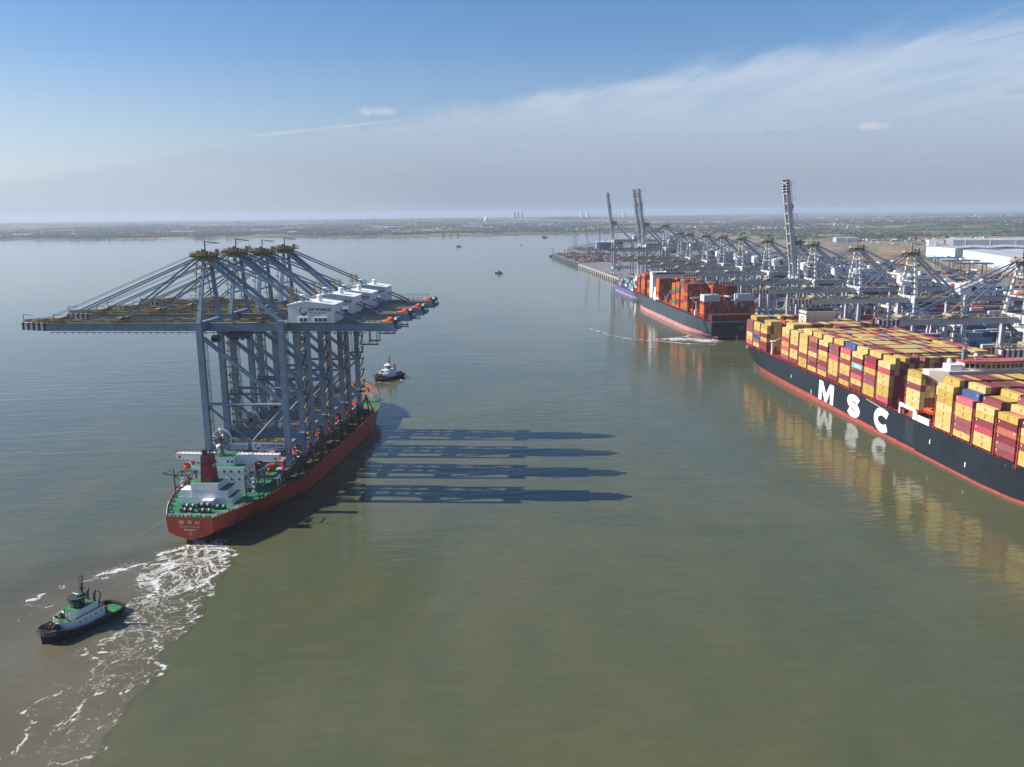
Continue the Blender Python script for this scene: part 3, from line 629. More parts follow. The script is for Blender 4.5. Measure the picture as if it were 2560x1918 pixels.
    mb.rail([(63, -3.5, zg - 5.4), (70, -3.5, zg - 5.4)], 1.1, .09, 1.6); mb.build('service_cradle', ochre, root)
    # mast (A-frame)
    tx = 1.2
    for y in (-1, 1):
        mb = MB(); mb.taper(-.9, .9, y * hy - .8, y * hy + .8, zg + gh + .5, tx - .55, tx + .55, y * 2.9 - .5, y * 2.9 + .5, za - 1.2); ml = mb.build('mast_leg', st if L else white_weather, root)  # quay cranes: white here paints the sunlit brightness of grey mast legs
        mb = MB()
        for k in range(7):
            f = .1 + k * .125; yy = y * (hy + (2.9 - hy) * f); z = zg + gh + (za - zg - gh) * f
            mb.bx(-2.4, -0.8, yy - 1.0, yy + 1.0, z, z + .15); mb.rail([(-2.4, yy - 1, z), (-2.4, yy + 1, z)], 1, .08, 1.0)
            mb.bar((-1.6, yy, z), (-1.5, y * (hy + (2.9 - hy) * (f + .125)), z + (za - zg) * .125), .35, .1)
        mb.build('mast_stair', ochre, ml)
    for k in (0.35, 0.7):
        mb = MB(); z = zg + gh + (za - zg - gh) * k; yy = hy + (2.9 - hy) * k; mb.bar((tx * k, -yy, z), (tx * k, yy, z), .7, .7)
        mb.build('mast_tie', st, root)
    mb = MB(); mb.bx(tx - 5, tx + 5.4, -4.4, 4.4, za - .6, za - .3, 1); mb.bx(tx - 2, tx + 3, -3.6, 3.6, za - 2.6, za - .6, 1)
    mb.rail([(tx - 5, -4.4, za - .3), (tx + 5.4, -4.4, za - .3), (tx + 5.4, 4.4, za - .3), (tx - 5, 4.4, za - .3), (tx - 5, -4.4, za - .3)], 1.3, .12, 1.5)
    mb.tube((tx - 5.6, -2, za - .5), (tx - 5.6, 2, za - .5), .8, n=8, m=1)
    for i in range(12): 
        x = random.uniform(tx - 3.5, tx + 4.5); y = random.uniform(-3.6, 3.6); mb.bx(x - .5, x + .6, y - .5, y + .5, za - .3, za + random.uniform(.5, 2.2), random.choice((0, 1, 2)))
    mb.bx(tx - 3, tx + 2, -4.2, 4.2, za - 5.6, za - 5.4, 1); mb.rail([(tx - 3, -4.2, za - 5.4), (tx + 2, -4.2, za - 5.4)], 1.1, .1, 1.4)
    mp_ = mb.build('mast_head_platform', [yellow_paint, ochre, grey_mid], root)
    mb = MB(); mb.bar((tx - .6, 0, za), (tx - .6, 0, za + 5.2), .35); mb.bar((tx - .6, 0, za + 5.0), (tx + 5.4, 0, za + 4.3), .3); mb.bar((tx - .6, 0, za + 3.9), (tx + 4.6, 0, za + 4.3), .15); mb.build('service_jib', dark_steel, mp_)
    # thick back legs and backstays
    for y in (-1, 1):
        mb = MB(); mb.bar((tx + .8, y * 2.7, za - 1.6), (G - 1.5, y * 4.2, zg + gh + .4), 1.15, 1.35); mb.build('back_leg', st, root)
        mb = MB(); mb.bar((tx + 1.6, y * 2.9, za - .9), (63.5, y * 3.5, zg + gh), .62, .62); mb.build('backstay', st, root)
        if boom_up:
            mb = MB(); a0 = math.radians(82)
            for rr in (26, 60): mb.bar((tx - 2, y * 2.6, za - .8), (-2.6 - rr * math.cos(a0), y * 3.4, zg + 2 + rr * math.sin(a0)), .16)
            mb.build('slack_forestay', dark_steel, root)
        else:
            for xe in (-36.5, -63.0):
                for dy in ((-.45, .45) if L else (0,)):
                    mb = MB(); mb.bar((tx - 2.6, y * 2.7 + dy, za - .9), (xe, y * 3.5 + dy, zg + gh + .6), .4 if L else .5, .4 if L else .5); mb.build('forestay', st if L else grey_mid, root)
            mb = MB(); mb.bar((tx - 5.4, y * 1.6, za - .2), (-68, y * 2.2, zg + gh + 1.4), .13); mb.build('hoist_rope', dark_steel, root)
    # landside upper frame with yellow ladders (stay supports)
    mb = MB()
    for x, y in ((36, -4.4), (38.5, -4.4)):
        mb.bar((x, y, zf), (x, y, zf + 13.5), .35, .35, 0)
    for k in range(5): mb.bx(34.8, 38.8, -5.4, -3.6, zf + 1.8 + k * 2.7, zf + 1.95 + k * 2.7, 1); mb.rail([(34.8, -5.4, zf + 1.9 + k * 2.7), (38.8, -5.4, zf + 1.9 + k * 2.7)], 1, .1, 1.3)
    mb.build('stay_support_ladder', [yellow_paint, ochre], root)
    # gantry stairs: zigzag tower on the far waterside leg, lift rail on the near one
    mb = MB()
    sx, sy = (4.3, hy + .2)
    n = int((zg - 14) / 3.4)
    for i in range(n):
        z = 14 + i * 3.4; f = i % 2
        mb.bar((sx + (-1.6 if f else 1.6), sy - 1, z), (sx + (1.6 if f else -1.6), sy - 1, z + 3.4), .8, .14, 0)
        mb.bx(sx - 2.2, sx + 2.2, sy - 1.6, sy + 1.2, z, z + .12, 1)
        mb.bar((sx - 2.1, sy - 1.5, z), (sx + 2.1, sy - 1.5, z + 3.4), .12, .12, 0); mb.bar((sx + 2.1, sy + 1.1, z), (sx - 2.1, sy + 1.1, z + 3.4), .12, .12, 0)
    for x in (-2.2, 2.2):
        for y in (-1.6, 1.2): mb.bar((sx + x, sy + y, 3), (sx + x, sy + y, zg), .2, .2, 0)
    mb.build('stair_tower', [grey_mid, ochre], root)
    mb = MB()
    n = int((zg - 14) / 6)
    for i in range(n):
        z = 12 + i * 6; mb.bx(G + 1.2, G + 3.6, -1.2 + hy - 1, hy + 1.2, z, z + .15, 1); mb.rail([(G + 3.6, hy - 2, z), (G + 3.6, hy + 1.2, z)], 1.1, .1, 1.2); mb.bar((G + 1.7, hy - 1.6, z), (G + 3.2, hy + .8, z + 6), .8, .12, 1)
    mb.build('leg_stair', [yellow_paint, ochre], root)
    mb = MB()
    mb.bar((2.3, -hy, 8), (2.1, -hy, zg - 3), .16); mb.bar((2.9, -hy, 8), (2.7, -hy, zg - 3), .16)
    for i in range(7): mb.bar((1.2, -hy, 10 + i * 6.2), (2.9, -hy, 10 + i * 6.2), .16)
    mb.build('lift_rail', dark_steel, root)
    # cable reel
    mb = MB(); cx, cz, yy = 6.4, 15.5, -hy - 1.7
    if not L: cx, cz = 8.5, 10.5
    R_ = 3.8
    mb.tube((cx, yy - .3, cz), (cx, yy + .3, cz), R_ * .3, n=12, m=2)
    for i in range(36):
        a = 2 * math.pi * i / 36; c, s_ = math.cos(a), math.sin(a)
        for yo in (-.35, .35): mb.bar((cx + c * R_ * .3, yy + yo, cz + s_ * R_ * .3), (cx + c * R_, yy + yo, cz + s_ * R_), .36, .1, 0 if i % 2 else 1)
    for i in range(24):
        a = 2 * math.pi * i / 24; a2 = 2 * math.pi * (i + 1) / 24
        mb.bar((cx + math.cos(a) * R_, yy, cz + math.sin(a) * R_), (cx + math.cos(a2) * R_, yy, cz + math.sin(a2) * R_), .2, .9, 1)
    mb.tube((cx, yy + .3, cz), (cx, -hy + .8, cz), .5, n=8, m=2)
    mb.build('cable_reel', [red_stripe, sign_white, dark_steel], root)
    # trolley, cab
    mb = MB(); mb.bx(8.5, 16.5, -4.4, 4.4, zg - 1.5, zg - .3, 1); mb.bx(9, 16, -3.6, 3.6, zg - 2.6, zg - 1.5, 0)
    for i in range(10): x = random.uniform(9, 16); y = random.uniform(-4, 4); mb.bx(x - .6, x + .6, y - .5, y + .5, zg - 3.6, zg - 2.4, random.choice((0, 1)))
    tr = mb.build('trolley', [ochre, dark_steel], root)
    mb = MB(); mb.bx(2.9, 5.6, -5.8, -3.3, zg - 4.3, zg - 1.6); mb.build('operator_cab', grey_mid, tr)
    mb = MB(); mb.bx(2.7, 5.8, -5.86, -3.25, zg - 3.6, zg - 2.4); mb.build('cab_window', glass_dark, tr)
    if L:
        # site banners on the near portal beam
        y = -hy - .86
        for nm, x0, x1, z0, z1, in (('banner', 9.4, 16.6, 10.9, 13.6), ('banner', 18.3, 27.3, 10.6, 13.9), ('banner', 27.6, 32.4, 10.9, 13.6)):
            mb = MB(); mb.bx(x0, x1, y - .08, y, z0, z1); bn = mb.build(nm, sign_white, root)
            if x0 < 10:
                for k in range(4):
                    mb = MB(); mb.bx(10.2, 15.8, y - .1, y - .08, 11.35 + k * .42, 11.45 + k * .42); mb.build('small_print', grey_mid, bn)
            elif x0 < 20:
                port_logo(bn, 20.6, 12.3, y - .11, 1.1)
                text('lettering', 'DP WORLD', 1.15, ink_navy, bn, (22.2, y - .1, 12.75), (math.pi / 2, 0, 0), 'LEFT', .03)
                mb = MB(); mb.bx(22.2, 26.8, y - .1, y - .08, 11.9, 12.05); mb.bx(22.2, 25.5, y - .1, y - .08, 11.4, 11.5); mb.build('small_print', ink_navy, bn)
            else:
                text('lettering', 'ZPMC', 1.15, ink_navy, bn, (30, y - .1, 12.75), (math.pi / 2, 0, 0), 'CENTER', .04)
                text('lettering', '\u4e0a\u6d77\u632f\u534e\u91cd\u5de5', .62, ink_navy, bn, (30, y - .1, 11.5), (math.pi / 2, 0, 0), 'CENTER', .02)
    # boom (own origin at the hinge so that it can stand up)
    hinge = Vector((-1.6, 0, zg))
    for y in (-3.5, 3.5):
        mb = MB(); n0 = out + 10.2
        mb.bx(n0 + 1.6, 0, y - .62, y + .62, 0.02, gh)
        gb = mb.build('boom_girder', st, root, loc=hinge)
        mb = MB()
        for k in range(9):
            xa = out + 1.6 + 10.2 * k / 9; xb = out + 1.6 + 10.2 * (k + 1) / 9
            mb.bx(xa, xb, y - .64, y + .64, 0.0 + (1.0 - (k + 1) / 9) * .5, gh + .01, k % 2)
        sp_ = mb.build('boom_tip_stripes', [red_stripe, sign_white], gb)
        if boom_up: gb.rotation_euler = (0, math.radians(82), 0)
    mb = MB(); mb.bx(-.35, .35, -2.88, 2.88, -.9, .9); btm = mb.mesh('boom_tie', st); th = math.radians(82) if boom_up else 0.0
    for i in range(9):
        p_ = Matrix.Rotation(th, 3, 'Y') @ Vector((out + 4.3 + i * 8.3, 0, 1.5)); link('boom_tie', btm, root, hinge + p_, (0, th, 0))
    mb = MB()
    for y in (-4.55, 4.55):
        mb.bx(out + 3, -1, y - .4, y + .4, gh - .3, gh - .14, 1); mb.rail([(out + 3, y * 1.07, gh - .14), (-1, y * 1.07, gh - .14)], 1.2, .1, 2.6, 0)
    mb.bx(out + 4, -2, -2.8, -1.5, gh - .4, gh - .25, 1); mb.bx(out + 4, -2, 1.5, 2.8, gh - .4, gh - .25, 1)
    for yy in (-2.85, 2.85): mb.rail([(out + 4, yy, gh), (-2, yy, gh)], 1.2, .1, 3.4, 0)
    for i in range(70):
        x = random.uniform(out + 3, -3); y = random.uniform(-3.4, 3.4); s = random.uniform(.3, 1.0)
        mb.bx(x - s * 2, x + s * 2, y - s * .5, y + s * .5, gh + .03, gh + random.uniform(.3, 1.3), random.choice((0, 1, 1, 2)))
    for xe in (-63 + 1.6, -36.5 + 1.6):
        mb.bx(xe - 3, xe + 3, -4.2, 4.2, gh + .02, gh + .9, 1); mb.bx(xe - 1.2, xe + 1.2, -4, 4, gh + .9, gh + 1.9, 0)
    for xe in (out + 3, out + 16, out + 30):
        mb.bar((xe, -4.6, gh), (xe, -4.6, gh + 3.6), .2, .2, 2); mb.bar((xe, -4.6, gh + 3.5), (xe + 4, -4.6, gh + 3.1), .18, .18, 2)
    bw = mb.build('boom_walkway', [yellow_paint, ochre, grey_mid], root, loc=hinge)
    mb = MB(); mb.tube((out + 14, -4.6, -.5), (-1, -4.6, -.5), .1, n=4)
    for i in range(20): mb.bx(out + 14 + i * 3.0, out + 14.45 + i * 3.0, -4.75, -4.45, -.95, -.45)
    bf = mb.build('boom_festoon', dark_steel, root, loc=hinge)
    if boom_up:
        for o in (bw, bf): o.rotation_euler = (0, math.radians(82), 0)
    return root

# four new cranes standing on the red carrier
HD = math.radians(9.5)
crA = make_crane('large', 'gantry_crane', 'blue grey gantry crane numbered 16 standing nearest the stern of the red ship', 'crane', 'new gantry cranes carried on the red ship', number='16')
crA.location = (-94.4, 350.8, 11.0); crA.rotation_euler = (0, 0, -HD)
names = ['', 'blue grey gantry crane numbered 15, second from the stern on the red ship', 'blue grey gantry crane third from the stern, between two others on the red ship', 'blue grey gantry crane standing nearest the bow of the red ship']
def set_number(root, s):
    for lg in root.children:
        for k in lg.children:
            if k.name.startswith('number') and not k.name.startswith('number_plate'):
                me = text_mesh(s, 1.7, 'CENTER', .02).copy(); me.materials.clear(); me.materials.append(letter_white); k.data = me
CR_LIST = [crA]
for i in (1, 2, 3):
    c = dup(crA, names[i], (-94.4 + 4.75 * i, 350.8 + 31.7 * i, 11.0 - (1.2 if i > 1 else 0)), -HD); set_number(c, {1: '15', 2: '14', 3: '13'}[i])
    c.location.z = 11.0 if i < 2 else 9.6
    CR_LIST.append(c)
# cranes along the quay
WR = 296.0
qs = make_crane('small', 'gantry_crane', 'pale grey gantry crane with lowered boom, nearest along the quay at the right', 'crane', 'gantry cranes along the container quay')
qs.location = (WR, 318, 7.4)
QY = [(414.6, 'pale grey gantry crane whose boom reaches just behind the house of the black ship'), (519, 'pale grey gantry crane whose boom reaches over the middle of the yellow container ship'), (590.5, 'pale grey gantry crane whose boom ends behind the cream funnel'), (664.5, 'pale grey gantry crane just in front of the tall raised boom'),
      (760, 'pale grey gantry crane with lowered boom just beyond the tall raised boom'), (829.9, 'pale grey gantry crane whose boom reaches over the orange funnel'), (886.2, 'pale grey gantry crane sixth from the far raised booms'), (943.1, 'pale grey gantry crane with boom over the white house of the slate ship'), (1008.6, 'pale grey gantry crane fourth in front of the far raised booms'), (1048.5, 'pale grey gantry crane third in front of the far raised booms')]
for y, lb in QY: dup(qs, lb, (WR, y, 7.4))
qu = make_crane('small', 'gantry_crane', 'pale grey gantry crane with its boom raised, tallest at the right of the quay', 'crane', 'gantry cranes along the container quay', boom_up=True)
qu.location = (WR, 697, 7.4)
qt = make_crane('tall', 'gantry_crane', 'taller grey gantry crane with lowered boom beside the pair of raised booms', 'crane', 'gantry cranes along the container quay')
qt.location = (WR, 1120, 7.4)
qv = make_crane('tall', 'gantry_crane', 'grey gantry crane with raised boom, nearer one of the close pair', 'crane', 'gantry cranes along the container quay', boom_up=True)
qv.location = (WR, 1231, 7.4)
dup(qv, 'grey gantry crane with raised boom, farther one of the close pair', (WR, 1260, 7.4))
dup(qv, 'grey gantry crane with raised boom standing alone at the far end of the quay', (WR, 1462, 7.4))
# ------------------------------------------------------------------ hull lofting
def loft_hull(name, parent, P, stations, levels, hb, zlo, zdk, boot, mats, bul=1.2, deckm=2, transom=True, capm=None):
    """P(s,t,z)->local point; levels: absolute heights; material 0 side, 1 boot topping, 2 deck"""
    mb = MB(); rows = {}
    nl = len(levels) + 1
    for sd in (-1, 1):
        rows[sd] = []
        for s in stations:
            zl, zd = zlo(s), zdk(s)
            zs = [max(zl, min(z, zd)) for z in levels] + [zd]
            rows[sd].append([(s, sd * hb(s, z), z) for z in zs])
        R = rows[sd]
        for i in range(len(R) - 1):
            for j in range(nl - 1):
                q = [R[i][j], R[i + 1][j], R[i + 1][j + 1], R[i][j + 1]]
                if len({(round(a[0], 3), round(a[1], 3), round(a[2], 3)) for a in q}) < 3: continue
                zm = sum(a[2] for a in q) / 4
                q = [P(*a) for a in q]
                if sd > 0: q = q[::-1]
                mb.face(q, 1 if zm < boot((R[i][0][0] + R[i + 1][0][0]) / 2) else 0)
    if transom:
        a = rows[-1][0]; b_ = rows[1][0]
        for j in range(nl - 1): mb.face([P(*a[j]), P(*b_[j]), P(*b_[j + 1]), P(*a[j + 1])][::-1], 0)
    # bulwark inside and deck
    inn = {sd: [(r[-1][0], r[-1][1] - sd * min(.35, abs(r[-1][1])), r[-1][2]) for r in rows[sd]] for sd in rows}
    for sd in rows:
        for i in range(len(stations) - 1):
            o0, o1 = rows[sd][i][-1], rows[sd][i + 1][-1]; n0, n1 = inn[sd][i], inn[sd][i + 1]
            d0 = (n0[0], n0[1], n0[2] - bul); d1 = (n1[0], n1[1], n1[2] - bul)
            f = [P(*o0), P(*o1), P(*n1), P(*n0)]; g = [P(*n0), P(*n1), P(*d1), P(*d0)]
            mb.face(f if sd < 0 else f[::-1], 0 if capm is None else capm); mb.face(g if sd < 0 else g[::-1], 0)
    for i in range(len(stations) - 1):
        a0, a1 = inn[-1][i], inn[-1][i + 1]; b0, b1 = inn[1][i], inn[1][i + 1]
        mb.face([P(a0[0], a0[1], a0[2] - bul), P(b0[0], b0[1], b0[2] - bul), P(b1[0], b1[1], b1[2] - bul), P(a1[0], a1[1], a1[2] - bul)][::-1], deckm)
    return mb.build(name, mats, parent)
def I1(xs, ys): return lambda s: float(np.interp(s, xs, ys))

# ================================================================== red heavy carrier
zh = thing('carrier_ship', 'red heavy carrier ship with white stern house, loaded with four new gantry cranes', 'ship', (-90, 292.3, 0), math.pi / 2 - HD)
Pz = lambda s, t_, z: (s, -t_, z)
zh_dk = I1([0, 12, 40, 55, 60, 180, 186, 226], [10.4, 10.3, 10.2, 10.0, 9.2, 9.2, 9.6, 10.2])
zh_h = I1([0, 12, 25, 42, 55, 80, 175, 195, 208, 218, 226, 231], [8.6, 14.3, 18.8, 21.6, 23.0, 23.4, 23.4, 20.0, 15.2, 9.6, 3.6, 0.4])
zh_w = I1([0, 12, 25, 42, 60, 90, 165, 185, 205, 217, 222], [0.1, 1.5, 6.5, 15, 21, 23.2, 23.2, 18.5, 9.5, 2.0, 0.05])
zh_lo = I1([0, 6, 12, 16], [2.0, 1.0, -0.4, -2.5])
zh_c = I1([0, 30, 120, 231], [-1.2, -0.6, 0.8, 1.8])
def zh_hb(s, z):
    f = min(1, max(0, (z + 0.5) / (zh_dk(s) + 0.5)))
    if s < 42: 
        f0 = f ** 0.55; lo = zh_w(s) + 0.0
        if s < 12: lo = 0.6; f0 = min(1, max(0, (z - zh_lo(s)) / (4.4 - zh_lo(s)))) ** 0.75 * (.93 + .07 * min(1, max(0, (z - 4.4) / 6)))
        return lo + (zh_h(s) - lo) * f0
    return zh_w(s) + (zh_h(s) - zh_w(s)) * f ** (1.0 if s < 180 else 1.5)
st_ = [0, 3, 6, 9, 12, 16, 20, 25, 31, 37, 42, 48, 55, 62, 70, 80, 100, 120, 140, 160, 175, 185, 195, 202, 208, 214, 219, 223, 226.5, 229, 231]
Pzc = lambda s, t_, z: (s, -(t_ + zh_c(s)), z)
loft_hull('hull', zh, Pzc, st_, [-2.5, -1, 0, .45, 1.2, 2.2, 3.4, 4.8, 6.4, 8], zh_hb, zh_lo, zh_dk, lambda s: 0.3, [hull_red, rubber, deck_green], bul=0.5)
D0 = 9.7
# stern lettering
rz_t = -math.pi / 2
for tx_, sz, zz, bo in (('\u632f  \u534e  31', 1.5, 8.3, .02), ('ZHEN HUA 31', 0.95, 6.75, 0), ('SHANGHAI', 0.72, 5.6, .03), ('\u4e0a \u6d77', .6, 4.6, .02), ('IMO', .5, 3.8, 0)):
    text('stern_lettering', tx_, sz, letter_pale, zh, (-0.06, 1.2, zz), (math.pi / 2, 0, -math.pi / 2), 'CENTER', bo, 1.25)
def zbx(name, s0, s1, t0, t1, z0, z1, m, parent=zh, top=None):
    mb = MB(); mb.bx(s0, s1, -t1, -t0, z0, z1, 0)
    if top is not None: mb.bx(s0 + .15, s1 - .15, -t1 + .15, -t0 - .15, z1 + .004, z1 + .05, 1)
    return mb.build(name, [m] if top is None else [m, top], parent)
# main deck over the cargo area, rusty brown with hatches
mb = MB(); mb.bx(58, 186, -20.5, 19.5, 8.75, 9.0); mb.build('cargo_deck', deck_brown, zh)
for i in range(7):
    zbx('hatch_cover', 62 + i * 17.5, 76 + i * 17.5, -9, 9, 9.0, 10.4, mat('tan_hatch_paint', (0.33, 0.185, 0.095), .8, var=.25, vscale=.3))
zbx('casing', 15.4, 25, -12.3, 8.2, D0, 12.4, white_paint, top=deck_green)
cs = zbx('casing', 15.3, 24.5, -7.1, 6.5, 12.45, 15.2, white_paint, top=deck_green)
zbx('casing', 15.2, 24, -7.2, 3.2, 15.25, 17.8, white_paint, top=deck_green)
zbx('casing', 15.8, 21, -11.6, -7.4, 12.45, 15.0, white_paint)
zbx('winch_house', 12.6, 15.3, -2.3, 1.8, D0, 12.1, white_paint)
mb = MB(); mb.taper(16.6, 21.4, -0.9, 3.9, 17.85, 16.8, 21.2, -0.1, 3.3, 27.6); fn = mb.build('funnel', funnel_red, zh)
mb = MB(); mb.bx(16.9, 21.1, .0, 3.2, 27.6, 28.0); mb.tube((18, 2.2, 28), (17.6, 2.2, 30.2), .95, n=10); mb.tube((20, .9, 28), (20, .9, 29.3), .4, n=8); mb.tube((20, 2.4, 28), (20, 2.4, 29.2), .4, n=8); mb.build('funnel_top', dark_steel, fn)
mb = MB(); mb.bx(17.6, 20.4, -.62, -.5, 23.2, 24.4); mb.build('company_mark', mat('silver_mark', (.5, .5, .5), .4), fn)
for z in (21, 25): mb = MB(); mb.bx(16.62, 16.7, .6, 2.6, z, z + .9); mb.build('funnel_louver', dark_steel, fn)
zbx('accommodation', 29.5, 41, -13.4, 7.2, D0, 19.7, white_paint, top=deck_green)
zbx('accommodation', 31, 40.5, -6.2, 3.1, 19.75, 23.1, white_paint, top=deck_green)
mb = MB()
for t_ in (-11.5, -8.6, -3, 0, 2.5, 5.5):
    for z in (12.5, 15.3, 18.2): mb.bx(29.42, 29.5, -t_ - .35, -t_ + .35, z - .4, z + .4)
PORT = MB(); PORT.bx(-.06, .02, -.38, .38, -.42, .42); pm = PORT.mesh('porthole', glass_dark)
for t_ in (-11.5, -8.8, -0.4, 2.3, 5.4):
    for z in (18.0, 15.0): link('porthole', pm, zh, (29.48, -t_, z))
for t_ in (-4.2, .6, 2.3): link('porthole', pm, zh, (30.98, -t_, 21.6))
for z in (17.8, 14.6, 12):
    for s in (31.5, 35, 38.5): link('porthole', pm, zh, (s, -7.24, z), (0, 0, math.pi / 2))
for sg, t0, t1 in ((-1, -6.2, -21.4), (1, 3.1, 19.9)):
    a, b_ = -t0, -t1; mb = MB()
    mb.hexa([(33.6, min(a, b_), 21.3 if sg > 0 else 21.3), (36.4, min(a, b_), 21.3), (36.4, max(a, b_), 21.3), (33.6, max(a, b_), 21.3), (33.6, min(a, b_), 23.7), (36.4, min(a, b_), 23.7), (36.4, max(a, b_), 23.7), (33.6, max(a, b_), 23.7)])
    # gusset
    mid = t0 + (t1 - t0) * .55
    mb.face([(33.55, -t0, 21.3), (33.55, -mid, 21.3), (33.55, -(t0 + (t1 - t0) * .3), 19.8), (33.55, -t0, 18.0)]); mb.face([(36.45, -t0, 21.3), (36.45, -mid, 21.3), (36.45, -(t0 + (t1 - t0) * .3), 19.8), (36.45, -t0, 18.0)])
    mb.build('bridge_wing', white_paint, zh)
mb = MB(); mb.bar((34.9, -18.9, 21.2), (34.9, -8.2, 15.2), .7, .5); mb.build('wing_strut', white_paint, zh)
mb = MB(); mb.rail([(33.6, 6.3, 23.75), (33.6, 21.4, 23.75), (36.4, 21.4, 23.75)], 1.1, .09, 1.6); mb.rail([(33.6, -3.2, 23.75), (33.6, -19.9, 23.75), (36.4, -19.9, 23.75)], 1.1, .09, 1.6); mb.build('wing_rail', monitor_red, zh)
for t_, zz in ((-19.8, 22.4), (18.6, 22.2)):
    mb = MB(); mb.tube((33.5, -t_, zz), (33.42, -t_, zz), .55, n=10); mb.build('lifebuoy', boat_orange, zh)
# wheelhouse windows at the forward face and a signal mast with radar scanners and a big white dome
mb = MB(); mb.tube((33, 2.2, 23.1), (33, 2.2, 31), .5, .25, 8); mb.taper(32, 34, 1.2, 3.2, 23.1, 32.7, 33.3, 1.9, 2.5, 25.4)
for z, l in ((26.5, 2.6), (28.5, 2.0), (30, 1.5)): mb.bar((33, 2.2 - l, z), (33, 2.2 + l, z), .16); mb.bar((33 - l * .6, 2.2, z + .3), (33 + l * .6, 2.2, z + .3), .14)
zm = mb.build('signal_mast', dark_steel, zh)
for c, r in (((34.5, 3.9, 26.4), 1.15), ((33, 1.4, 31.4), .55), ((34, 2.8, 33.4), .6)):
    mb = MB(); mb.blob(c, r, r, r, 12, 8); mb.tube((c[0], c[1], c[2] - r * 2.2), (c[0], c[1], c[2] - r * .7), .2, n=6); mb.build('satellite_dome', white_paint, zm, smooth=False)
mb = MB(); mb.rail([(31, 6.2, 23.15), (40.4, 6.2, 23.15), (40.4, -3.1, 23.15), (31, -3.1, 23.15), (31, 6.2, 23.15)], 1.05, .07, 1.5); mb.build('roof_rail', grey_mid, zh)
# lattice gallows aft of the house, both sides
def gallows(t0, t1, s0, s1):
    mb = MB()
    for s in (s0, s1):
        for t_ in (t0, t1): mb.bar((s, -t_, D0), (s, -t_, 18.4), .4)
    for z in (13.5, 18.2):
        for s in (s0, s1): mb.bar((s, -t0, z), (s, -t1, z), .35)
        for t_ in (t0, t1): mb.bar((s0, -t_, z), (s1, -t_, z), .35)
    for s in (s0, s1): mb.bar((s, -t0, D0), (s, -t1, 18.2), .2); mb.bar((s, -t1, 13.5), (s, -t0, 18.2), .2)
    out_ = t0 if t0 < 0 else t1; mb.bar((s0, -out_, 18.3), (s0, -out_ + (4.5 if out_ < 0 else -4.5), 18.9), .3); mb.bar((s0, -out_, 20.6), (s0, -out_ + (4.5 if out_ < 0 else -4.5), 18.9), .18); mb.bar((s0, -out_, 18.3), (s0, -out_, 20.6), .3)
    return mb.build('stores_gantry', dark_steel, zh)
gallows(-17.2, -11.5, 23, 29); gallows(10.5, 15.5, 23, 29)
for t0 in (-15.6, 12.4):
    for k in range(4):
        mb = MB(); mb.tube((24.5, -t0, 11 + k * 1.8), (26.2, -t0, 11 + k * 1.8), .75, n=10); mb.build('life_raft', white_paint, zh)
# mooring winches and bollards on the aft deck
def winch(s, t_, parent=zh, z=D0):
    mb = MB(); mb.bx(s - .8, s + .8, -t_ - 2.3, -t_ + 2.3, z, z + .5)
    for d in (-1.3, .9): mb.tube((s, -t_ + d - .55, z + 1.2), (s, -t_ + d + .55, z + 1.2), .62, n=10, m=1); 
    for d in (-1.95, -.7, .3, 1.55): mb.tube((s, -t_ + d - .06, z + 1.2), (s, -t_ + d + .06, z + 1.2), .85, n=12)
    mb.bx(s - .6, s + .6, -t_ + 1.7, -t_ + 2.6, z + .4, z + 1.7); return mb.build('mooring_winch', [dark_steel, rope_mat], parent)
for s, t_ in ((6.3, -4.8), (6, 2.0), (10.5, -6), (10.3, 5.6), (11.8, -1.0)): winch(s, t_)
BL = MB(); 
for d in (-.6, .6): BL.tube((0, d, 0), (0, d, 1.0), .3, n=8); BL.tube((0, d, .95), (0, d, 1.15), .42, n=8)
BL.bx(-.5, .5, -1.2, 1.2, 0, .12); blm = BL.mesh('bollard', dark_steel)
for s, t_ in ((1.2, -7.6), (1.1, -4.5), (1.1, -1.5), (1.2, 1.8), (1.2, 5.2), (4, -9.6), (4.5, 8), (8, -12.2), (8.5, 10.4), (12, -14), (13, 12.6), (17, -15.6), (18, 15), (22, -17.3), (27, 18)): link('bollard', blm, zh, (s, -t_, D0))
mb = MB()
for i in range(14):
    s = random.uniform(1.5, 4.2); t_ = random.uniform(-6, 4); a = random.uniform(-.6, .6); mb.bar((s, -t_, D0 + .25), (s + 1.6 * math.cos(a), -t_ - 1.6 * math.sin(a), D0 + .3), .16)
rp = mb.build('rope_coil', rope_mat, zh); rp['kind'] = 'stuff'
mb = MB()
for k in range(9):
    a0 = math.radians(100 + k * 20); a1 = a0 + math.radians(20.0)
    mb.face([(7.5 + r * math.sin(a) * 1.35, 6.8 - r * math.cos(a), D0 + .012) for a, r in ((a0, 3.2), (a1, 3.2), (a1, 4.4), (a0, 4.4))])
mb.build('deck_marking', mat('orange_deck_line', (.5, .07, .03), .6), zh)
mb = MB(); mb.bx(9, 13, -9.5, -9.0, D0 + .01, D0 + .02); mb.bx(4.8, 5.2, -9, 8, D0 + .01, D0 + .02); mb.bx(8.5, 8.8, -6, 4, D0 + .01, D0 + .02); mb.build('deck_marking', mat('orange_deck_line', (.5, .07, .03), .6), zh)
mb = MB(); mb.rail([Pzc(s, sd * (zh_hb(s, zh_dk(s)) - .3), zh_dk(s)) for sd, ss in ((-1, (14, 9, 5, 0.3)), (1, (0.3, 5, 9, 14))) for s in ss], 1.0, .07, 1.5); mb.build('stern_rail', white_paint, zh)
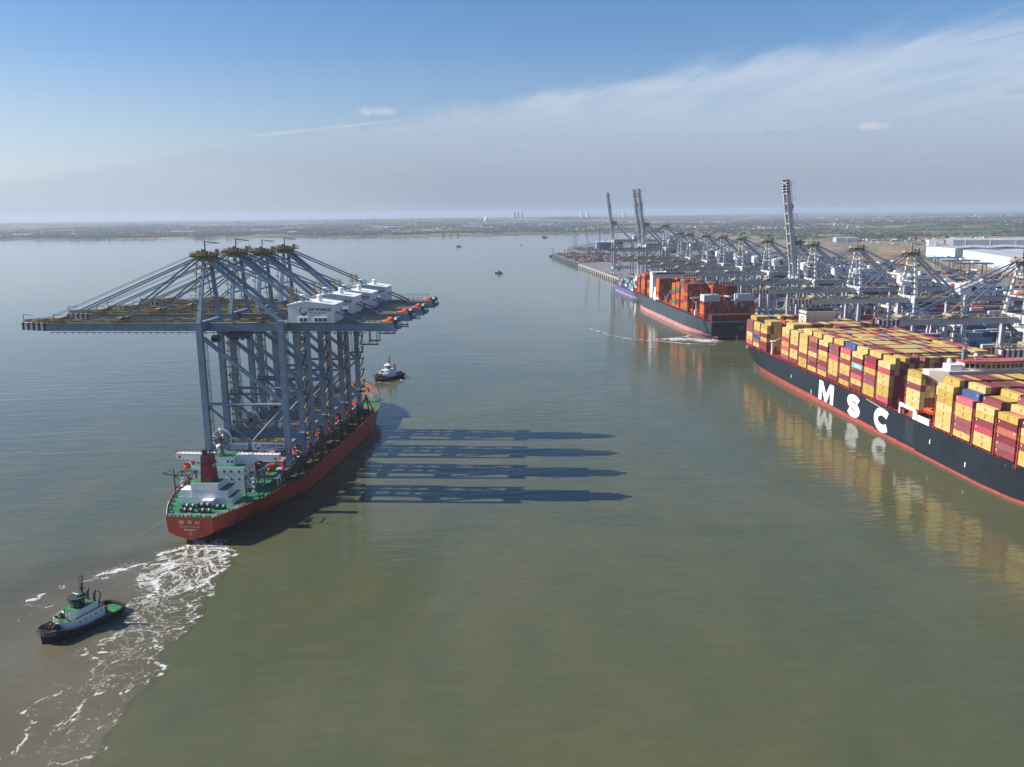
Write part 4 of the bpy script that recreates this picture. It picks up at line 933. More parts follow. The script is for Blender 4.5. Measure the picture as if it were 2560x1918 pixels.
# green poop side decks, boat deck, davits
zbx('boat_deck', 38, 48, 8.5, 17.5, 12.6, 12.9, white_paint, top=deck_green)
mb = MB()
for s in (38.3, 41.5, 44.7, 47.7): mb.bar((s, -17.2, D0), (s, -17.2, 12.7), .35)
mb.rail([(38, -17.4, 12.9), (48, -17.4, 12.9)], 1, .07, 1.5); mb.build('boat_deck_post', white_paint, zh)
def davit(s, t_, sg):
    mb = MB(); mb.bar((s, -t_, 12.9), (s + .3, -t_ - sg * .6, 17.2), .45); mb.bar((s + .3, -t_ - sg * .6, 17.2), (s + .3, -t_ - sg * 3.2, 18.4), .4); mb.bar((s - 1.2, -t_, 12.9), (s + .2, -t_ - sg * .4, 16.4), .3); return mb.build('boat_davit', mat('pale_blue_paint', (.35, .5, .68), .5), zh)
davit(40.2, 11.2, 1); davit(46.5, 11.2, 1); davit(41, -18.5, -1); davit(46.8, -18.5, -1)
def lifeboat(loc, label, rz):
    r = thing('lifeboat', label, 'lifeboat', loc, rz, 'orange lifeboats of the red ship')
    mb = MB(); n = 10; R_ = []
    for i in range(n + 1):
        f = -1 + 2 * i / n; wd = math.sqrt(max(0.02, 1 - abs(f) ** 3)) * 1.45; R_.append([(f * 4.2, -wd, .2), (f * 4.0, -wd * .55, -1.1), (f * 4.0, wd * .55, -1.1), (f * 4.2, wd, .2)])
    for a, b_ in zip(R_[:-1], R_[1:]):
        for j in range(3): mb.face([a[j], b_[j], b_[j + 1], a[j + 1]])
    mb.face(R_[0]); mb.face(R_[-1][::-1]); mb.build('boat_hull', boat_orange, r)
    mb = MB(); mb.blob((0, 0, .25), 4.0, 1.4, 1.15, 10, 6); mb.build('canopy', boat_orange, r)
    mb = MB(); mb.bx(-3.2, -1.6, -.7, .7, 1.0, 1.9); mb.build('conning_hatch', boat_orange, r); return r
a_ = Vector((math.sin(HD), math.cos(HD), 0)); n_ = Vector((math.cos(HD), -math.sin(HD), 0)); O_ = Vector((-90, 292.3, 0))
def zw(s, t_, z): return O_ + a_ * s + n_ * t_ + Vector((0, 0, z))
lifeboat(zw(43.3, 13.4, 15.6), 'orange covered lifeboat in davits on the inner side, right of the white house', math.pi / 2 - HD)
lifeboat(zw(44.2, -21.4, 15.8), 'orange covered lifeboat in davits left of the crimson funnel', math.pi / 2 - HD)
# deck gear: blue reefer and site containers, orange struts under the crane legs
def gear_box(s, t_, z, L_, W_, H_, m, label, rot=0):
    r = MB(); r.bx(-L_ / 2, L_ / 2, -W_ / 2, W_ / 2, 0, H_)
    o = r.build('site_container', [m]); o.location = zw(s, t_, z); o.rotation_euler = (0, 0, math.pi / 2 - HD + rot)
    mb = MB()
    for x in np.linspace(-L_ / 2 + .3, L_ / 2 - .3, 9): mb.bx(x - .12, x + .12, -W_ / 2 - .06, W_ / 2 + .06, .15, H_ - .15)
    mb.build('wall_rib', m, o); mb = MB(); mb.bx(-L_ / 2 - .05, -L_ / 2, -W_ / 2 + .15, W_ / 2 - .15, .15, H_ - .2); mb.build('door', m, o)
    return tag(o, label, 'container', 'site containers on the cargo deck')
cblue = mat('site_blue', (0.04, 0.11, 0.30), .5); cred = mat('site_red', (.42, .03, .04), .5)
gear_box(66, 12.8, 10.4, 12, 2.6, 2.9, cblue, 'blue site container on deck beside the leg of crane 16')
gear_box(96, 12.8, 10.4, 12, 2.6, 2.9, cblue, 'blue site container on deck between cranes 16 and 15')
gear_box(132, 11.5, 10.4, 9, 2.6, 2.8, cred, 'red site container amidships on the carrier deck')
gear_box(170, 3.5, 9, 12, 6, 3.6, cblue, 'blue deck house with red roof near the forecastle')
gear_box(54, 12.5, 9.7, 5, 2.4, 2.6, mat('site_pale_blue', (.25, .42, .6), .5), 'pale blue equipment box near the right hand lifeboat')
mb = MB(); mb.bx(164, 176, -16.5, 16.5, 12.9, 13.3); mb.build('shelter_roof', cred, zh)
for t_ in (-16, -8, 0, 8, 16): mb = MB(); mb.bar((165, -t_, 9), (165, -t_, 12.9), .5); mb.bar((175, -t_, 9), (175, -t_, 12.9), .5); mb.build('shelter_post', white_paint, zh)
for i in range(4):
    for y in (-9.5, 9.5):
        s = 60.5 + 31.9 * i + y - 0.0
        for t_ in (-13.2, 20):
            mb = MB()
            for d in (-4, 4):
                mb.bar((s + d, -t_ - (3.2 if t_ > 0 else -3.2), 9.0), (s, -t_, 19.0), .55); mb.bar((s + d, -t_ + (5.5 if t_ > 0 else -5.5), 9.0), (s, -t_, 17), .55)
            mb.build('sea_fastening', bogie_mat, zh)
        mb = MB(); mb.bx(s - 5, s + 5, -24.0 if False else -22.6, -17.6, 8.9, 9.9); mb.build('fastening_plate', bogie_mat, zh)
    s = 60.5 + 31.9 * i
    mb = MB(); mb.bx(s - 6, s + 6, -17.2, -14.8, 10.4, 13.4); mb.build('cable_box', mat('site_grey_blue', (.2, .28, .36), .5), zh)
    mb = MB()
    for k in range(6): mb.bx(s - 5.4 + k * 2, s - 4.2 + k * 2, -17.0, -15.0, 13.42, 13.75)
    mb.build('cable_tray_slat', white_paint, zh)
    mb = MB(); mb.bar((s + 14, -13, 10), (s + 19, -8, 16), .9); mb.bar((s - 12, -16.5, 9.2), (s - 7, -13.5, 14.5), .8); mb.build('shore_strut', mat('red_strut', (.5, .03, .04), .5), zh)
    mb = MB()
    for k in range(26):
        x = s + random.uniform(-11, 11); t_ = random.uniform(-17, 18); q_ = random.uniform(.4, 1.3); mb.bx(x - q_, x + q_, -t_ - q_, -t_ + q_, 9.0, 9.0 + random.uniform(.6, 3.2), random.choice((0, 0, 1, 2)))
    cg = mb.build('lashing_gear', [bogie_mat, deck_brown, grey_mid], zh); cg['kind'] = 'stuff'
# forecastle
mb = MB(); fp = [Pzc(s, sd * (zh_h(s) - .6), 0)[:2] for sd, ss in ((1, (192, 200, 208, 214, 219, 224, 228)), (-1, (228, 224, 219, 214, 208, 200, 192))) for s in ss]
mb.prism(fp, 9.6, 13.6, 0, 1); mb.build('forecastle', [white_weather, deck_brown], zh)
for s, t_ in ((203, 6), (203, -5), (214, 3)): winch(s, t_, zh, 13.6)
mb = MB(); mb.rail([Pzc(s, zh_h(s) - .7, 13.6) for s in (192, 200, 208, 214, 219, 224, 228)], 1.1, .1, 1.4); mb.rail([Pzc(s, -zh_h(s) + .7, 13.6) for s in (192, 200, 208, 214, 219, 224, 228)], 1.1, .1, 1.4)
for s, t_ in ((197, 14), (201, 12.5), (206, 11), (210, 8), (215, 6), (198, 9)): mb.tube((s, -t_, 13.6), (s, -t_, 14.8), .5, n=8)
mb.build('forecastle_fittings', dark_steel, zh)
mb = MB(); mb.bar((191, -18.5, 9.5), (191, -18.5, 19), .35); mb.bar((193, -18.4, 9.5), (190.5, -16, 15), .3); mb.build('gangway_post', white_paint, zh)
# rudder head and dark skeg at the stern
mb = MB(); mb.bx(4.5, 9, .2, 1.4, -2.5, 2.2); mb.build('rudder', mat('weedy_rudder', (.1, .06, .05), .8, var=.4, vscale=1.0), zh)
# towing line from the stern to the tug (thin)
# ================================================================== tugs
def make_tug(name, label, green, loc, rz, group):
    r = thing(name, label, 'tugboat', loc, rz, group)
    hm_ = tug_hull
    Lh = 13.5; P = lambda s, t_, z: (s, -t_, z)
    S = [-13.5, -13, -12, -10.5, -8, -4, 0, 4, 7, 9.5, 11.3, 12.5, 13.2, 13.5]
    hD = I1(S, [2.6, 3.7, 4.6, 5.1, 5.4, 5.55, 5.6, 5.5, 5.2, 4.5, 3.5, 2.4, 1.3, .3]); hW = I1(S, [1.8, 2.8, 3.8, 4.4, 4.9, 5.2, 5.2, 5.0, 4.4, 3.2, 2.0, 1.0, .4, .02])
    dk = I1([-13.5, -8, 0, 5, 10, 13.5], [2.5, 2.3, 2.4, 3.0, 4.0, 4.9])
    loft_hull('hull', r, P, S, [-1.2, 0, .8, 1.6], lambda s, z: hW(s) + (hD(s) - hW(s)) * min(1, max(0, z / dk(s))) ** .7, lambda s: -1.2, dk, lambda s: -9, [hm_, hm_, tug_green if green else deck_red], bul=1.15)
    # fender belt
    mb = MB(); pts = [P(s, sd * (hD(s) + .16), dk(s) - .35) for sd, ss in ((-1, S), (1, S[::-1])) for s in ss]
    for p, q in zip(pts, pts[1:] + pts[:1]): mb.tube(p, q, .42, n=6)
    mb.build('fender', rubber, r)
    for k in range(9):
        a = math.radians(-70 + k * 17.5); mb = MB(); mb.bx(-.28, .28, -.5, .5, -.9, .5); o = mb.build('bow_fender_block', mat('worn_grey_rubber', (.10, .10, .115), .8), r); o.location = (10.4 + 3.25 * math.cos(a), 3.9 * math.sin(a), 4.0); o.rotation_euler = (0, 0, a)
    for k in range(14):
        for sd in (-1, 1):
            s = -9 + k * 1.35; mb = MB(); mb.tube((s, sd * (hD(s) + .25), dk(s) - 1.0), (s, sd * (hD(s) + .55), dk(s) - 1.0), .42, n=8); mb.build('tyre_fender', rubber, r)
    W_ = white_paint
    # deck house tiers
    mb = MB(); mb.prism([(-6.5, -2.9), (4.5, -3.9), (7.4, -2.9), (8.3, -1.2), (8.3, 1.2), (7.4, 2.9), (4.5, 3.9), (-6.5, 2.9)], 1.6, 4.9, 0, 1); h1 = mb.build('deckhouse', [W_, tug_green if green else W_], r)
    mb = MB(); mb.prism([(-4.8, -2.2), (3.0, -3.1), (4.9, -2.0), (5.3, 0), (4.9, 2.0), (3.0, 3.1), (-4.8, 2.2)], 4.95, 7.0, 0, 1); mb.build('upper_house', [W_, tug_green if green else W_], r)
    oc = [(math.cos(math.radians(22.5 + 45 * i)), math.sin(math.radians(22.5 + 45 * i))) for i in range(8)]
    mb = MB()
    for i in range(8):
        (ax, ay), (bx_, by) = oc[i], oc[(i + 1) % 8]; R0, R1 = 2.05, 2.5
        mb.face([(R0 * ax + .6, R0 * ay, 7.0), (R0 * bx_ + .6, R0 * by, 7.0), (R1 * bx_ + .6, R1 * by, 9.7), (R1 * ax + .6, R1 * ay, 9.7)])
    wh = mb.build('wheelhouse', tug_dark_green if green else W_, r)
    for i in range(8):
        (ax, ay), (bx_, by) = oc[i], oc[(i + 1) % 8]
        for z0, z1 in ((7.5, 8.3), (8.45, 9.45)):
            f0, f1 = (z0 - 7) / 2.7, (z1 - 7) / 2.7; R0 = 2.08 + .45 * f0; R1 = 2.08 + .45 * f1
            def L_(u, R_): return ((ax + (bx_ - ax) * u) * R_ + .6, (ay + (by - ay) * u) * R_)
            mb = MB(); mb.face([(*L_(.08, R0), z0), (*L_(.92, R0), z0), (*L_(.92, R1), z1), (*L_(.08, R1), z1)]); mb.build('window', glass_dark, wh)
    mb = MB(); mb.prism([(x * 2.85 + .6, y * 2.85) for x, y in oc], 9.7, 10.15, 0, 1); mb.build('wheelhouse_roof', [tug_dark_green if green else W_, mat('dark_roof', (.03, .035, .045), .6) if green else W_], r)
    mb = MB(); mb.bx(-1.6, .4, -1.1, 1.1, 10.15, 10.75); mb.build('roof_hatch', tug_green if green else W_, r)
    for x, y, z in [(s, sd * (3.92 if s > 3 else 2.95 + (s + 6.5) * .088), 3.6) for s in (-5, -3, -1, 1, 3) for sd in (-1, 1)]: 
        mb = MB(); mb.bx(x - .22, x + .22, y - .03 * np.sign(y) - .02, y + .05 * np.sign(y) + .02, z - .2, z + .25); mb.build('porthole', glass_dark, h1)
    # mast
    mb = MB(); mb.bar((-1.2, 0, 10.1), (-1.9, 0, 16.0), .55, .4, 0, .3, .25)
    mb.bar((-.3, -.5, 10.2), (-1.4, 0, 13.5), .16); mb.bar((-.3, .5, 10.2), (-1.4, 0, 13.5), .16)
    for z, l in ((11.9, 1.3), (13.6, 1.1), (14.6, 1.4), (15.4, 1.1)): mb.bar((-1.5, -l, z), (-1.5, l, z), .16); mb.bar((-1.5 - l * .4, 0, z), (-1.3 + l * .5, 0, z), .12); mb.bar((-1.5, -l, z), (-1.5, -l, z + .55), .14); mb.bar((-1.5, l, z), (-1.5, l, z + .55), .14)
    mb.build('mast', dark_steel, r)
    mb = MB(); mb.bar((.9, -1.2, 11.1), (.9, 1.2, 11.1), .22, .18); mb.tube((.9, 0, 10.2), (.9, 0, 11.1), .12, n=6); mb.build('radar_scanner', W_, r)
    for sd in (-1, 1):
        mb = MB(); mb.tube((-4.0, sd * 1.6, 6.5), (-4.3, sd * 1.6, 9.6), .42, n=8); mb.tube((-4.3, sd * 1.6, 9.6), (-4.9, sd * 1.6, 10.3), .36, n=8); mb.build('exhaust_pipe', dark_steel, r)
    for x, y, z in ((6.0, 2.6, 5.3), (6.3, -2.5, 5.3), (6.9, 0.5, 5.1)): mb = MB(); mb.tube((x, y, 4.9), (x, y, z + .35), .3, n=8); mb.bar((x, y, z + .3), (x + .9, y, z + .6), .3); mb.build('fire_monitor', monitor_red, r)
    mb = MB()
    mb.tube((9.6, -1.7, 4.1), (9.6, 1.7, 4.1), .95, n=12); 
    for y in (-1.8, 0, 1.8): mb.tube((9.6, y - .08, 4.1), (9.6, y + .08, 4.1), 1.25, n=12)
    mb.bx(8.9, 10.3, -2.1, 2.1, 2.9, 3.4)
    for i in range(14): x = random.uniform(8.7, 10.6); y = random.uniform(-2, 2); mb.bx(x - .2, x + .2, y - .2, y + .2, 3.4, 5.0 + random.random() * .4)
    mb.build('bow_winch', mat('dark_rusty_winch', (.045, .03, .022), .7), r)
    mb = MB(); mb.tube((-7.4, -1.3, 2.9), (-7.4, 1.3, 2.9), .95, n=12); mb.bx(-8.3, -6.5, -1.8, -1.4, 1.4, 3.6); mb.bx(-8.3, -6.5, 1.4, 1.8, 1.4, 3.6); mb.bx(-6.6, -5.6, -2, -.6, 3.6, 5.0); mb.build('towing_winch', monitor_red, r)
    mb = MB(); mb.bar((-5.6, 1.2, 4.9), (-6.8, 1.2, 8.3), .4, .35); mb.bar((-6.8, 1.2, 8.3), (-5.6, 1.2, 9.8), .3, .25); mb.bar((-5.8, -.6, 5), (-6.0, -.6, 8.6), .14); mb.build('deck_crane', dark_steel, r)
    mb = MB(); mb.rail([(-6.4, -2.9, 4.95), (4.4, -3.8, 4.95), (7.3, -2.8, 4.95), (8.2, -1.1, 4.95), (8.2, 1.1, 4.95), (7.3, 2.8, 4.95), (4.4, 3.8, 4.95), (-6.4, 2.9, 4.95)], 1.0, .05, 1.2); mb.build('handrail', W_, r)
    mb = MB(); mb.bar((5.6, .3, 4.95), (5.4, .3, 8.0), .22, .2); mb.bx(5.3, 6.1, -1.6, -.6, 4.95, 6.6); mb.build('foredeck_post', dark_steel, r)
    return r
tg = make_tug('tugboat', 'black tug with bright green decks and white house in the brown wash at lower left', True, (-105.3, 233.7, -0.25), math.atan2(-22, -13.6), 'tugs attending the red ship')
tg.scale = (.9, .9, .93)
t2 = make_tug('tugboat', 'dark tug with white house ahead of the red ship, towing at its bow', False, (-39.6, 597.2, -0.2), math.atan2(588 - 607.4, -47.7 + 31.6), 'tugs attending the red ship')
mb = MB(); mb.bx(-9.5, -6, -4.4, 4.4, 2.2, 4.6); mb.build('blue_deck_cargo', cblue, t2)
mb = MB(); p0 = zw(226, 3, 14.2); mb.bar(p0, (-35.5, 588, 3.4), .12); tag(mb.build('tow_line', rope_mat), 'thin tow line between the red ship bow and the dark tug', 'rope')
mb = MB(); mb.bar(zw(1, -9.4, 10.2), (-114.2, 290.5, .3), .07); tag(mb.build('mooring_line', rope_mat), 'pale line hanging from the stern of the red ship into the water', 'rope')
# ------------------------------------------------------------------ containers
CC = {'yellow': (0.60, 0.42, 0.11), 'maroon': (0.25, 0.043, 0.052), 'red': (0.48, 0.04, 0.07), 'salmon': (0.42, 0.12, 0.055), 'rust': (0.27, 0.05, 0.03), 'blue': (0.035, 0.075, 0.24), 'teal': (0.20, 0.46, 0.43),
      'orange': (0.60, 0.145, 0.02), 'green': (0.05, 0.22, 0.10), 'white': (0.62, 0.64, 0.65), 'pale blue': (0.10, 0.33, 0.55), 'grey': (0.25, 0.27, 0.3), 'dark blue': (0.03, 0.045, 0.10), 'brown': (0.17, 0.065, 0.045)}
def cont_mat(nm):
    key = 'container_' + nm.replace(' ', '_')
    if key in MATS: return MATS[key]
    m = bpy.data.materials.new(key); m.use_nodes = True; t = m.node_tree; b = t.nodes['Principled BSDF']; col = CC[nm]
    oi = N(t, 'ShaderNodeObjectInfo'); geo = N(t, 'ShaderNodeNewGeometry')
    n = N(t, 'ShaderNodeTexNoise'); n.inputs['Scale'].default_value = 0.5; n.inputs['Detail'].default_value = 5; LK(t, geo.outputs['Position'], n.inputs['Vector'])
    c = mix_col(t, map_range(t, n.outputs[0], 0.35, 0.7), tuple(x * .86 for x in col), tuple(min(1, x * 1.06) for x in col))
    hs = N(t, 'ShaderNodeHueSaturation'); LK(t, c, hs.inputs['Color'])
    LK(t, map_range(t, oi.outputs['Random'], 0, 1, .80, 1.12, False), hs.inputs['Value']); LK(t, map_range(t, oi.outputs['Random'], 0, 1, 1.05, .82, False), hs.inputs['Saturation'])
    # door ends and roof dust keep their own dull coat
    LK(t, hs.outputs[0], b.inputs['Base Color']); b.inputs['Roughness'].default_value = 0.5
    # fine vertical corrugation
    sx = N(t, 'ShaderNodeTexCoord'); s = N(t, 'ShaderNodeSeparateXYZ'); LK(t, sx.outputs['Object'], s.inputs[0])
    wv = math_node(t, 'SINE', math_node(t, 'MULTIPLY', s.outputs[1], 22.0)); bp = N(t, 'ShaderNodeBump'); bp.inputs['Strength'].default_value = .35; bp.inputs['Distance'].default_value = .04
    LK(t, wv, bp.inputs['Height']); LK(t, bp.outputs[0], b.inputs['Normal'])
    MATS[key] = m; return m
CL, CW, CH = 12.19, 2.44, 2.88
def cont_mesh(nm):
    mb = MB(); h = CL / 2; w_ = CW / 2; e = .045
    mb.bx(-w_ + e, w_ - e, -h + e, h - e, .08, CH - .05)
    for x in (-w_, w_ - .16):
        for y in (-h, h - .16): mb.bx(x, x + .16, y, y + .16, 0, CH)
    for x in (-w_ + .005, w_ - .13):
        mb.bx(x, x + .125, -h + .16, h - .16, .005, .17); mb.bx(x, x + .125, -h + .16, h - .16, CH - .13, CH - .005)
    for y in (-h + .005, h - .11): mb.bx(-w_ + .16, w_ - .16, y, y + .105, .005, .15); mb.bx(-w_ + .16, w_ - .16, y, y + .105, CH - .12, CH - .005)
    for sg in (-1, 1):                       # door bars on one end
        mb.bx(sg * .55 - .04, sg * .55 + .04, h - .03, h + .03, .2, CH - .2)
    mats = [cont_mat(nm), MATS['sign_navy_ink'] if nm == 'yellow' else MATS['sign_white']]
    if nm == 'yellow':                       # the carrier's mark stacked on the side, three small black blocks
        for sd in (-1, 1):
            x = sd * (w_ - e + .012)
            for k in range(3):
                z0 = .75 + k * .5
                for (ya, yb, za_, zb) in ((-.42, .42, 0, .10), (-.42, .42, .3, .4), (-.42, -.3, 0, .4), (.3, .42, 0, .4), (-.06, .06, 0, .4)):
                    mb.face([(x, ya, z0 + za_), (x, yb, z0 + za_), (x, yb, z0 + zb), (x, ya, z0 + zb)], 1)
    else:                                    # small number panel by the door end, vertical
        for sd in (-1, 1):
            x = sd * (w_ - e + .012); ys = 4.9 if nm not in ('blue', 'salmon') else -4.9
            if nm in ('maroon', 'red', 'salmon', 'rust', 'blue'): mb.face([(x, ys, 1.7), (x, ys + .42, 1.7), (x, ys + .42, 2.45), (x, ys, 2.45)], 1)
            if nm == 'teal': mb.face([(x, -2.5, 1.0), (x, 2.5, 1.0), (x, 2.5, 1.8), (x, -2.5, 1.8)], 1)
    return mb.mesh('container_' + nm.replace(' ', '_'), mats)
CM = {k: cont_mesh(k) for k in CC}
class Bulk:                                  # many small boxes joined into one stuff object
    def __init__(s): s.c = []; s.mats = []; s.mi = {}
    def add(s, x, y, z, lx, ly, lz, nm):
        if nm not in s.mi: s.mi[nm] = len(s.mats); s.mats.append(cont_mat(nm))
        s.c.append((x - lx / 2, x + lx / 2, y - ly / 2, y + ly / 2, z, z + lz, s.mi[nm]))
    def build(s, name, label, cat, rz=0.0, origin=(0, 0, 0)):
        a = np.array(s.c, float); n = len(a)
        ix = [(0, 2, 4), (1, 2, 4), (1, 3, 4), (0, 3, 4), (0, 2, 5), (1, 2, 5), (1, 3, 5), (0, 3, 5)]
        V = np.stack([a[:, list(k)] for k in ix], 1).reshape(-1, 3)
        Fq = np.array([(4, 5, 6, 7), (0, 1, 5, 4), (1, 2, 6, 5), (2, 3, 7, 6), (3, 0, 4, 7)])
        Fc = (np.arange(n)[:, None, None] * 8 + Fq[None]).reshape(-1, 4)
        me = bpy.data.meshes.new(name); me.from_pydata(V.tolist(), [], Fc.tolist())
        for m in s.mats: me.materials.append(m)
        me.polygons.foreach_set('material_index', np.repeat(a[:, 6].astype(np.int32), 5)); me.update()
        o = link(name, me, None, origin, (0, 0, rz)); return tag(o, label, cat, kind='stuff')

# ------------------------------------------------------------------ the yellow-stacked container ship (bow towards the camera)
MX, MY, MRZ = 224.6, 480.0, -0.0145            # the ship frame: local x = across from the near side, local y = along
ms = thing('container_ship', 'huge black container ship stacked with yellow and maroon containers, white letters on its side', 'ship', (MX, MY, 0), MRZ)
LY = lambda Y: Y - MY
Pm = lambda s, t_, z: (30.75 + t_, LY(614 - s), z)       # s from the stern
m_dk = I1([0, 10, 200, 300, 345, 372, 403], [14.6, 15.6, 15.6, 15.4, 17.5, 19.5, 21.5])
m_h = I1([0, 3, 8, 300, 340, 360, 378, 392, 400, 403], [29.4, 30.3, 30.7, 30.75, 30.2, 27.5, 20.5, 11.5, 4, .3])
m_w = I1([0, 12, 18, 28, 50, 80, 110, 275, 292, 308, 322, 345, 366, 384, 392], [24, 25.2, 26.0, 27.6, 29.2, 30.2, 30.75, 30.75, 30.6, 29.2, 25.5, 17.5, 9.5, 2.5, .1])
m_lo = I1([0, 6, 12, 18, 22], [9.5, 6.5, 3.0, 0.0, -2])
def m_hb(s, z):
    f = min(1, max(0, (z - .5) / (m_dk(s) - .5))); return m_w(s) + (m_h(s) - m_w(s)) * f ** (.7 if s < 100 else 1.4)
mst = [0, 3, 6, 9, 12, 15, 18, 22, 28, 38, 50, 65, 80, 110, 150, 200, 240, 275, 292, 300, 308, 315, 322, 333, 345, 356, 366, 375, 384, 392, 398, 403]
m_boot = I1([0, 150, 260, 330, 403], [3.0, 2.9, 1.1, 1.5, 2.0])
blv = [-2, -1, 0, .6, 1.1, 1.7, 2.3, 2.9, 3.6, 5, 7, 9, 11, 13]
loft_hull('hull', ms, Pm, mst, blv, m_hb, m_lo, m_dk, m_boot, [hull_navy, boot_red, deck_red], bul=.9)
def stroke(pts, wd, closed=False):
    """a flat band along a curve in the letter plane"""
    P = [Vector((x, y)) for x, y in pts]; out = []
    for i, p in enumerate(P):
        d = (P[min(i + 1, len(P) - 1)] - P[max(i - 1, 0)]).normalized(); n = Vector((-d.y, d.x)); out.append((p + n * wd / 2, p - n * wd / 2))
    return [(a[0], a[1], b_[1], b_[0]) for a, b_ in zip(out[:-1], out[1:])]
def mletter(ch, y0, y1, z0, z1):
    W_, H_ = abs(y1 - y0), z1 - z0; F = []; k = 4.2
    if ch == 'M':
        q = [(0, 0), (k, 0), (k, H_ * .62), (W_ / 2 - 1.5, 0), (W_ / 2 + 1.5, 0), (W_ - k, H_ * .62), (W_ - k, 0), (W_, 0), (W_, H_), (W_ - 5.2, H_), (W_ / 2, H_ * .42), (5.2, H_), (0, H_)]
        F = [(q[0], q[1], q[2], q[12]), (q[2], q[11], q[12]), (q[2], q[3], q[10], q[11]), (q[3], q[4], q[10]), (q[4], q[5], q[9], q[10]), (q[5], q[8], q[9]), (q[5], q[6], q[7], q[8])]
    elif ch == 'C':
        F = stroke([(W_ / 2 + (W_ / 2 - k / 2) * math.cos(math.radians(a)), H_ / 2 + (H_ / 2 - 1.5) * math.sin(math.radians(a))) for a in np.linspace(42, 318, 30)], 4.1)
    else:
        rx, ry_ = W_ / 2 - k / 2, H_ / 4 - .75; top = H_ - 1.5 - ry_; bot = 1.5 + ry_
        p = [(W_ / 2 + rx * math.cos(math.radians(a)), top + ry_ * math.sin(math.radians(a))) for a in np.linspace(18, 262, 20)] + [(W_ / 2 + rx * math.cos(math.radians(a)), bot + ry_ * math.sin(math.radians(a))) for a in np.linspace(82, -162, 20)]
        F = stroke(p, 3.7)
    mb = MB()
    for f in F: mb.face([(-.07, LY(y0 - u), z0 + v) for u, v in f])
    return mb.build('ship_lettering', letter_white, ms)
mletter('M', 483.3, 463.3, 2.75, 14.3); mletter('S', 446.2, 430.4, 2.4, 14.2); mletter('C', 415.0, 397.6, 2.2, 13.9)
# small hull marks: draught marks, pilot boarding mark
for y, z in ((526, 8.2), (362, 8.6), (334, 6.0)):
    mb = MB(); mb.bx(-.08, -.04, LY(y) - .3, LY(y) + .3, z - 1.1, z + 1.1); mb.build('draught_mark', letter_white, ms)
mb = MB(); mb.bx(-.06, -.03, LY(380) - 4.2, LY(380) + 4.2, 3.4, 14.2); mb.build('side_door_patch', mat('patched_navy_paint', (.028, .034, .044), .5, var=.15, vscale=.8), ms)
mb = MB()
for k in range(3): mb.bx(-.08, -.04, LY(494) - .9, LY(494) + .9, 3.2 + k * 1.0, 3.9 + k * 1.0)
mb.build('load_mark', mat('grey_mark', (.35, .37, .4), .6), ms)
E_BASE = 17.35
def dzY(Y): return -0.010 * max(0, 430 - Y)
BAYS = [613.7, 599.3, 585.0, 545.3, 530.7, 516.2, 501.8, 487.2, 472.8, 458.2, 444.0, 429.5, 414.8, 385.8, 359.6, 345.0, 330.3, 315.6, 301.0]
ROW0 = ['MMMYYR', 'YYMBMY', 'YYMYMM', 'YYRYRYM', 'YYYMYYM', 'YYYYMYY', 'SMMYMMY', 'YMYYMMY', 'MMRYYYM', 'RYMYYMY', 'YMTMRYM', 'MRYMMYY', 'YRYYYYR', 'YYMYYY', 'YYYYYYY', 'RYYMMY', 'YYMRYY', 'YMSMMM', 'MYYMYY']
KEY = {'M': 'maroon', 'Y': 'yellow', 'R': 'red', 'B': 'blue', 'T': 'teal', 'S': 'salmon', 'U': 'rust'}
# tiers per row group: (upto row, tiers)
PROF = {0: [(1, 6), (24, 7)], 1: [(1, 6), (3, 5), (9, 6), (24, 6)], 2: [(1, 6), (4, 7), (8, 7), (24, 7)],
        3: [(1, 7), (14, 8), (24, 8)], 4: [(1, 7), (2, 7), (11, 7), (17, 8), (24, 7)], 5: [(1, 7), (24, 8)], 6: [(1, 7), (2, 8), (18, 8), (24, 8)], 7: [(1, 7), (24, 8)], 8: [(1, 7), (2, 8), (24, 8)], 9: [(1, 7), (24, 8)],
        10: [(1, 7), (2, 8), (13, 8), (24, 8)], 11: [(1, 7), (15, 8), (24, 8)], 12: [(1, 7), (9, 8), (16, 8), (24, 8)], 13: [(4, 6), (24, 0)], 14: [(1, 7), (24, 8)], 15: [(1, 6), (2, 7), (24, 8)], 16: [(1, 6), (4, 7), (24, 8)], 17: [(1, 6), (3, 7), (24, 8)], 18: [(1, 6), (24, 7)]}
ROW1TOP = {0: 'Y', 1: 'R', 2: 'Y', 3: 'Y', 4: 'Y', 5: 'Y', 6: 'Y', 7: 'Y', 8: 'Y', 9: 'B', 10: 'Y', 11: 'Y', 12: 'Y', 14: 'Y', 15: 'B', 16: 'M', 17: 'R'}
rc = random.Random(5)
def rcol():
    return rc.choices(['yellow', 'maroon', 'red', 'rust', 'blue', 'teal', 'salmon', 'brown'], [54, 24, 5, 6, 2, 1.5, 3, 4])[0]
conts = []                                   # (score, bay, row, tier, colour, x, y, z)
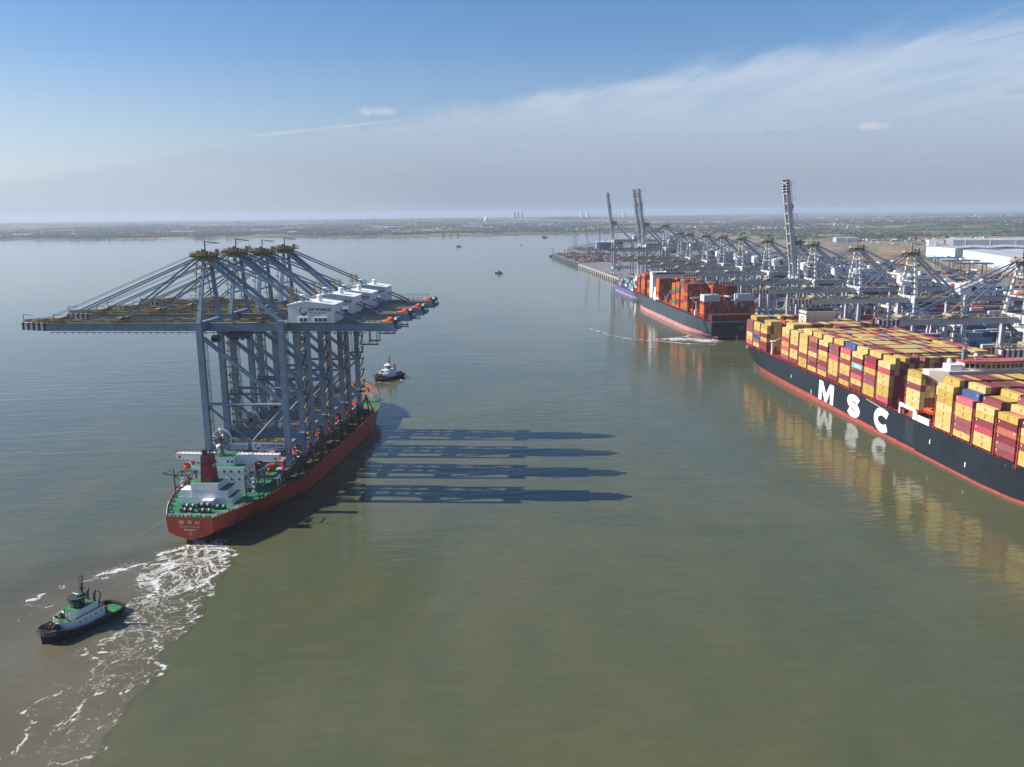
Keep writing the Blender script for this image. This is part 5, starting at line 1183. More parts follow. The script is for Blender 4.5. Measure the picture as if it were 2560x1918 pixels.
for bi, Y in enumerate(BAYS):
    prof = PROF[bi]; tiers = []
    for r_ in range(24):
        n = next(t_ for u, t_ in prof if r_ < u)
        if 0 < r_ and n > 3 and rc.random() < .08: n -= 1
        tiers.append(n)
    if bi in (13,): base = 20.9
    else: base = E_BASE + dzY(Y)
    run = rcol()
    for r_ in range(24):
        n = tiers[r_]
        for k in range(n):
            if r_ == 0: c = KEY[ROW0[bi][::-1][k]] if k < len(ROW0[bi]) else 'yellow'
            elif k == n - 1 and r_ in (1, 2) and bi in ROW1TOP and r_ == 1: c = KEY[ROW1TOP[bi]]
            else:
                if rc.random() < .55: run = rcol()
                c = run
            left = r_ == 0 or k >= tiers[r_ - 1]
            top = k == n - 1
            end = bi in (2, 12, 13) or k >= (PROF.get(bi + 1, [(24, 0)])[-1][1] if bi + 1 < len(BAYS) else 0)
            endv = end and (bi + 1 >= len(BAYS) or k >= 0)
            if not (left or top or endv): continue
            x = 1.25 + 2.54 * r_; y = LY(Y) - CL / 2
            d = math.hypot(MX + x, Y)
            sc_ = ((2.2 if left else 0) + (1.0 if top else 0) * max(.12, (CAM_H - 40) / d * 1.4) + (.25 if endv else 0)) * (400 / d) ** 2
            if bi >= 18: sc_ *= .2
            conts.append((sc_, bi, r_, k, c, x, y, base + k * 2.965))
conts.sort(key=lambda q: -q[0])
rest = Bulk()
first = None
TWIN = {}
for i, (s_, bi, r_, k, c, x, y, z) in enumerate(conts):
    if i < 292:
        o = link('shipping_container', CM[c]); o.location = Matrix.Rotation(MRZ, 3, 'Z') @ Vector((x, y, z)) + Vector((MX, MY, 0)); o.rotation_euler = (0, 0, MRZ)
        tier = ORD[k + 1]; row = 'outer row' if r_ == 0 else ORD[r_ + 1] + ' row'
        tag(o, f'{c} container, {tier} tier of the {row}, {ORD[bi + 1]} bay from the black ship stern', 'container', 'containers stacked on the black ship')
    else:
        rest.add(x, y, z, CW, CL, CH, c)
rest.build('container_stack', 'closely stacked yellow and maroon containers on the far rows of the black ship', 'containers', MRZ, (MX, MY, 0))
# lashing bridges between the bays: red posts and rails
lbm = MB(); lbm.bx(-.35, .35, -.35, .35, 0, 17.0)
for z in (3, 6, 9, 12): lbm.bx(-.3, .3, -1.0, 1.0, z, z + .18)
pm_ = lbm.mesh('lashing_post', deck_red)
mbx = MB(); mbx.bx(0, 61.5, -.45, .45, 11.6, 12.0); mbx.bx(0, 61.5, -.45, .45, 5.6, 5.9); mbx.bx(0, 61.5, -.1, .1, 12.9, 13.0)
for i in range(13): mbx.bx(.6 + i * 5.06, .9 + i * 5.06, -.4, .4, 0, 13)
bm_ = mbx.mesh('lashing_bridge', deck_red)
for Y in BAYS + [572.8, 402.4, 373.4, 347.2 - 200]:
    if Y < 290: continue
    y = LY(Y) + 1.1; z0 = 15.0 + dzY(Y)
    o = link('lashing_bridge', bm_, ms, (0.0, y, z0)); link('lashing_post', pm_, o, (.45, 0, 0))
mb = MB()
for i in range(64):
    Y = 606 - i * 4.8
    if 372 < Y < 388: continue
    z0 = 14.8 + dzY(Y); mb.bx(.25, .7, LY(Y) - .18, LY(Y) + .18, z0 - .3, z0 + 2.1)
sp_ = mb.build('stanchion', deck_red, ms); sp_['kind'] = 'stuff'
mb = MB()
for a, b_ in ((612, 573), (546, 402), (360, 290)): mb.hexa([(.3, LY(b_), 15.2 + dzY(b_)), (2.6, LY(b_), 15.2 + dzY(b_)), (2.6, LY(a), 15.2 + dzY(a)), (.3, LY(a), 15.2 + dzY(a)), (.3, LY(b_), 17.0 + dzY(b_)), (2.6, LY(b_), 17.0 + dzY(b_)), (2.6, LY(a), 17.0 + dzY(a)), (.3, LY(a), 17.0 + dzY(a))]) if False else None
for Y in BAYS:
    z0 = 14.6 + dzY(Y); mb.bx(1.4, 60, LY(Y) - 12.4, LY(Y) + .2, z0, z0 + 2.5)
mb.build('hatch_coaming', deck_red, ms)
mb = MB(); mb.rail([(.3, LY(606), 15.6), (.3, LY(430), 15.6), (.3, LY(300), 14.5)], 1.0, .08, 3.0); mb.build('deck_rail', deck_red, ms)
# funnel block between the third and fourth bay
mb = MB(); mb.bx(18.3, 38, LY(563), LY(551), 15, 47.2); fb = mb.build('funnel_casing', cream, ms)
mb = MB(); mb.bx(18.2, 38.1, LY(563) - .1, LY(551) + .1, 44.9, 45.7); mb.build('funnel_band', dark_steel, fb)
mb = MB(); mb.bx(19.2, 37, LY(562), LY(552), 47.2, 49.2)
for x in (21, 25, 28.5, 33): mb.tube((x, LY(557), 49), (x, LY(557), 51.5), .9, n=8)
mb.build('funnel_top', dark_steel, fb)
mb = MB()
for i in range(20):
    a0, a1 = math.radians(-30 + i * 12), math.radians(-18 + i * 12); f = lambda a, r_: (18.24, LY(557) + math.cos(a) * r_ * -1, 39.2 + math.sin(a) * r_ * 1.05)
    mb.face([f(a0, 3.5), f(a1, 3.5), f(a1, 4.1), f(a0, 4.1)])
mb.build('company_ring', dark_steel, fb)
text('company_letters', 'm', 4.2, dark_steel, fb, (18.22, LY(557), 40.6), (math.pi / 2, 0, -math.pi / 2), 'CENTER', .06)
text('company_letters', 'sc', 3.4, dark_steel, fb, (18.22, LY(557), 37.6), (math.pi / 2, 0, -math.pi / 2), 'CENTER', .06)
mb = MB(); mb.taper(.8, 2.2, LY(566) , LY(564), 15.5, 1.0, 2.0, LY(565.6), LY(564.4), 25); mb.bx(.2, 3.2, LY(567), LY(563), 25, 25.6); mb.bar((1.5, LY(565), 25), (7, LY(565), 27.2), .6); mb.build('stores_crane', cream, ms)
mb = MB(); mb.bx(1.0, 8, LY(615.5), LY(614.3), 13, 17); mb.build('stern_house', white_paint, ms)
# wheelhouse forward
dh = MB(); dh.bx(7.5, 54, LY(373.2), LY(364.2), 15, 38.0); dhk = dh.build('deckhouse', cream, ms)
mb = MB(); mb.hexa([(1.0, LY(371.5), 37.6), (7.5, LY(364.4), 33.0), (7.5, LY(373), 33.0), (1.0, LY(373), 37.6), (.2, LY(370.4), 41), (7.5, LY(364.0), 41), (7.5, LY(373.6), 41), (.2, LY(373.6), 41)]) if False else None
mb.bx(7.5, 54, LY(373.4), LY(364.0), 38.0, 41.0)
mb.hexa([(.3, LY(373.4), 38.6), (7.5, LY(373.4), 33.5), (7.5, LY(364.0), 33.5), (.3, LY(368.0), 38.6), (.3, LY(373.4), 41), (7.5, LY(373.4), 41), (7.5, LY(364.0), 41), (.3, LY(368.0), 41)])
mb.hexa([(61.2, LY(373.4), 38.6), (54, LY(373.4), 33.5), (54, LY(364.0), 33.5), (61.2, LY(368.0), 38.6), (61.2, LY(373.4), 41), (54, LY(373.4), 41), (54, LY(364.0), 41), (61.2, LY(368.0), 41)])
mb.build('bridge_deck', cream, ms)
mb = MB(); poly = [(16, LY(373)), (16, LY(366.5)), (20, LY(364.8)), (27, LY(363.4)), (36, LY(363.4)), (43, LY(364.8)), (46, LY(366.5)), (46, LY(373))]
mb.prism(poly, 41.0, 44.6, 0); wh = mb.build('wheelhouse', cream, ms)
mb = MB(); mb.prism([(x + (x - 31) * .03, y - .45 if y < LY(367) else y) for x, y in poly], 44.6, 45.4); mb.build('wheelhouse_roof', mat('red_roof_edge', (.42, .06, .05), .5), wh)
for (ax, ay), (bx_, by) in zip(poly[1:-2], poly[2:-1]):
    n = max(2, int(math.hypot(bx_ - ax, by - ay) / 2.0))
    for i in range(n):
        f0, f1 = (i + .1) / n, (i + .9) / n; q0 = (ax + (bx_ - ax) * f0, ay + (by - ay) * f0 - .06); q1 = (ax + (bx_ - ax) * f1, ay + (by - ay) * f1 - .06)
        mb = MB(); mb.face([(*q0, 42.2), (*q1, 42.2), (*q1, 44.2), (*q0, 44.2)]); mb.build('bridge_window', glass_dark, wh)
for x in (14.5, 18.3, 21.0, 27.2, 32, 34.8, 38.2, 44, 48): mb = MB(); mb.bx(x - .5, x + .5, LY(363.98), LY(364.02) - .12, 35.6, 36.7); mb.build('cabin_window', glass_dark, dhk)
mb = MB(); mb.rail([(.6, LY(368), 41), (7.5, LY(364.2), 41), (14, LY(364.2), 41)], 1.1, .09, 1.5); mb.rail([(14, LY(364.1), 41), (48, LY(362.9), 41), (54, LY(364.1), 41)], 1.1, .09, 1.5); mb.rail([(16, LY(365.5), 45.4), (30, LY(363), 45.4), (46, LY(365.5), 45.4)], 1.2, .12, 1.3); mb.build('bridge_rail', white_paint, ms)
mb = MB(); mb.bx(9, 15, LY(372), LY(366), 41, 43.8); mb.build('bridge_wing_house', white_paint, ms)
mb = MB()
mb.bx(17, 19, LY(371), LY(369.5), 45.4, 50); mb.bar((18, LY(370), 50), (18, LY(370), 56), .5)
for z, l in ((50.5, 3), (52.5, 2.2), (54.5, 1.6)): mb.bar((18 - l, LY(370), z), (18 + l, LY(370), z), .25); mb.bar((18, LY(370) - l, z + .5), (18, LY(370) + l, z + .5), .2)
mb.build('radar_mast', grey_mid, ms)
for x, y, z in ((11, 370.5, 45), (24, 371, 47), (51, 371, 43)): mb = MB(); mb.blob((x, LY(y), z), 1.1, 1.1, 1.2, 10, 6); mb.tube((x, LY(y), 41), (x, LY(y), z), .4, n=6); mb.build('satellite_dome', white_paint, ms)
mb = MB(); mb.bx(4.6, 7.0, LY(366.5), LY(363.9), 31.5, 35.0); mb.build('pilot_cabin', white_paint, dhk)
# white side structure with cut-out near the boats
mb = MB(); mb.bx(.1, .7, LY(391.5), LY(390.2), 14.9, 21); mb.bx(.1, .7, LY(390.2), LY(378.4), 19.2, 21); mb.bx(.1, .7, LY(378.4), LY(364.2), 14.5, 18.4); mb.hexa([(.1, LY(378.4), 18.4), (.7, LY(378.4), 18.4), (.7, LY(375.0), 18.4), (.1, LY(375.0), 18.4), (.1, LY(378.4), 21), (.7, LY(378.4), 21), (.7, LY(377.8), 21), (.1, LY(377.8), 21)])
mb.build('boat_deck_bulwark', white_paint, ms)
mb = MB()
for i in range(18): y = random.uniform(379.5, 389.5); mb.bx(1.2, 3.0, LY(y) - .4, LY(y) + .4, 15, random.uniform(15.8, 18.6), random.choice((0, 0, 1)))
o = mb.build('deck_machinery', [ochre, yellow_paint], ms); o['kind'] = 'stuff'
lifeboat(Matrix.Rotation(MRZ, 3, 'Z') @ Vector((1.7, LY(367.8), 21.8)) + Vector((MX, MY, 0)), 'salmon orange lifeboat hanging above the white bulwark of the black container ship', math.pi / 2 + MRZ)
for o in [x for x in bpy.data.objects if x.get('label', '').startswith('salmon orange lifeboat')]: o['group'] = 'lifeboats of the container ships'
mb = MB(); mb.hexa([(-.4, LY(403), 13.7), (.9, LY(403), 13.7), (.9, LY(424), 15.0), (-.4, LY(424), 15.0), (-.4, LY(403), 14.2), (.9, LY(403), 14.2), (.9, LY(424), 15.5), (-.4, LY(424), 15.5)])
for i in range(22): y = 403.5 + i * .95; mb.bar((-.4, LY(y), 14 + i * .06), (.9, LY(y), 14.8 + i * .06), .1)
mb.build('gangway', mat('pale_aluminium', (.3, .3, .29), .6), ms)

# ------------------------------------------------------------------ slate grey ship ahead, stern towards the camera
hp = thing('container_ship', 'slate grey container ship with pink waterline and half-empty orange container stacks', 'ship', (260.5, 739, 0), 0)
Ph = lambda s, t_, z: (t_, s, z)
h_dk = I1([0, 8, 300, 345, 362], [15.8, 16.6, 17.2, 18.5, 20]); h_h = I1([0, 3, 14, 15, 285, 312, 332, 350, 362], [20.5, 22.0, 22.0, 24.1, 24.1, 22.0, 17.0, 8, .3])
h_w = I1([0, 10, 22, 45, 75, 240, 270, 300, 325, 345, 352], [6, 8, 13.5, 19.5, 23.8, 24.1, 21.5, 14.5, 6, 1.0, .1]); h_lo = I1([0, 6, 14, 22], [2.4, 1.2, -.5, -2])
def h_hb(s, z):
    f = min(1, max(0, (z + .2) / (h_dk(s) + .2))); return h_w(s) + (h_h(s) - h_w(s)) * f ** (.35 if s < 30 else .6 if s < 90 else 1.2)
hst = [0, 2, 4, 7, 10, 14, 15, 18, 22, 30, 38, 45, 55, 65, 75, 100, 140, 180, 220, 240, 255, 270, 285, 300, 312, 325, 335, 345, 352, 358, 362]
loft_hull('hull', hp, Ph, hst, [-2, -1, 0, .8, 1.6, 2.4, 3.2, 4.1, 5, 7, 9, 11, 13, 15], h_hb, h_lo, h_dk, lambda s: 4.2 if s > 30 else 3.0, [hull_slate, boot_pink, deck_red], bul=.6)
mb = MB(); mb.bx(-20.6, 20.6, -.14, -.02, 3.6, 15.4); mb.build('stern_shade_sheet', hull_black, hp)  # black sheet puts the shade on the slate transom into its colour
text('stern_lettering', 'EXPRESS', 1.5, mat('faint_letter', (.3, .31, .33), .6), hp, (6.5, -.18, 11.6), (math.pi / 2, 0, 0), 'CENTER', .03, 1.2)
text('stern_lettering', 'HAMBURG', 1.1, MATS['faint_letter'], hp, (6.5, -.18, 9.8), (math.pi / 2, 0, 0), 'CENTER', .03, 1.1)
mb = MB()
for t_ in (-20.3, -13, -6, 0, 6, 13, 20.3): mb.bx(t_ - .3, t_ + .3, .2, .8, 15.6, 23)
mb.bx(-20.5, 20.5, .1, .9, 22.4, 23); mb.bx(-20.5, 20.5, .2, .6, 18.6, 18.8)
for i in range(12): mb.bar((-20 + i * 3.4, .5, 18.8), (-18.3 + i * 3.4, .5, 22.4), .25); mb.bar((-16.6 + i * 3.4, .5, 18.8), (-18.3 + i * 3.4, .5, 22.4), .25)
mb.build('stern_lashing_frame', deck_red, hp)
mb = MB(); mb.bx(-20.5, 20.5, .9, 13, 17.4, 23.0); mb.build('aft_deck_block', mat('dark_maroon_deck', (.07, .015, .02), .7), hp)
mb = MB(); mb.rail([(-20.5, .1, 16.0), (20.5, .1, 16.0)], 1.1, .1, 2); mb.build('stern_rail', letter_white, hp)

mb = MB(); mb.bx(2.2, 3.6, -1.5, 2.5, -2, 4.0); mb.build('rudder', boot_pink, hp)
HB = Bulk()
def hcol(c=None): return c or rc.choices(['orange', 'maroon', 'rust', 'brown', 'green', 'blue', 'grey', 'white'], [34, 26, 18, 12, 3, 3, 2, 2])[0]
def hstack(s0, t0, rows, n, cols0=None, base=18.9, topc=None):
    """s0 = stern face of the bay; rows from t0 inwards"""
    for r_ in range(rows):
        nn = n[r_] if isinstance(n, (list, tuple)) else n
        for k in range(nn):
            c = KEY2[cols0[::-1][k]] if (cols0 and r_ == 0 and k < len(cols0)) else hcol()
            if topc and k >= nn - 2: c = topc
            HB.add(t0 + 1.22 + r_ * 2.5, s0 + CL / 2, base + k * 2.95, CW, CL, CH, c)
KEY2 = {'O': 'orange', 'M': 'maroon', 'W': 'white', 'G': 'green', 'R': 'rust', 'B': 'brown'}
hstack(13.2, -24.0, 6, 7, 'WWMOOOM', topc='white'); hstack(13.2, -9.0, 4, [6, 5, 5, 6]); hstack(13.2, 1.5, 3, [4, 5, 5], base=18.9); hstack(13.2, 8.0, 6, 7, topc='white')
hstack(28.5, -14, 15, [5, 6, 6, 5, 6, 6, 5, 6, 6, 5, 6, 5, 6, 6, 5])
hstack(66.3, -24.0, 7, 9, 'MMMOMMOOG'); hstack(66.3, -6.5, 2, [7, 6]); hstack(81, -23, 6, 8, 'GOOOOMOO'); hstack(81, -6, 11, [9, 9, 8, 8, 8, 7, 7, 8, 7, 7, 7])
hstack(95, -24, 2, [8, 8], 'OGMOOMMO'); hstack(95, -19, 6, [9, 9, 8, 8, 7, 7]); hstack(95, 4, 7, 8); hstack(110, -24, 1, 8, 'OOGMOOGO'); hstack(110, -20, 8, [8, 8, 7, 8, 8, 8, 7, 7]); hstack(110, 2, 8, 8)
hstack(125, -19, 16, [3, 3, 4, 4, 6, 6, 7, 7, 8, 8, 8, 7, 7, 8, 8, 7]); hstack(140, -18, 15, [1, 2, 2, 3, 3, 5, 6, 6, 7, 8, 8, 7, 8, 8, 7]); hstack(155, -20, 16, [2, 3, 4, 4, 5, 7, 7, 8, 8, 8, 8, 8, 7, 7, 8, 8])
hstack(175.5, -24, 18, [8, 8, 8, 8, 8, 8, 8, 7, 8, 8, 8, 8, 7, 8, 8, 8, 8, 8], 'OOOOOMOW'); hstack(226, -22, 2, [6, 6], 'OMMOOM'); hstack(241, -24, 2, 8, 'OMOOOOMM'); hstack(241, -19, 14, [8, 9, 8, 8, 8, 8, 8, 7, 7, 7, 8, 8, 7, 7]); hstack(256, -22, 2, 8, 'OMMOOOOO'); hstack(256, -14, 12, [8, 8, 7, 7, 8, 8, 7, 7, 7, 7, 8, 7]); hstack(270, -23, 1, 7, 'OMMOMOO'); hstack(270, -20, 13, [7, 7, 7, 8, 7, 7, 6, 7, 7, 7, 6, 6, 6]); hstack(294, -21, 1, 6, 'WWMMWM'); hstack(294, -18, 11, [6, 5, 6, 6, 5, 6, 5, 6, 5, 5, 5]); hstack(309, -16, 9, [5, 5, 5, 4, 5, 5, 4, 4, 4])
HB.build('container_stack', 'orange and maroon containers stacked in uneven blocks on the slate grey ship', 'containers', 0, (260.5, 739, 0))
mb = MB(); mb.bx(-23.5, 23.5, 206, 219, 17, 44); mb.bx(-24, 24, 206, 217, 44, 47.4); hh = mb.build('deckhouse', white_paint, hp)
mb = MB(); mb.bx(-20, 20, 205.6, 206, 45, 46.6); mb.build('bridge_window_band', glass_dark, hh)
mb = MB(); mb.bx(-8, 8, 207, 214, 47.4, 49.6); mb.bar((0, 210, 49), (0, 210, 57), .8); mb.build('radar_house', white_weather, hh)
for k in range(8):
    for z in (24, 28, 32, 36, 40): mb = MB(); mb.bx(-19 + k * 5, -18 + k * 5, 205.9, 206, z, z + 1.2); mb.build('cabin_window', glass_dark, hh)
mb = MB(); mb.bx(-1.0, 13, 61, 73, 18, 43.6); mb.build('funnel_casing', mat('orange_funnel', (.52, .10, .015), .5), hp)
mb = MB(); mb.bx(13, 27.5 - 4, 61.3, 73, 18, 43.4); mb.build('engine_casing', mat('brown_casing', (.20, .05, .03), .5), hp)
mb = MB(); mb.bx(12.6, 13.4, 60.6, 61.2, 32, 43.8); mb.build('casing_edge', orange_paint, hp)
mb = MB(); mb.bx(1, 11, 63, 71, 43.6, 46); mb.tube((4, 66, 46), (4, 66, 49), 1, n=8); mb.tube((7, 68, 46), (7, 68, 49), .8, n=8); mb.build('funnel_top', dark_steel, hp)
lb2 = MB(); lb2.bx(0, 48, -.4, .4, 12, 12.3); lb2.bx(0, 48, -.4, .4, 5.5, 5.8)
for i in range(10): lb2.bx(.2 + i * 5.2, .55 + i * 5.2, -.35, .35, 0, 14)
lbm2 = lb2.mesh('lashing_bridge', deck_red)
for s in (12.2, 27.2, 50, 65, 80, 94.2, 109, 125, 139, 153, 167, 189, 240, 255, 269, 284): link('lashing_bridge', lbm2, hp, (-24, s, 16.4))
mb = MB()
for i in range(110):
    s = 18 + i * 2.9; hbv = h_hb(s, h_dk(s)); mb.bx(-hbv + .2, -hbv + 1.0, s - .3, s + .3, h_dk(s) - .6, h_dk(s) + 1.8)
o = mb.build('stanchion', deck_red, hp); o['kind'] = 'stuff'
mb = MB(); mb.bx(-20, 20, 14, 300, 16.4, 18.6); mb.build('hatch_coaming', deck_red, hp)
mb = MB(); mb.bx(-23.6, -21, 41, 43.5, 17, 23); mb.bar((-22.3, 42, 23), (-22.3, 42, 31), .8); mb.bar((-22.3, 42, 28.5), (-27.5, 40, 34), .7); mb.bar((-28.5, 40, 34.5), (-15, 40, 35), 1.2); mb.build('stores_crane', white_weather, hp)
mb = MB(); mb.bx(-23.8, -20.5, 190, 200, 17, 26); mb.bx(-22.5, -20, 196, 203, 26, 31); mb.bar((-21.5, 190, 17), (-21.5, 190, 38), 1.0); mb.bar((-21.5, 190, 38), (-18, 187, 37.4), .8); mb.build('side_house', white_paint, hp)
mb = MB(); mb.bar((-12, 325, 17), (-12, 325, 46), 1.2); mb.bar((-3, 330, 17), (-3, 330, 42), .8); mb.build('foremast', white_weather, hp)
lifeboat((237.5, 792, 21.5), 'orange lifeboat hanging on the side of the slate grey ship near its stern', math.pi / 2)
for o in [x for x in bpy.data.objects if x.get('label', '').startswith('orange lifeboat hanging on the side')]: o['group'] = 'lifeboats of the container ships'
mb = MB()
for i in range(3): mb.bx(23.2, 24.6, 6, 11, 16.2 + i * 2.2, 18 + i * 2.2)
mb.bx(22.9, 24.8, 5.8, 11.2, 15.5, 23); mb.build('accommodation_block', white_paint, hp)
# ------------------------------------------------------------------ small bright blue feeder ship
fs = thing('feeder_ship', 'small bright blue container feeder moored ahead of the slate grey ship', 'ship', (271, 1125, 0), 0)
f_h = I1([0, 8, 130, 160, 175], [11.5, 13, 13, 9, .3]); f_w = I1([0, 10, 20, 130, 155, 168], [6, 9, 12.5, 13, 6, .1]); f_d = I1([0, 130, 175], [7.5, 7.8, 11])
loft_hull('hull', fs, Ph, [0, 4, 8, 14, 20, 60, 100, 130, 145, 155, 163, 168, 172, 175], [-1, 0, 1.0, 1.8, 4, 6], lambda s, z: f_w(s) + (f_h(s) - f_w(s)) * min(1, max(0, z / f_d(s))), lambda s: -1, f_d, lambda s: 1.9, [hull_blue, boot_pink, deck_red], bul=.8)
FB = Bulk()
for b_ in range(8):
    for r_ in range(9):
        for k in range(rc.choice((2, 3, 3, 4))): FB.add(-10.6 + r_ * 2.55, 22 + b_ * 13.6, 8.2 + k * 2.9, CW, CL, CH, rc.choices(['grey', 'dark blue', 'maroon', 'white', 'green', 'brown', 'pale blue'], [3, 4, 4, 2, 2, 3, 1])[0])
FB.build('container_stack', 'mixed dark containers stacked on the small blue feeder ship', 'containers', 0, (271, 1125, 0))
mb = MB(); mb.bx(-10, 10, 4, 15, 7, 22); mb.bx(-12, 12, 6, 13, 22, 25); mb.build('deckhouse', white_paint, fs)
mb = MB(); mb.bx(-11, 11, 5.9, 6, 23, 24.4); mb.build('bridge_window_band', glass_dark, fs)
# ------------------------------------------------------------------ container yard behind the quay: blocks at right angles to the quay
YB = Bulk(); ry = random.Random(21)
YCOL = ['maroon', 'rust', 'brown', 'blue', 'dark blue', 'pale blue', 'orange', 'white', 'grey', 'yellow', 'green', 'red', 'teal', 'salmon']
YW = [15, 9, 8, 9, 8, 9, 8, 10, 8, 6, 3, 5, 1, 4]
blocks = []
y = 300.0
while y < 1500:
    blocks.append(y); y += 38.5
for bi, y0 in enumerate(blocks):
    fill = ry.choice((.95, .8, .7, .9)); x1 = 640 if y0 < 1150 else 560
    r_h = [ry.choice((2, 3, 3, 4, 5)) for _ in range(9)]
    x = 374.0
    while x < x1:
        for r_ in range(9):
            if ry.random() > fill: continue
            if ry.random() < .35: r_h[r_] = ry.choice((1, 2, 3, 3, 4, 5))
            c = ry.choices(YCOL, YW)[0]
            for k in range(r_h[r_]):
                if ry.random() < .5: c = ry.choices(YCOL, YW)[0]
                if k < r_h[r_] - 2 and r_ not in (0, 1) and x > 376: continue
                YB.add(x + CL / 2, y0 + 2.4 + r_ * 2.85, 7.41 + k * 2.75, CL, CW, 2.65, c)
        x += 12.9
# scattered boxes and trailers further back
for i in range(420):
    x = ry.uniform(680, 900); y = ry.uniform(500, 2100)
    YB.add(x, y, 7.41, 12.2, 2.5, ry.choice((2.6, 2.6, 4.0, 5.2)), ry.choices(YCOL, YW)[0])
YB.build('container_yard_stack', 'low blocks of mixed coloured containers filling the terminal yard behind the quay cranes', 'containers')
# stacking cranes: white portals over the yard blocks
def make_stacker(label):
    r = thing('stacking_crane', label, 'crane', (0, 0, 0), 0, 'white stacking cranes over the yard blocks')
    m = white_weather; w_ = 15.2
    for sd in (-1, 1):
        for x in (-5, 5): mb = MB(); mb.bar((x, sd * w_, 1.2), (x * .8, sd * w_, 19), 1.1, 1.1); mb.build('leg', m, r)
        mb = MB(); mb.bx(-6.5, 6.5, sd * w_ - .7, sd * w_ + .7, .3, 1.6); mb.build('sill_beam', m, r)
        mb = MB(); mb.bx(-5.2, 5.2, sd * w_ - .9, sd * w_ + .9, 18.6, 19.8); mb.build('end_beam', m, r)
    for x in (-3.6, 3.6): mb = MB(); mb.bx(x - .7, x + .7, -w_ - .8, w_ + .8, 19.0, 21.2); mb.build('girder', m, r)
    mb = MB(); mb.bx(-4.6, 4.6, -3, 4, 21.2, 22.0); mb.bx(-3.5, 3.5, -2, 3, 22.0, 24.6); mb.build('trolley', white_paint, r)
    mb = MB(); mb.bx(-5.9, -4.4, w_ - 4, w_ + 1, 19.9, 22.4); mb.build('electric_house', white_paint, r)
    mb = MB(); mb.rail([(-5, -w_, 21.2), (-5, w_, 21.2)], 1.1, .12, 2); mb.build('handrail', yellow_paint, r)
    return r
stk = make_stacker('white stacking crane over the yard block nearest the right edge, close to the quay')
stk.location = (400, 300 + 14.0, 7.42)
POSN = ['close to the quay', 'near the middle', 'at the landside end']
k_ = 0
for bi, y0 in enumerate(blocks[:24]):
    for j, x in enumerate((ry.uniform(385, 430), ry.uniform(560, 625))):
        if bi == 0 and j == 0: continue
        dup(stk, f'white stacking crane {POSN[0] if j == 0 else POSN[2]} over the {ORD[bi + 1]} yard block from the right', (x, y0 + 14.0, 7.42))
# tall lighting masts
lmk = thing('lighting_mast', 'slim grey floodlight mast, first along the row nearest the quay', 'lamp post', (360, 380, 7.4), 0, 'floodlight masts across the yard')
mb = MB(); mb.tube((0, 0, 0), (0, 0, 34), .42, .22, 8); mb.build('mast', white_weather, lmk)
mb = MB(); mb.tube((0, 0, 33.2), (0, 0, 33.5), 1.6, n=10)
for i in range(6): a = i * math.pi / 3; mb.bx(1.6 * math.cos(a) - .3, 1.6 * math.cos(a) + .3, 1.6 * math.sin(a) - .3, 1.6 * math.sin(a) + .3, 32.6, 33.3)
mb.build('floodlight', grey_mid, lmk)
for i, (x, y) in enumerate([(360, 520), (360, 680), (360, 840), (360, 1000), (360, 1180), (360, 1380), (360, 1600), (660, 460), (660, 640), (660, 820), (660, 1000), (660, 1250), (660, 1500), (780, 900), (780, 1300), (800, 1700), (620, 1900)]):
    dup(lmk, f'slim grey floodlight mast, {ORD[i + 2 if i < 7 else i - 6 if i < 13 else i - 12]} along the row {"nearest the quay" if i < 7 else "behind the yard blocks" if i < 13 else "farthest inland"}', (x, y, 7.4))
# shuttle carriers and lorries on the apron
def make_carrier():
    r = thing('straddle_carrier', 'first white straddle carrier along the quay apron from the right', 'straddle carrier', (0, 0, 0), 0, 'straddle carriers on the quay apron')
    for x in (-3.6, 3.6):
        for y in (-2.4, 2.4): mb = MB(); mb.bar((x, y, 1.2), (x, y, 8.2), .5); mb.build('leg', white_paint, r)
    for y in (-2.4, 2.4): mb = MB(); mb.bx(-4.6, 4.6, y - .45, y + .45, .9, 1.7); mb.build('side_beam', white_paint, r)
    for x in (-3.6, -1.4, 1.4, 3.6):
        for y in (-2.4, 2.4): mb = MB(); mb.tube((x, y - .25, .75), (x, y + .25, .75), .75, n=10); mb.build('wheel', rubber, r)
    mb = MB(); mb.bx(-4.2, 4.2, -2.8, 2.8, 8.1, 9.0); mb.bx(-3, 1, -2, 2, 9.0, 10.3); mb.build('top_frame', white_paint, r)
    mb = MB(); mb.bx(3.0, 4.8, -2.9, -1.4, 7.2, 9.2); mb.build('cab', glass_dark, r); return r
cr_ = make_carrier(); cr_.location = (334, 350, 7.42); cr_.rotation_euler = (0, 0, 1.5)
for i in range(22):
    c = copy_tree(cr_); c['label'] = f'{ORD[i + 2]} white straddle carrier along the quay apron from the right'; c.location = (ry.choice((306, 313, 320, 338, 346, 359)), 400 + i * 48 + ry.uniform(-15, 15), 7.42); c.rotation_euler = (0, 0, math.pi / 2 + ry.uniform(-.2, .2))
def make_lorry():
    r = thing('lorry', 'nearest lorry with box trailer on the road behind the yard', 'lorry', (0, 0, 0), 0, 'lorries on the terminal roads')
    mb = MB(); mb.bx(-7.5, 5, -1.25, 1.25, 1.3, 4.0); mb.build('trailer', white_weather, r)
    mb = MB(); mb.bx(5.6, 7.8, -1.2, 1.2, .8, 3.4); mb.bx(7.8, 8.3, -1.2, 1.2, .8, 2.1); mb.build('cab', monitor_red, r)
    mb = MB()
    for x in (-6, -4.6, 3.9, 6.8):
        for y in (-1.1, 1.1): mb.tube((x, y - .15, .5), (x, y + .15, .5), .5, n=8)
    o = mb.build('wheel_set', rubber, r); return r
lo = make_lorry(); lo.location = (700, 900, 7.42); lo.rotation_euler = (0, 0, .3)
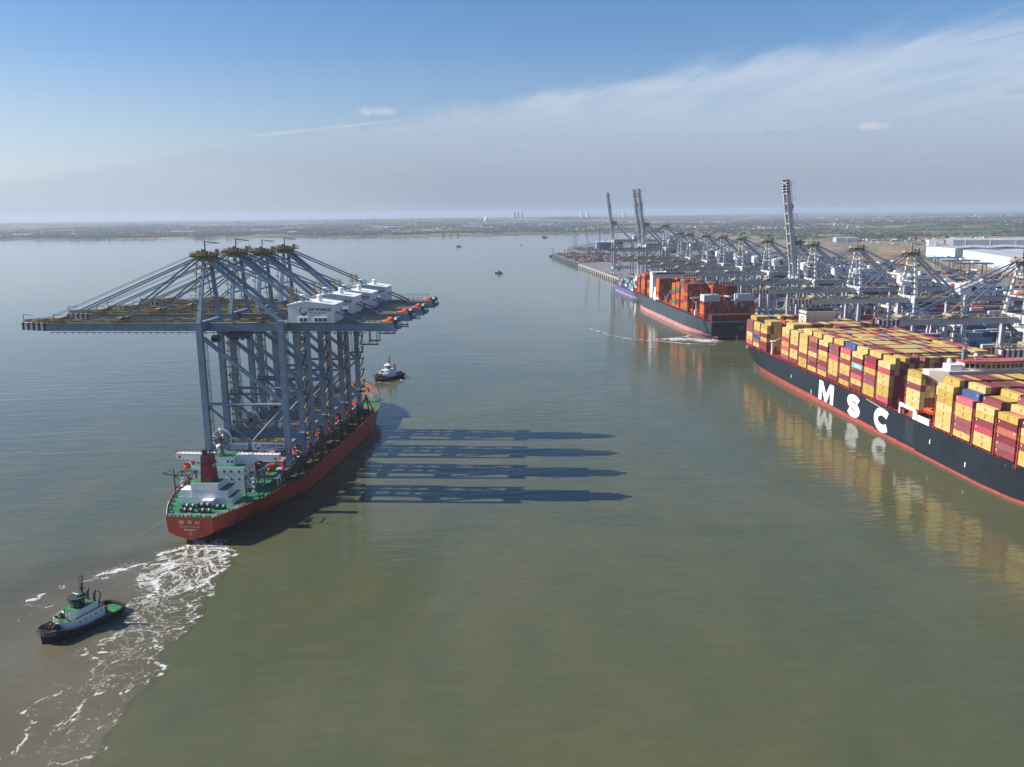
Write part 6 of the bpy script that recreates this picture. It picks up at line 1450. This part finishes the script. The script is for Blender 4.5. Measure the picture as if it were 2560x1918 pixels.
for i in range(18):
    c = copy_tree(lo); c['label'] = f'{ORD[i + 2]} nearest lorry with box trailer on the road behind the yard'; c.location = (ry.uniform(670, 960), 920 + i * 48, 7.42); c.rotation_euler = (0, 0, ry.choice((0, math.pi / 2, .2, 1.8)))
# ------------------------------------------------------------------ warehouses
shed_white = mat('white_cladding', (.72, .73, .74), .5, var=.03); shed_blue = mat('pale_blue_cladding', (.36, .52, .62), .5, var=.04); shed_grey = mat('grey_cladding', (.30, .32, .36), .6, var=.06); roof_grey = mat('grey_metal_roof', (.40, .41, .43), .5, var=.12, vscale=.01)
def warehouse(label, x0, y0, ang, L_, W_, H_, blue=True, wall=shed_white, bays=5, z=7.4):
    r = thing('warehouse', label, 'warehouse', (x0, y0, z), ang, 'distribution sheds behind the port')
    mb = MB(); mb.bx(0, L_, 0, W_, 0, H_); mb.build('wall', wall, r)
    if blue:
        for i in range(2): pass
        mb = MB(); mb.bx(-.25, L_ + .25, -.25, W_ + .25, 2.2, H_ * .34); mb.build('cladding_band', shed_blue, r)
        mb = MB(); mb.bx(-.15, L_ + .15, -.15, W_ + .15, 0, 2.2); mb.build('plinth', shed_grey, r)
    n = 4
    for i in range(n):
        a, b_ = W_ * i / n, W_ * (i + 1) / n; m = (a + b_) / 2
        mb = MB(); mb.face([(0, a, H_ + .05), (L_, a, H_ + .05), (L_, m, H_ + 2.2), (0, m, H_ + 2.2)]); mb.face([(0, m, H_ + 2.2), (L_, m, H_ + 2.2), (L_, b_, H_ + .05), (0, b_, H_ + .05)]); mb.face([(0, a, H_ + .05), (0, m, H_ + 2.2), (0, b_, H_ + .05)]); mb.build('roof', roof_grey, r)
        for j in range(6): mb = MB(); xx = L_ * (j + .3) / 6; mb.hexa([(xx, a + 4, H_ + 1.0), (xx + 3, a + 4, H_ + 1.0), (xx + 3, m - 4, H_ + 2.0), (xx, m - 4, H_ + 2.0), (xx, a + 4, H_ + 1.35), (xx + 3, a + 4, H_ + 1.35), (xx + 3, m - 4, H_ + 2.35), (xx, m - 4, H_ + 2.35)]); mb.build('skylight', shed_white, r)
    for i in range(bays):
        x = L_ * (i + .5) / bays
        mb = MB(); mb.bx(x - 1.1, x + 1.1, W_, W_ + .8, 0, H_ + 1.0) if False else mb.bx(x - 1.1, x + 1.1, -.9, 0, 0, H_ * .9); mb.build('downpipe_box', shed_white, r)
        for j in range(6): mb = MB(); mb.bx(x + 4 + j * 5, x + 7.5 + j * 5, -.35, -.2, .6, 4.8); mb.build('dock_door', shed_grey, r)
    return r
warehouse('long white distribution shed with pale blue band, nearest behind the yard', 1057, 1660, math.radians(251.7), 330, 260, 24, bays=4)
warehouse('second white shed with pale blue band, standing beyond a dark gap', 1065.5, 1808, math.radians(-89), 104, 300, 25, bays=2)
warehouse('low grey and white shed farther back on the right', 1470, 2360, math.radians(-22), 320, 110, 18, blue=False, wall=shed_grey, bays=5)
warehouse('wide white roofed shed at the back right', 1830, 2300, math.radians(-22), 420, 160, 17, blue=False, bays=4)
warehouse('small white office block left of the grey shed', 1420, 2400, math.radians(-22), 40, 40, 16, blue=False, bays=1)
warehouse('small blue grey workshop near the car parks', 1320, 2780, math.radians(-10), 70, 40, 14, blue=False, wall=shed_blue, bays=1)
# rail cranes in front of the sheds
def rail_crane(x, y, label):
    r = thing('rail_crane', label, 'crane', (x, y, 7.4), 1.35, 'grey rail cranes by the sheds'); m = grey_mid
    for sx in (-8, 8):
        for sy in (-17, 17): mb = MB(); mb.bar((sx, sy, 0), (sx * .85, sy, 17), 1.5); mb.build('leg', m, r)
    for sx in (-6, 6): mb = MB(); mb.bx(sx - .9, sx + .9, -28, 30, 17, 19.4); mb.build('girder', m, r)
    for sy in (-17, 17): mb = MB(); mb.bx(-8, 8, sy - .9, sy + .9, 15.2, 17); mb.build('end_beam', m, r)
    mb = MB(); mb.bx(-5, 5, -5, 3, 19.4, 22); mb.build('trolley', white_weather, r); return r
rail_crane(900, 1415, 'grey rail crane nearer the white shed'); rail_crane(870, 1335, 'grey rail crane farther right by the white shed'); rail_crane(925, 1500, 'grey rail crane leftmost before the white shed')
# ------------------------------------------------------------------ works at the end of the quay
def crawler(x, y, h, lean, m, label, base=(7.4)):
    r = thing('crawler_crane', label, 'crane', (x, y, base), 0, 'crawler cranes on the quay works')
    mb = MB(); n = int(h / 5); B = lambda i, sx, sy: Vector((lean * i / n + sx * (.9 - .3 * i / n) * 1.0, sy * (.9 - .3 * i / n), 3 + (h - 3) * i / n))
    for sx in (-1, 1):
        for sy in (-1, 1): mb.bar(B(0, sx, sy), B(n, sx, sy), .32)
    for i in range(n):
        for (a, b_) in (((-1, -1), (1, -1)), ((1, -1), (1, 1)), ((1, 1), (-1, 1)), ((-1, 1), (-1, -1))): mb.bar(B(i, *a), B(i + 1, *b_), .18)
    mb.build('lattice_boom', m, r)
    mb = MB(); mb.bx(-5, 3, -2.6, 2.6, 1.6, 4.6); mb.build('machine_body', m, r)
    for sy in (-3.2, 3.2): mb = MB(); mb.bx(-4.5, 4.5, sy - .8, sy + .8, 0, 1.5); mb.build('track', dark_steel, r)
    mb = MB(); mb.bar((lean, 0, h), (-8, 0, 12), .12); mb.bar((-8, 0, 12), (-4, 0, 4.5), .3); mb.build('pendant_rope', dark_steel, r); return r
crawler(330, 1878, 85, -13, mat('crane_yellow', (.42, .3, .12), .5), 'tall pale yellow crawler crane leaning left over the quay works')
crawler(353, 1890, 76, -1, dark_steel, 'tall dark lattice crane standing upright on the quay works')
crawler(430, 2080, 58, 0, mat('crane_pink', (.5, .3, .28), .5), 'slim pinkish crane farther back on the quay works')
crawler(455, 2400, 34, 12, cblue, 'short blue crane leaning right near the open hangar')
mb = MB(); r = thing('tower_crane', 'low tower crane with a long flat jib near the end of the quay', 'crane', (480, 2150, 7.4), 0)
mb.bar((0, 0, 0), (0, 0, 56), 1.6); mb.build('tower', white_weather, r); mb = MB(); mb.bar((-70, 0, 57), (85, 0, 57), 1.2, 1.0); mb.build('jib', dark_steel, r)
r = thing('piling_rig', 'white headed pair of piling leaders behind the works', 'crane', (392, 2500, 7.4), 0)
for x in (-3, 3): mb = MB(); mb.bar((x, 0, 0), (x, 0, 40), 1.3); mb.build('leader', cblue, r)
mb = MB(); mb.bx(-5, 5, -2, 2, 44, 47); mb.build('hammer_head', white_paint, r)
for x in (-4, 4): mb = MB(); mb.bar((x, 0, 40), (x, 0, 44), .5); mb.build('head_post', white_paint, r)
SB = Bulk()
for i in range(520):
    u = ry.random(); y = 1840 + 430 * ry.random() ** 1.1; x = ry.uniform(300, 400 + (y - 1840) * .15); s = ry.uniform(1.2, 4)
    SB.add(x, y, 7.4, s * 2, s, s * ry.uniform(.4, 1.2), ry.choices(['rust', 'salmon', 'white', 'brown', 'orange', 'grey', 'yellow', 'maroon', 'green'], [8, 5, 4, 8, 2, 5, 2, 3, 2])[0])
for i in range(60): SB.add(ry.uniform(395, 470), ry.uniform(2250, 2600), 7.4, ry.uniform(4, 12), 3, ry.uniform(2, 5), ry.choice(['white', 'grey', 'dark blue', 'brown']))
SB.build('construction_clutter', 'rust and white piles of materials, skips and plant at the end of the quay', 'materials')
hg = thing('hangar', 'open fronted grey blue hangar with dark doorway near the end of the quay', 'building', (478, 2440, 7.4), -.1)
mb = MB(); mb.bx(-32, 44, 0, 46, 0, 22); mb.build('wall', mat('grey_blue_cladding', (.26, .32, .40), .5), hg)
mb = MB(); mb.bx(-20, 14, -.4, 0, 0, 21); mb.build('doorway', mat('dark_purple_door', (.05, .03, .05), .7), hg)
mb = MB(); mb.face([(-33, -1, 22.1), (45, -1, 22.1), (45, 23, 26), (-33, 23, 26)]); mb.face([(-33, 23, 26), (45, 23, 26), (45, 47, 22.1), (-33, 47, 22.1)]); mb.face([(-33, -1, 22.1), (-33, 23, 26), (-33, 47, 22.1)]); mb.face([(45, -1, 22.1), (45, 47, 22.1), (45, 23, 26)]); mb.build('roof', mat('pale_blue_roof', (.35, .42, .5), .5), hg)
bg_ = thing('work_barge', 'dark flat work barge with spud legs moored off the quay end', 'barge', (314, 2262, 0), .12)
mb = MB(); mb.taper(-26, 26, -9, 9, -.5, -28, 28, -10, 10, 3.5); mb.build('hull', hull_black, bg_)
for x in (-20, 12): mb = MB(); mb.bar((x, -6, 0), (x, -6, 22), 1.3); mb.build('spud_leg', dark_steel, bg_)
mb = MB(); mb.bx(-12, 6, -5, 5, 3.5, 8); mb.bx(10, 22, -4, 4, 3.5, 6.5); mb.build('deck_house', mat('dark_olive_paint', (.05, .06, .05), .7), bg_)
# ------------------------------------------------------------------ small craft and marks on the far water
def boat(x, y, L_, m, cab, label, grp, rz=0.3, mast=6):
    r = thing('boat', label, 'boat', (x, y, -.1), rz, grp)
    P = lambda s, t_, z: (s, t_, z)
    h = I1([-L_ / 2, -L_ * .4, L_ * .15, L_ * .4, L_ / 2], [L_ * .12, L_ * .15, L_ * .15, L_ * .08, .05])
    loft_hull('hull', r, P, [-L_ / 2, -L_ * .35, -L_ * .1, L_ * .15, L_ * .33, L_ * .45, L_ / 2], [-.3, .5], lambda s, z: h(s) * (.8 + .2 * min(1, max(0, z / 2))), lambda s: -.3, I1([-L_ / 2, 0, L_ / 2], [L_ * .1, L_ * .11, L_ * .17]), lambda s: -9, [m, m, grey_mid], bul=.3)
    mb = MB(); mb.bx(-L_ * .3, L_ * .1, -L_ * .09, L_ * .09, L_ * .08, L_ * .22); mb.bx(-L_ * .2, L_ * .04, -L_ * .07, L_ * .07, L_ * .22, L_ * .34); mb.build('cabin', cab, r)
    mb = MB(); mb.bar((-L_ * .1, 0, L_ * .3), (-L_ * .1, 0, L_ * .34 + mast), L_ * .025); mb.build('mast', dark_steel, r); return r
boat(-700, 3203, 44, cblue, white_weather, 'pale blue and white vessel far out beyond the tops of the new cranes', None, 1.9, 9)
boat(110, 1649, 16, hull_black, dark_steel, 'small dark workboat alone in mid channel left of the quay', None, 2.8, 3)
boat(62, 3041, 20, hull_black, grey_mid, 'small dark launch with a curved wake far up the estuary', None, 0.2, 3)
boat(489, 4036, 30, hull_black, dark_steel, 'low dark barge close to the far shore', None, .1, 2)
for i, (x, y) in enumerate(((-1571, 3968), (-655, 3030), (290, 3100))):
    r = thing('buoy', ['dark buoy far out at the left', 'dark buoy just left of the crane mast heads', 'dark buoy in the middle of the estuary'][i], 'buoy', (x, y, 0), 0, 'channel buoys')
    mb = MB(); mb.tube((0, 0, -.4), (0, 0, 1.4), 2.2, n=10); mb.build('float', hull_black, r); mb = MB(); mb.tube((0, 0, 1.4), (0, 0, 7), 1.2, .4, 6); mb.build('lattice_top', dark_steel, r)
jt = thing('jetty', 'end of a low dark jetty entering at the left edge', 'jetty', (-1560, 3070, 0), 0)
mb = MB(); mb.bx(-60, 52, -5, 5, 3.2, 4.4); mb.build('deck', dark_steel, jt)
for i in range(9): mb = MB(); mb.bar((-52 + i * 12, 0, -1), (-52 + i * 12, 0, 3.2), 1.4); mb.build('pile', dark_steel, jt)
mb = MB(); mb.bar((20, 0, 4.4), (44, 0, 12), .8); mb.build('loading_arm', dark_steel, jt)
# ------------------------------------------------------------------ far shore: woods, hedgerows, houses, sheds
def ico_pts():
    P = []; n = 6
    for i, ph in enumerate((0.0, .62, 1.2, 1.75)):
        for j in range(n): P.append((math.sin(ph) * math.cos(2 * math.pi * (j + .5 * (i % 2)) / n), math.sin(ph) * math.sin(2 * math.pi * (j + .5 * (i % 2)) / n), math.cos(ph)))
    F = [(i * n + j, (i + 1) * n + j, (i + 1) * n + (j + 1) % n, i * n + (j + 1) % n) for i in range(3) for j in range(n)]
    return np.array(P), np.array(F)
IP, IF = ico_pts()
def woods(name, label, xs, ys, rad, hh, m):
    n = len(xs); zb = hgt(xs, ys)
    j = 1 + RNG.uniform(-.28, .28, (n, len(IP), 1))
    V = IP[None] * j * np.stack([rad, rad, hh * .62], 1)[:, None, :]
    V[:, :, 0] += xs[:, None]; V[:, :, 1] += ys[:, None]; V[:, :, 2] += (zb + hh * .42)[:, None]
    Fc = (np.arange(n)[:, None, None] * len(IP) + IF[None]).reshape(-1, 4)
    me = bpy.data.meshes.new(name); me.from_pydata(V.reshape(-1, 3).tolist(), [], Fc.tolist())
    mm = m if isinstance(m, list) else [m]
    for q_ in mm: me.materials.append(q_)
    me.polygons.foreach_set('material_index', np.repeat(RNG.integers(0, len(mm), n), len(IF)).astype(np.int32))
    return tag(link(name, me), label, 'trees', kind='stuff')
tree_a = mat('far_foliage_dark', (.030, .045, .020), .95, var=.3, vscale=.05, spec=.1); tree_b = mat('far_foliage_mid', (.050, .066, .028), .95, var=.3, vscale=.05, spec=.1); tree_c = mat('far_foliage_autumn', (.085, .07, .03), .95, var=.3, vscale=.05, spec=.1)
def scatter(n, x0, x1, t0, t1, clump, seed, thr):
    X = RNG.uniform(x0, x1, n); Tt = t0 + (t1 - t0) * RNG.random(n) ** 1.4; Y = shore(X) + Tt
    m = fbm(X / clump, Y / clump * 1.6, seed) > thr
    return X[m], Y[m]
X, Y = scatter(9000, -3600, 1150, 30, 5200, 420, 51, .5)
hx, hy_ = [], []                                # hedgerows
for i in range(150):
    x = RNG.uniform(-3400, 1100); y = shore(np.array(x)) + RNG.uniform(60, 3600); a = RNG.choice([0.1, -0.15, 1.4, .3]); L_ = RNG.uniform(150, 700); k = int(L_ / 13)
    s_ = np.linspace(0, L_, k) + RNG.uniform(-4, 4, k); hx.append(x + s_ * math.cos(a)); hy_.append(y + s_ * math.sin(a))
X = np.concatenate([X] + hx); Y = np.concatenate([Y] + hy_); R_ = RNG.uniform(5, 13, len(X)) * (1 + (np.hypot(X, Y) - 4500) / 9000)
woods('woodland', 'dark woods and hedgerows along the low far shore', X, Y, R_, RNG.uniform(5, 12, len(X)), [tree_a, tree_b, tree_c])
X = RNG.uniform(1200, 9000, 15000); Y = RNG.uniform(2300, 12000, 15000)
m = (fbm(X / 520, Y / 430, 61) > .51) & (X < Y * .82) & (Y > 3300 - (X - 1200) * .25); X, Y = X[m], Y[m]
hx, hy_ = [], []
for i in range(190):
    x = RNG.uniform(1300, 5600); y = RNG.uniform(2700, 7600); a = RNG.choice([0.05, -0.2, 1.3, .35]); L_ = RNG.uniform(150, 800); k = int(L_ / 11)
    s_ = np.linspace(0, L_, k) + RNG.uniform(-4, 4, k); hx.append(x + s_ * math.cos(a)); hy_.append(y + s_ * math.sin(a))
X = np.concatenate([X] + hx); Y = np.concatenate([Y] + hy_); R_ = RNG.uniform(4, 10, len(X)) * (1 + np.maximum(0, np.hypot(X, Y) - 3500) / 7000)
woods('woodland', 'dark hedgerows and woods across the farmland behind the port', X, Y, R_, RNG.uniform(4.5, 10, len(X)), [tree_a, tree_b, tree_c])
wall_m = [mat('far_white_render', (.62, .61, .58), .8), mat('far_brick', (.26, .15, .11), .85), mat('far_buff_brick', (.36, .29, .21), .85)]; roof_m = [mat('far_tile_roof', (.20, .085, .06), .85), mat('far_slate_roof', (.11, .11, .12), .8), mat('far_pale_roof', (.5, .5, .5), .6)]
def town(name, label, xs, ys, size, hgts, rot):
    mb_v, mb_f, mb_m = [], [], []
    for x, y, s, h, a in zip(xs, ys, size, hgts, rot):
        z = float(hgt(np.array(x), np.array(y))); c, sn = math.cos(a), math.sin(a); w2, d2 = s * .5, s * .36; k = len(mb_v)
        P = [(-w2, -d2, 0), (w2, -d2, 0), (w2, d2, 0), (-w2, d2, 0), (-w2, -d2, h), (w2, -d2, h), (w2, d2, h), (-w2, d2, h), (-w2, 0, h * 1.5), (w2, 0, h * 1.5)]
        mb_v += [(x + p[0] * c - p[1] * sn, y + p[0] * sn + p[1] * c, z + p[2]) for p in P]
        wm_ = RNG.choice([0, 0, 1, 1, 2]); rm_ = 3 + RNG.choice([0, 0, 1, 2])
        for f, m in (((0, 1, 5, 4), wm_), ((1, 2, 6, 5), wm_), ((2, 3, 7, 6), wm_), ((3, 0, 4, 7), wm_), ((4, 5, 9, 8), rm_), ((6, 7, 8, 9), rm_), ((4, 8, 7), wm_), ((5, 6, 9), wm_)): mb_f.append(tuple(k + i for i in f)); mb_m.append(m)
    me = bpy.data.meshes.new(name); me.from_pydata(mb_v, [], mb_f)
    for m in wall_m + roof_m: me.materials.append(m)
    me.polygons.foreach_set('material_index', mb_m); return tag(link(name, me), label, 'town', kind='stuff')
n = 5200; X = RNG.uniform(1700, 9500, n); Y = RNG.uniform(3600, 11500, n); m = (fbm(X / 800 + 3, Y / 500, 71) > .5) & (X < Y * .85) & (Y > 4300); X, Y = X[m], Y[m]
town('town', 'scattered houses with red and pale roofs on the low hills beyond the port', X, Y, RNG.uniform(8, 17, len(X)) * (1 + (Y - 4300) / 14000), RNG.uniform(4.5, 7, len(X)), RNG.choice([.1, .3, 1.5, 1.8], len(X)))
n = 750; X = RNG.uniform(-4200, 1200, n); Y = shore(X) + 500 + 5200 * RNG.random(n); m = fbm(X / 700 + 13, Y / 600, 81) > .5; X, Y = X[m], Y[m]
town('town', 'faint pale houses and sheds on the far shore', X, Y, RNG.uniform(10, 26, len(X)), RNG.uniform(5, 9, len(X)), RNG.choice([.1, .3, 1.5, 1.8], len(X)))
n = 650; X = RNG.uniform(1080, 2050, n); Y = 2350 + (X - 1080) * .18 + RNG.uniform(0, 620, n)
m = fbm(X / 150, Y / 150, 91) > .45; X, Y = X[m], Y[m]
town('depot_sheds', 'rows of pale vehicles, huts and small sheds in the depots behind the terminal', X, Y, RNG.uniform(5, 16, len(X)), RNG.uniform(2.2, 5, len(X)), RNG.choice([.1, 1.6], len(X)))
ir = random.Random(3)
SHEDS = [(-2600, 5600, 120, 'long pale shed low on the far left shore'), (-1750, 6050, 160, 'wide pale industrial shed left of the crane mast heads'), (-1300, 6300, 90, 'pale shed behind the first crane mast head'), (-420, 6900, 240, 'long white industrial shed above the new cranes'), (260, 7000, 150, 'white shed right of the new cranes on the far shore'), (-900, 5350, 60, 'small white building close to the far shoreline'), (900, 7300, 120, 'pale shed left of the white smoke plume')]
for x, y, s, lb in SHEDS:
    z = float(hgt(np.array(float(x)), np.array(float(y)))); r = thing('industrial_shed', lb, 'shed', (x, y, z), ir.uniform(-.15, .15), 'industrial sheds on the far shore')
    mb = MB(); mb.bx(-s / 2, s / 2, -s * .2, s * .2, 0, 13); mb.build('wall', shed_white, r); mb = MB(); mb.hexa([(-s / 2 - 1, -s * .2 - 1, 13), (s / 2 + 1, -s * .2 - 1, 13), (s / 2 + 1, s * .2 + 1, 13), (-s / 2 - 1, s * .2 + 1, 13), (-s / 2, -.5, 16), (s / 2, -.5, 16), (s / 2, .5, 16), (-s / 2, .5, 16)]); mb.build('roof', roof_grey, r)
TOW = [(960, 11200, 70, 26, 'first of three grey tower blocks on the skyline right of the smoke'), (1010, 11250, 70, 24, 'second of three grey tower blocks on the skyline right of the smoke'), (1060, 11200, 68, 26, 'third of three grey tower blocks on the skyline right of the smoke'), (2010, 12200, 62, 26, 'white tower block on the skyline, left one of a pair'), (2110, 12300, 58, 30, 'white tower block on the skyline, right one of a pair'), (2700, 12600, 64, 24, 'lone white tower block on the skyline near the first raised boom')]
for i, (x, y, h, s, lb) in enumerate(TOW):
    z = float(hgt(np.array(float(x)), np.array(float(y)))); r = thing('tower_block', lb, 'tower block', (x, y, z), .3, 'tower blocks on the far skyline')
    mb = MB(); mb.bx(-s / 2, s / 2, -s / 2, s / 2, 0, h); mb.build('wall', shed_grey if i < 3 else shed_white, r); mb = MB(); mb.bx(-s / 4, s / 4, -s / 4, s / 4, h, h + 5); mb.build('roof_house', shed_grey, r)
    for k in range(5): mb = MB(); mb.bx(-s / 2 - .3, s / 2 + .3, -s / 2 - .3, -s / 2, h * (k + .4) / 5, h * (k + .75) / 5); mb.build('window_band', glass_dark, r)
for x, y, h, lb in ((-1010, 6800, 85, 'slim grey chimney on the far shore above the second new crane'), (-560, 7600, 110, 'thin tall mast on the far shore above the third new crane'), (-250, 7400, 95, 'slim lattice mast with jib on the far shore'), (180, 7400, 120, 'thin tall mast on the far shore right of the new cranes')):
    z = float(hgt(np.array(float(x)), np.array(float(y)))); r = thing('mast', lb, 'mast', (x, y, z), 0, 'masts and chimneys on the far shore'); mb = MB(); mb.tube((0, 0, 0), (0, 0, h), 3.4, 1.6, 6); mb.build('shaft', shed_grey, r); mb = MB(); mb.tube((0, 0, 0), (0, 0, 4), 6, n=6); mb.build('base', concrete, r)
# a white steam plume on the far shore: soft volume puffs
pm2 = bpy.data.materials.new('white_steam'); pm2.use_nodes = True; t = pm2.node_tree; t.nodes.clear(); pv = N(t, 'ShaderNodeVolumePrincipled'); pv.inputs['Color'].default_value = (1, 1, 1, 1); pv.inputs['Density'].default_value = .05; mo = N(t, 'ShaderNodeOutputMaterial'); LK(t, pv.outputs[0], mo.inputs['Volume'])
mb = MB()
for dx, dzv, r_ in ((0, 6, 6), (4, 15, 8), (2, 26, 11), (-7, 40, 13), (-3, 54, 15), (8, 64, 11), (-12, 58, 9), (4, 72, 9)): mb.blob((dx, 0, dzv), r_, r_, r_ * .9, 10, 7, 0, .12)
o = mb.build('steam_plume', mat('white_vapour', (.85, .85, .86), .9, var=.02), None, True); o.location = (430, 8150, 8); tag(o, 'white plume of steam rising from the far shore in the distance', 'steam', kind='stuff')
# three trees standing clear in the rough ground behind the sheds
def tree(x, y, h, label):
    r = thing('tree', label, 'tree', (x, y, float(max(hgt(np.array(float(x)), np.array(float(y))), 2.6))), 0, 'trees standing clear behind the depots')
    mb = MB(); mb.tube((0, 0, 0), (.3, .1, h * .45), h * .035, h * .02, 7)
    for k in range(5): a = k * 1.26; mb.tube((.2, 0, h * (.28 + .04 * k)), (h * .22 * math.cos(a), h * .22 * math.sin(a), h * (.55 + .05 * k)), h * .014, h * .006, 5)
    mb.build('trunk', mat('bark', (.09, .07, .05), .9), r)
    mb = MB(); q = random.Random(int(x))
    for k in range(420):
        u = Vector((q.gauss(0, 1), q.gauss(0, 1), q.gauss(0, .8))).normalized() * q.uniform(.45, 1) ; c = Vector((u.x * h * .34, u.y * h * .34, h * .62 + u.z * h * .34)); s = q.uniform(.03, .06) * h
        a = Vector((q.gauss(0, 1), q.gauss(0, 1), q.gauss(0, 1))).normalized(); b_ = a.orthogonal().normalized()
        mb.face([c - a * s - b_ * s * .6, c + a * s - b_ * s * .6, c + a * s * .8 + b_ * s * .7, c - a * s * .7 + b_ * s * .7], q.choice((0, 0, 1)))
    mb.build('crown', [tree_a, tree_b], r)
tree(1612, 2905, 26, 'large dark tree left of a pair behind the depots'); tree(1650, 2870, 18, 'lower dark bush-like tree beside the large one'); tree(1770, 2880, 20, 'single dark tree to the right in the rough ground')
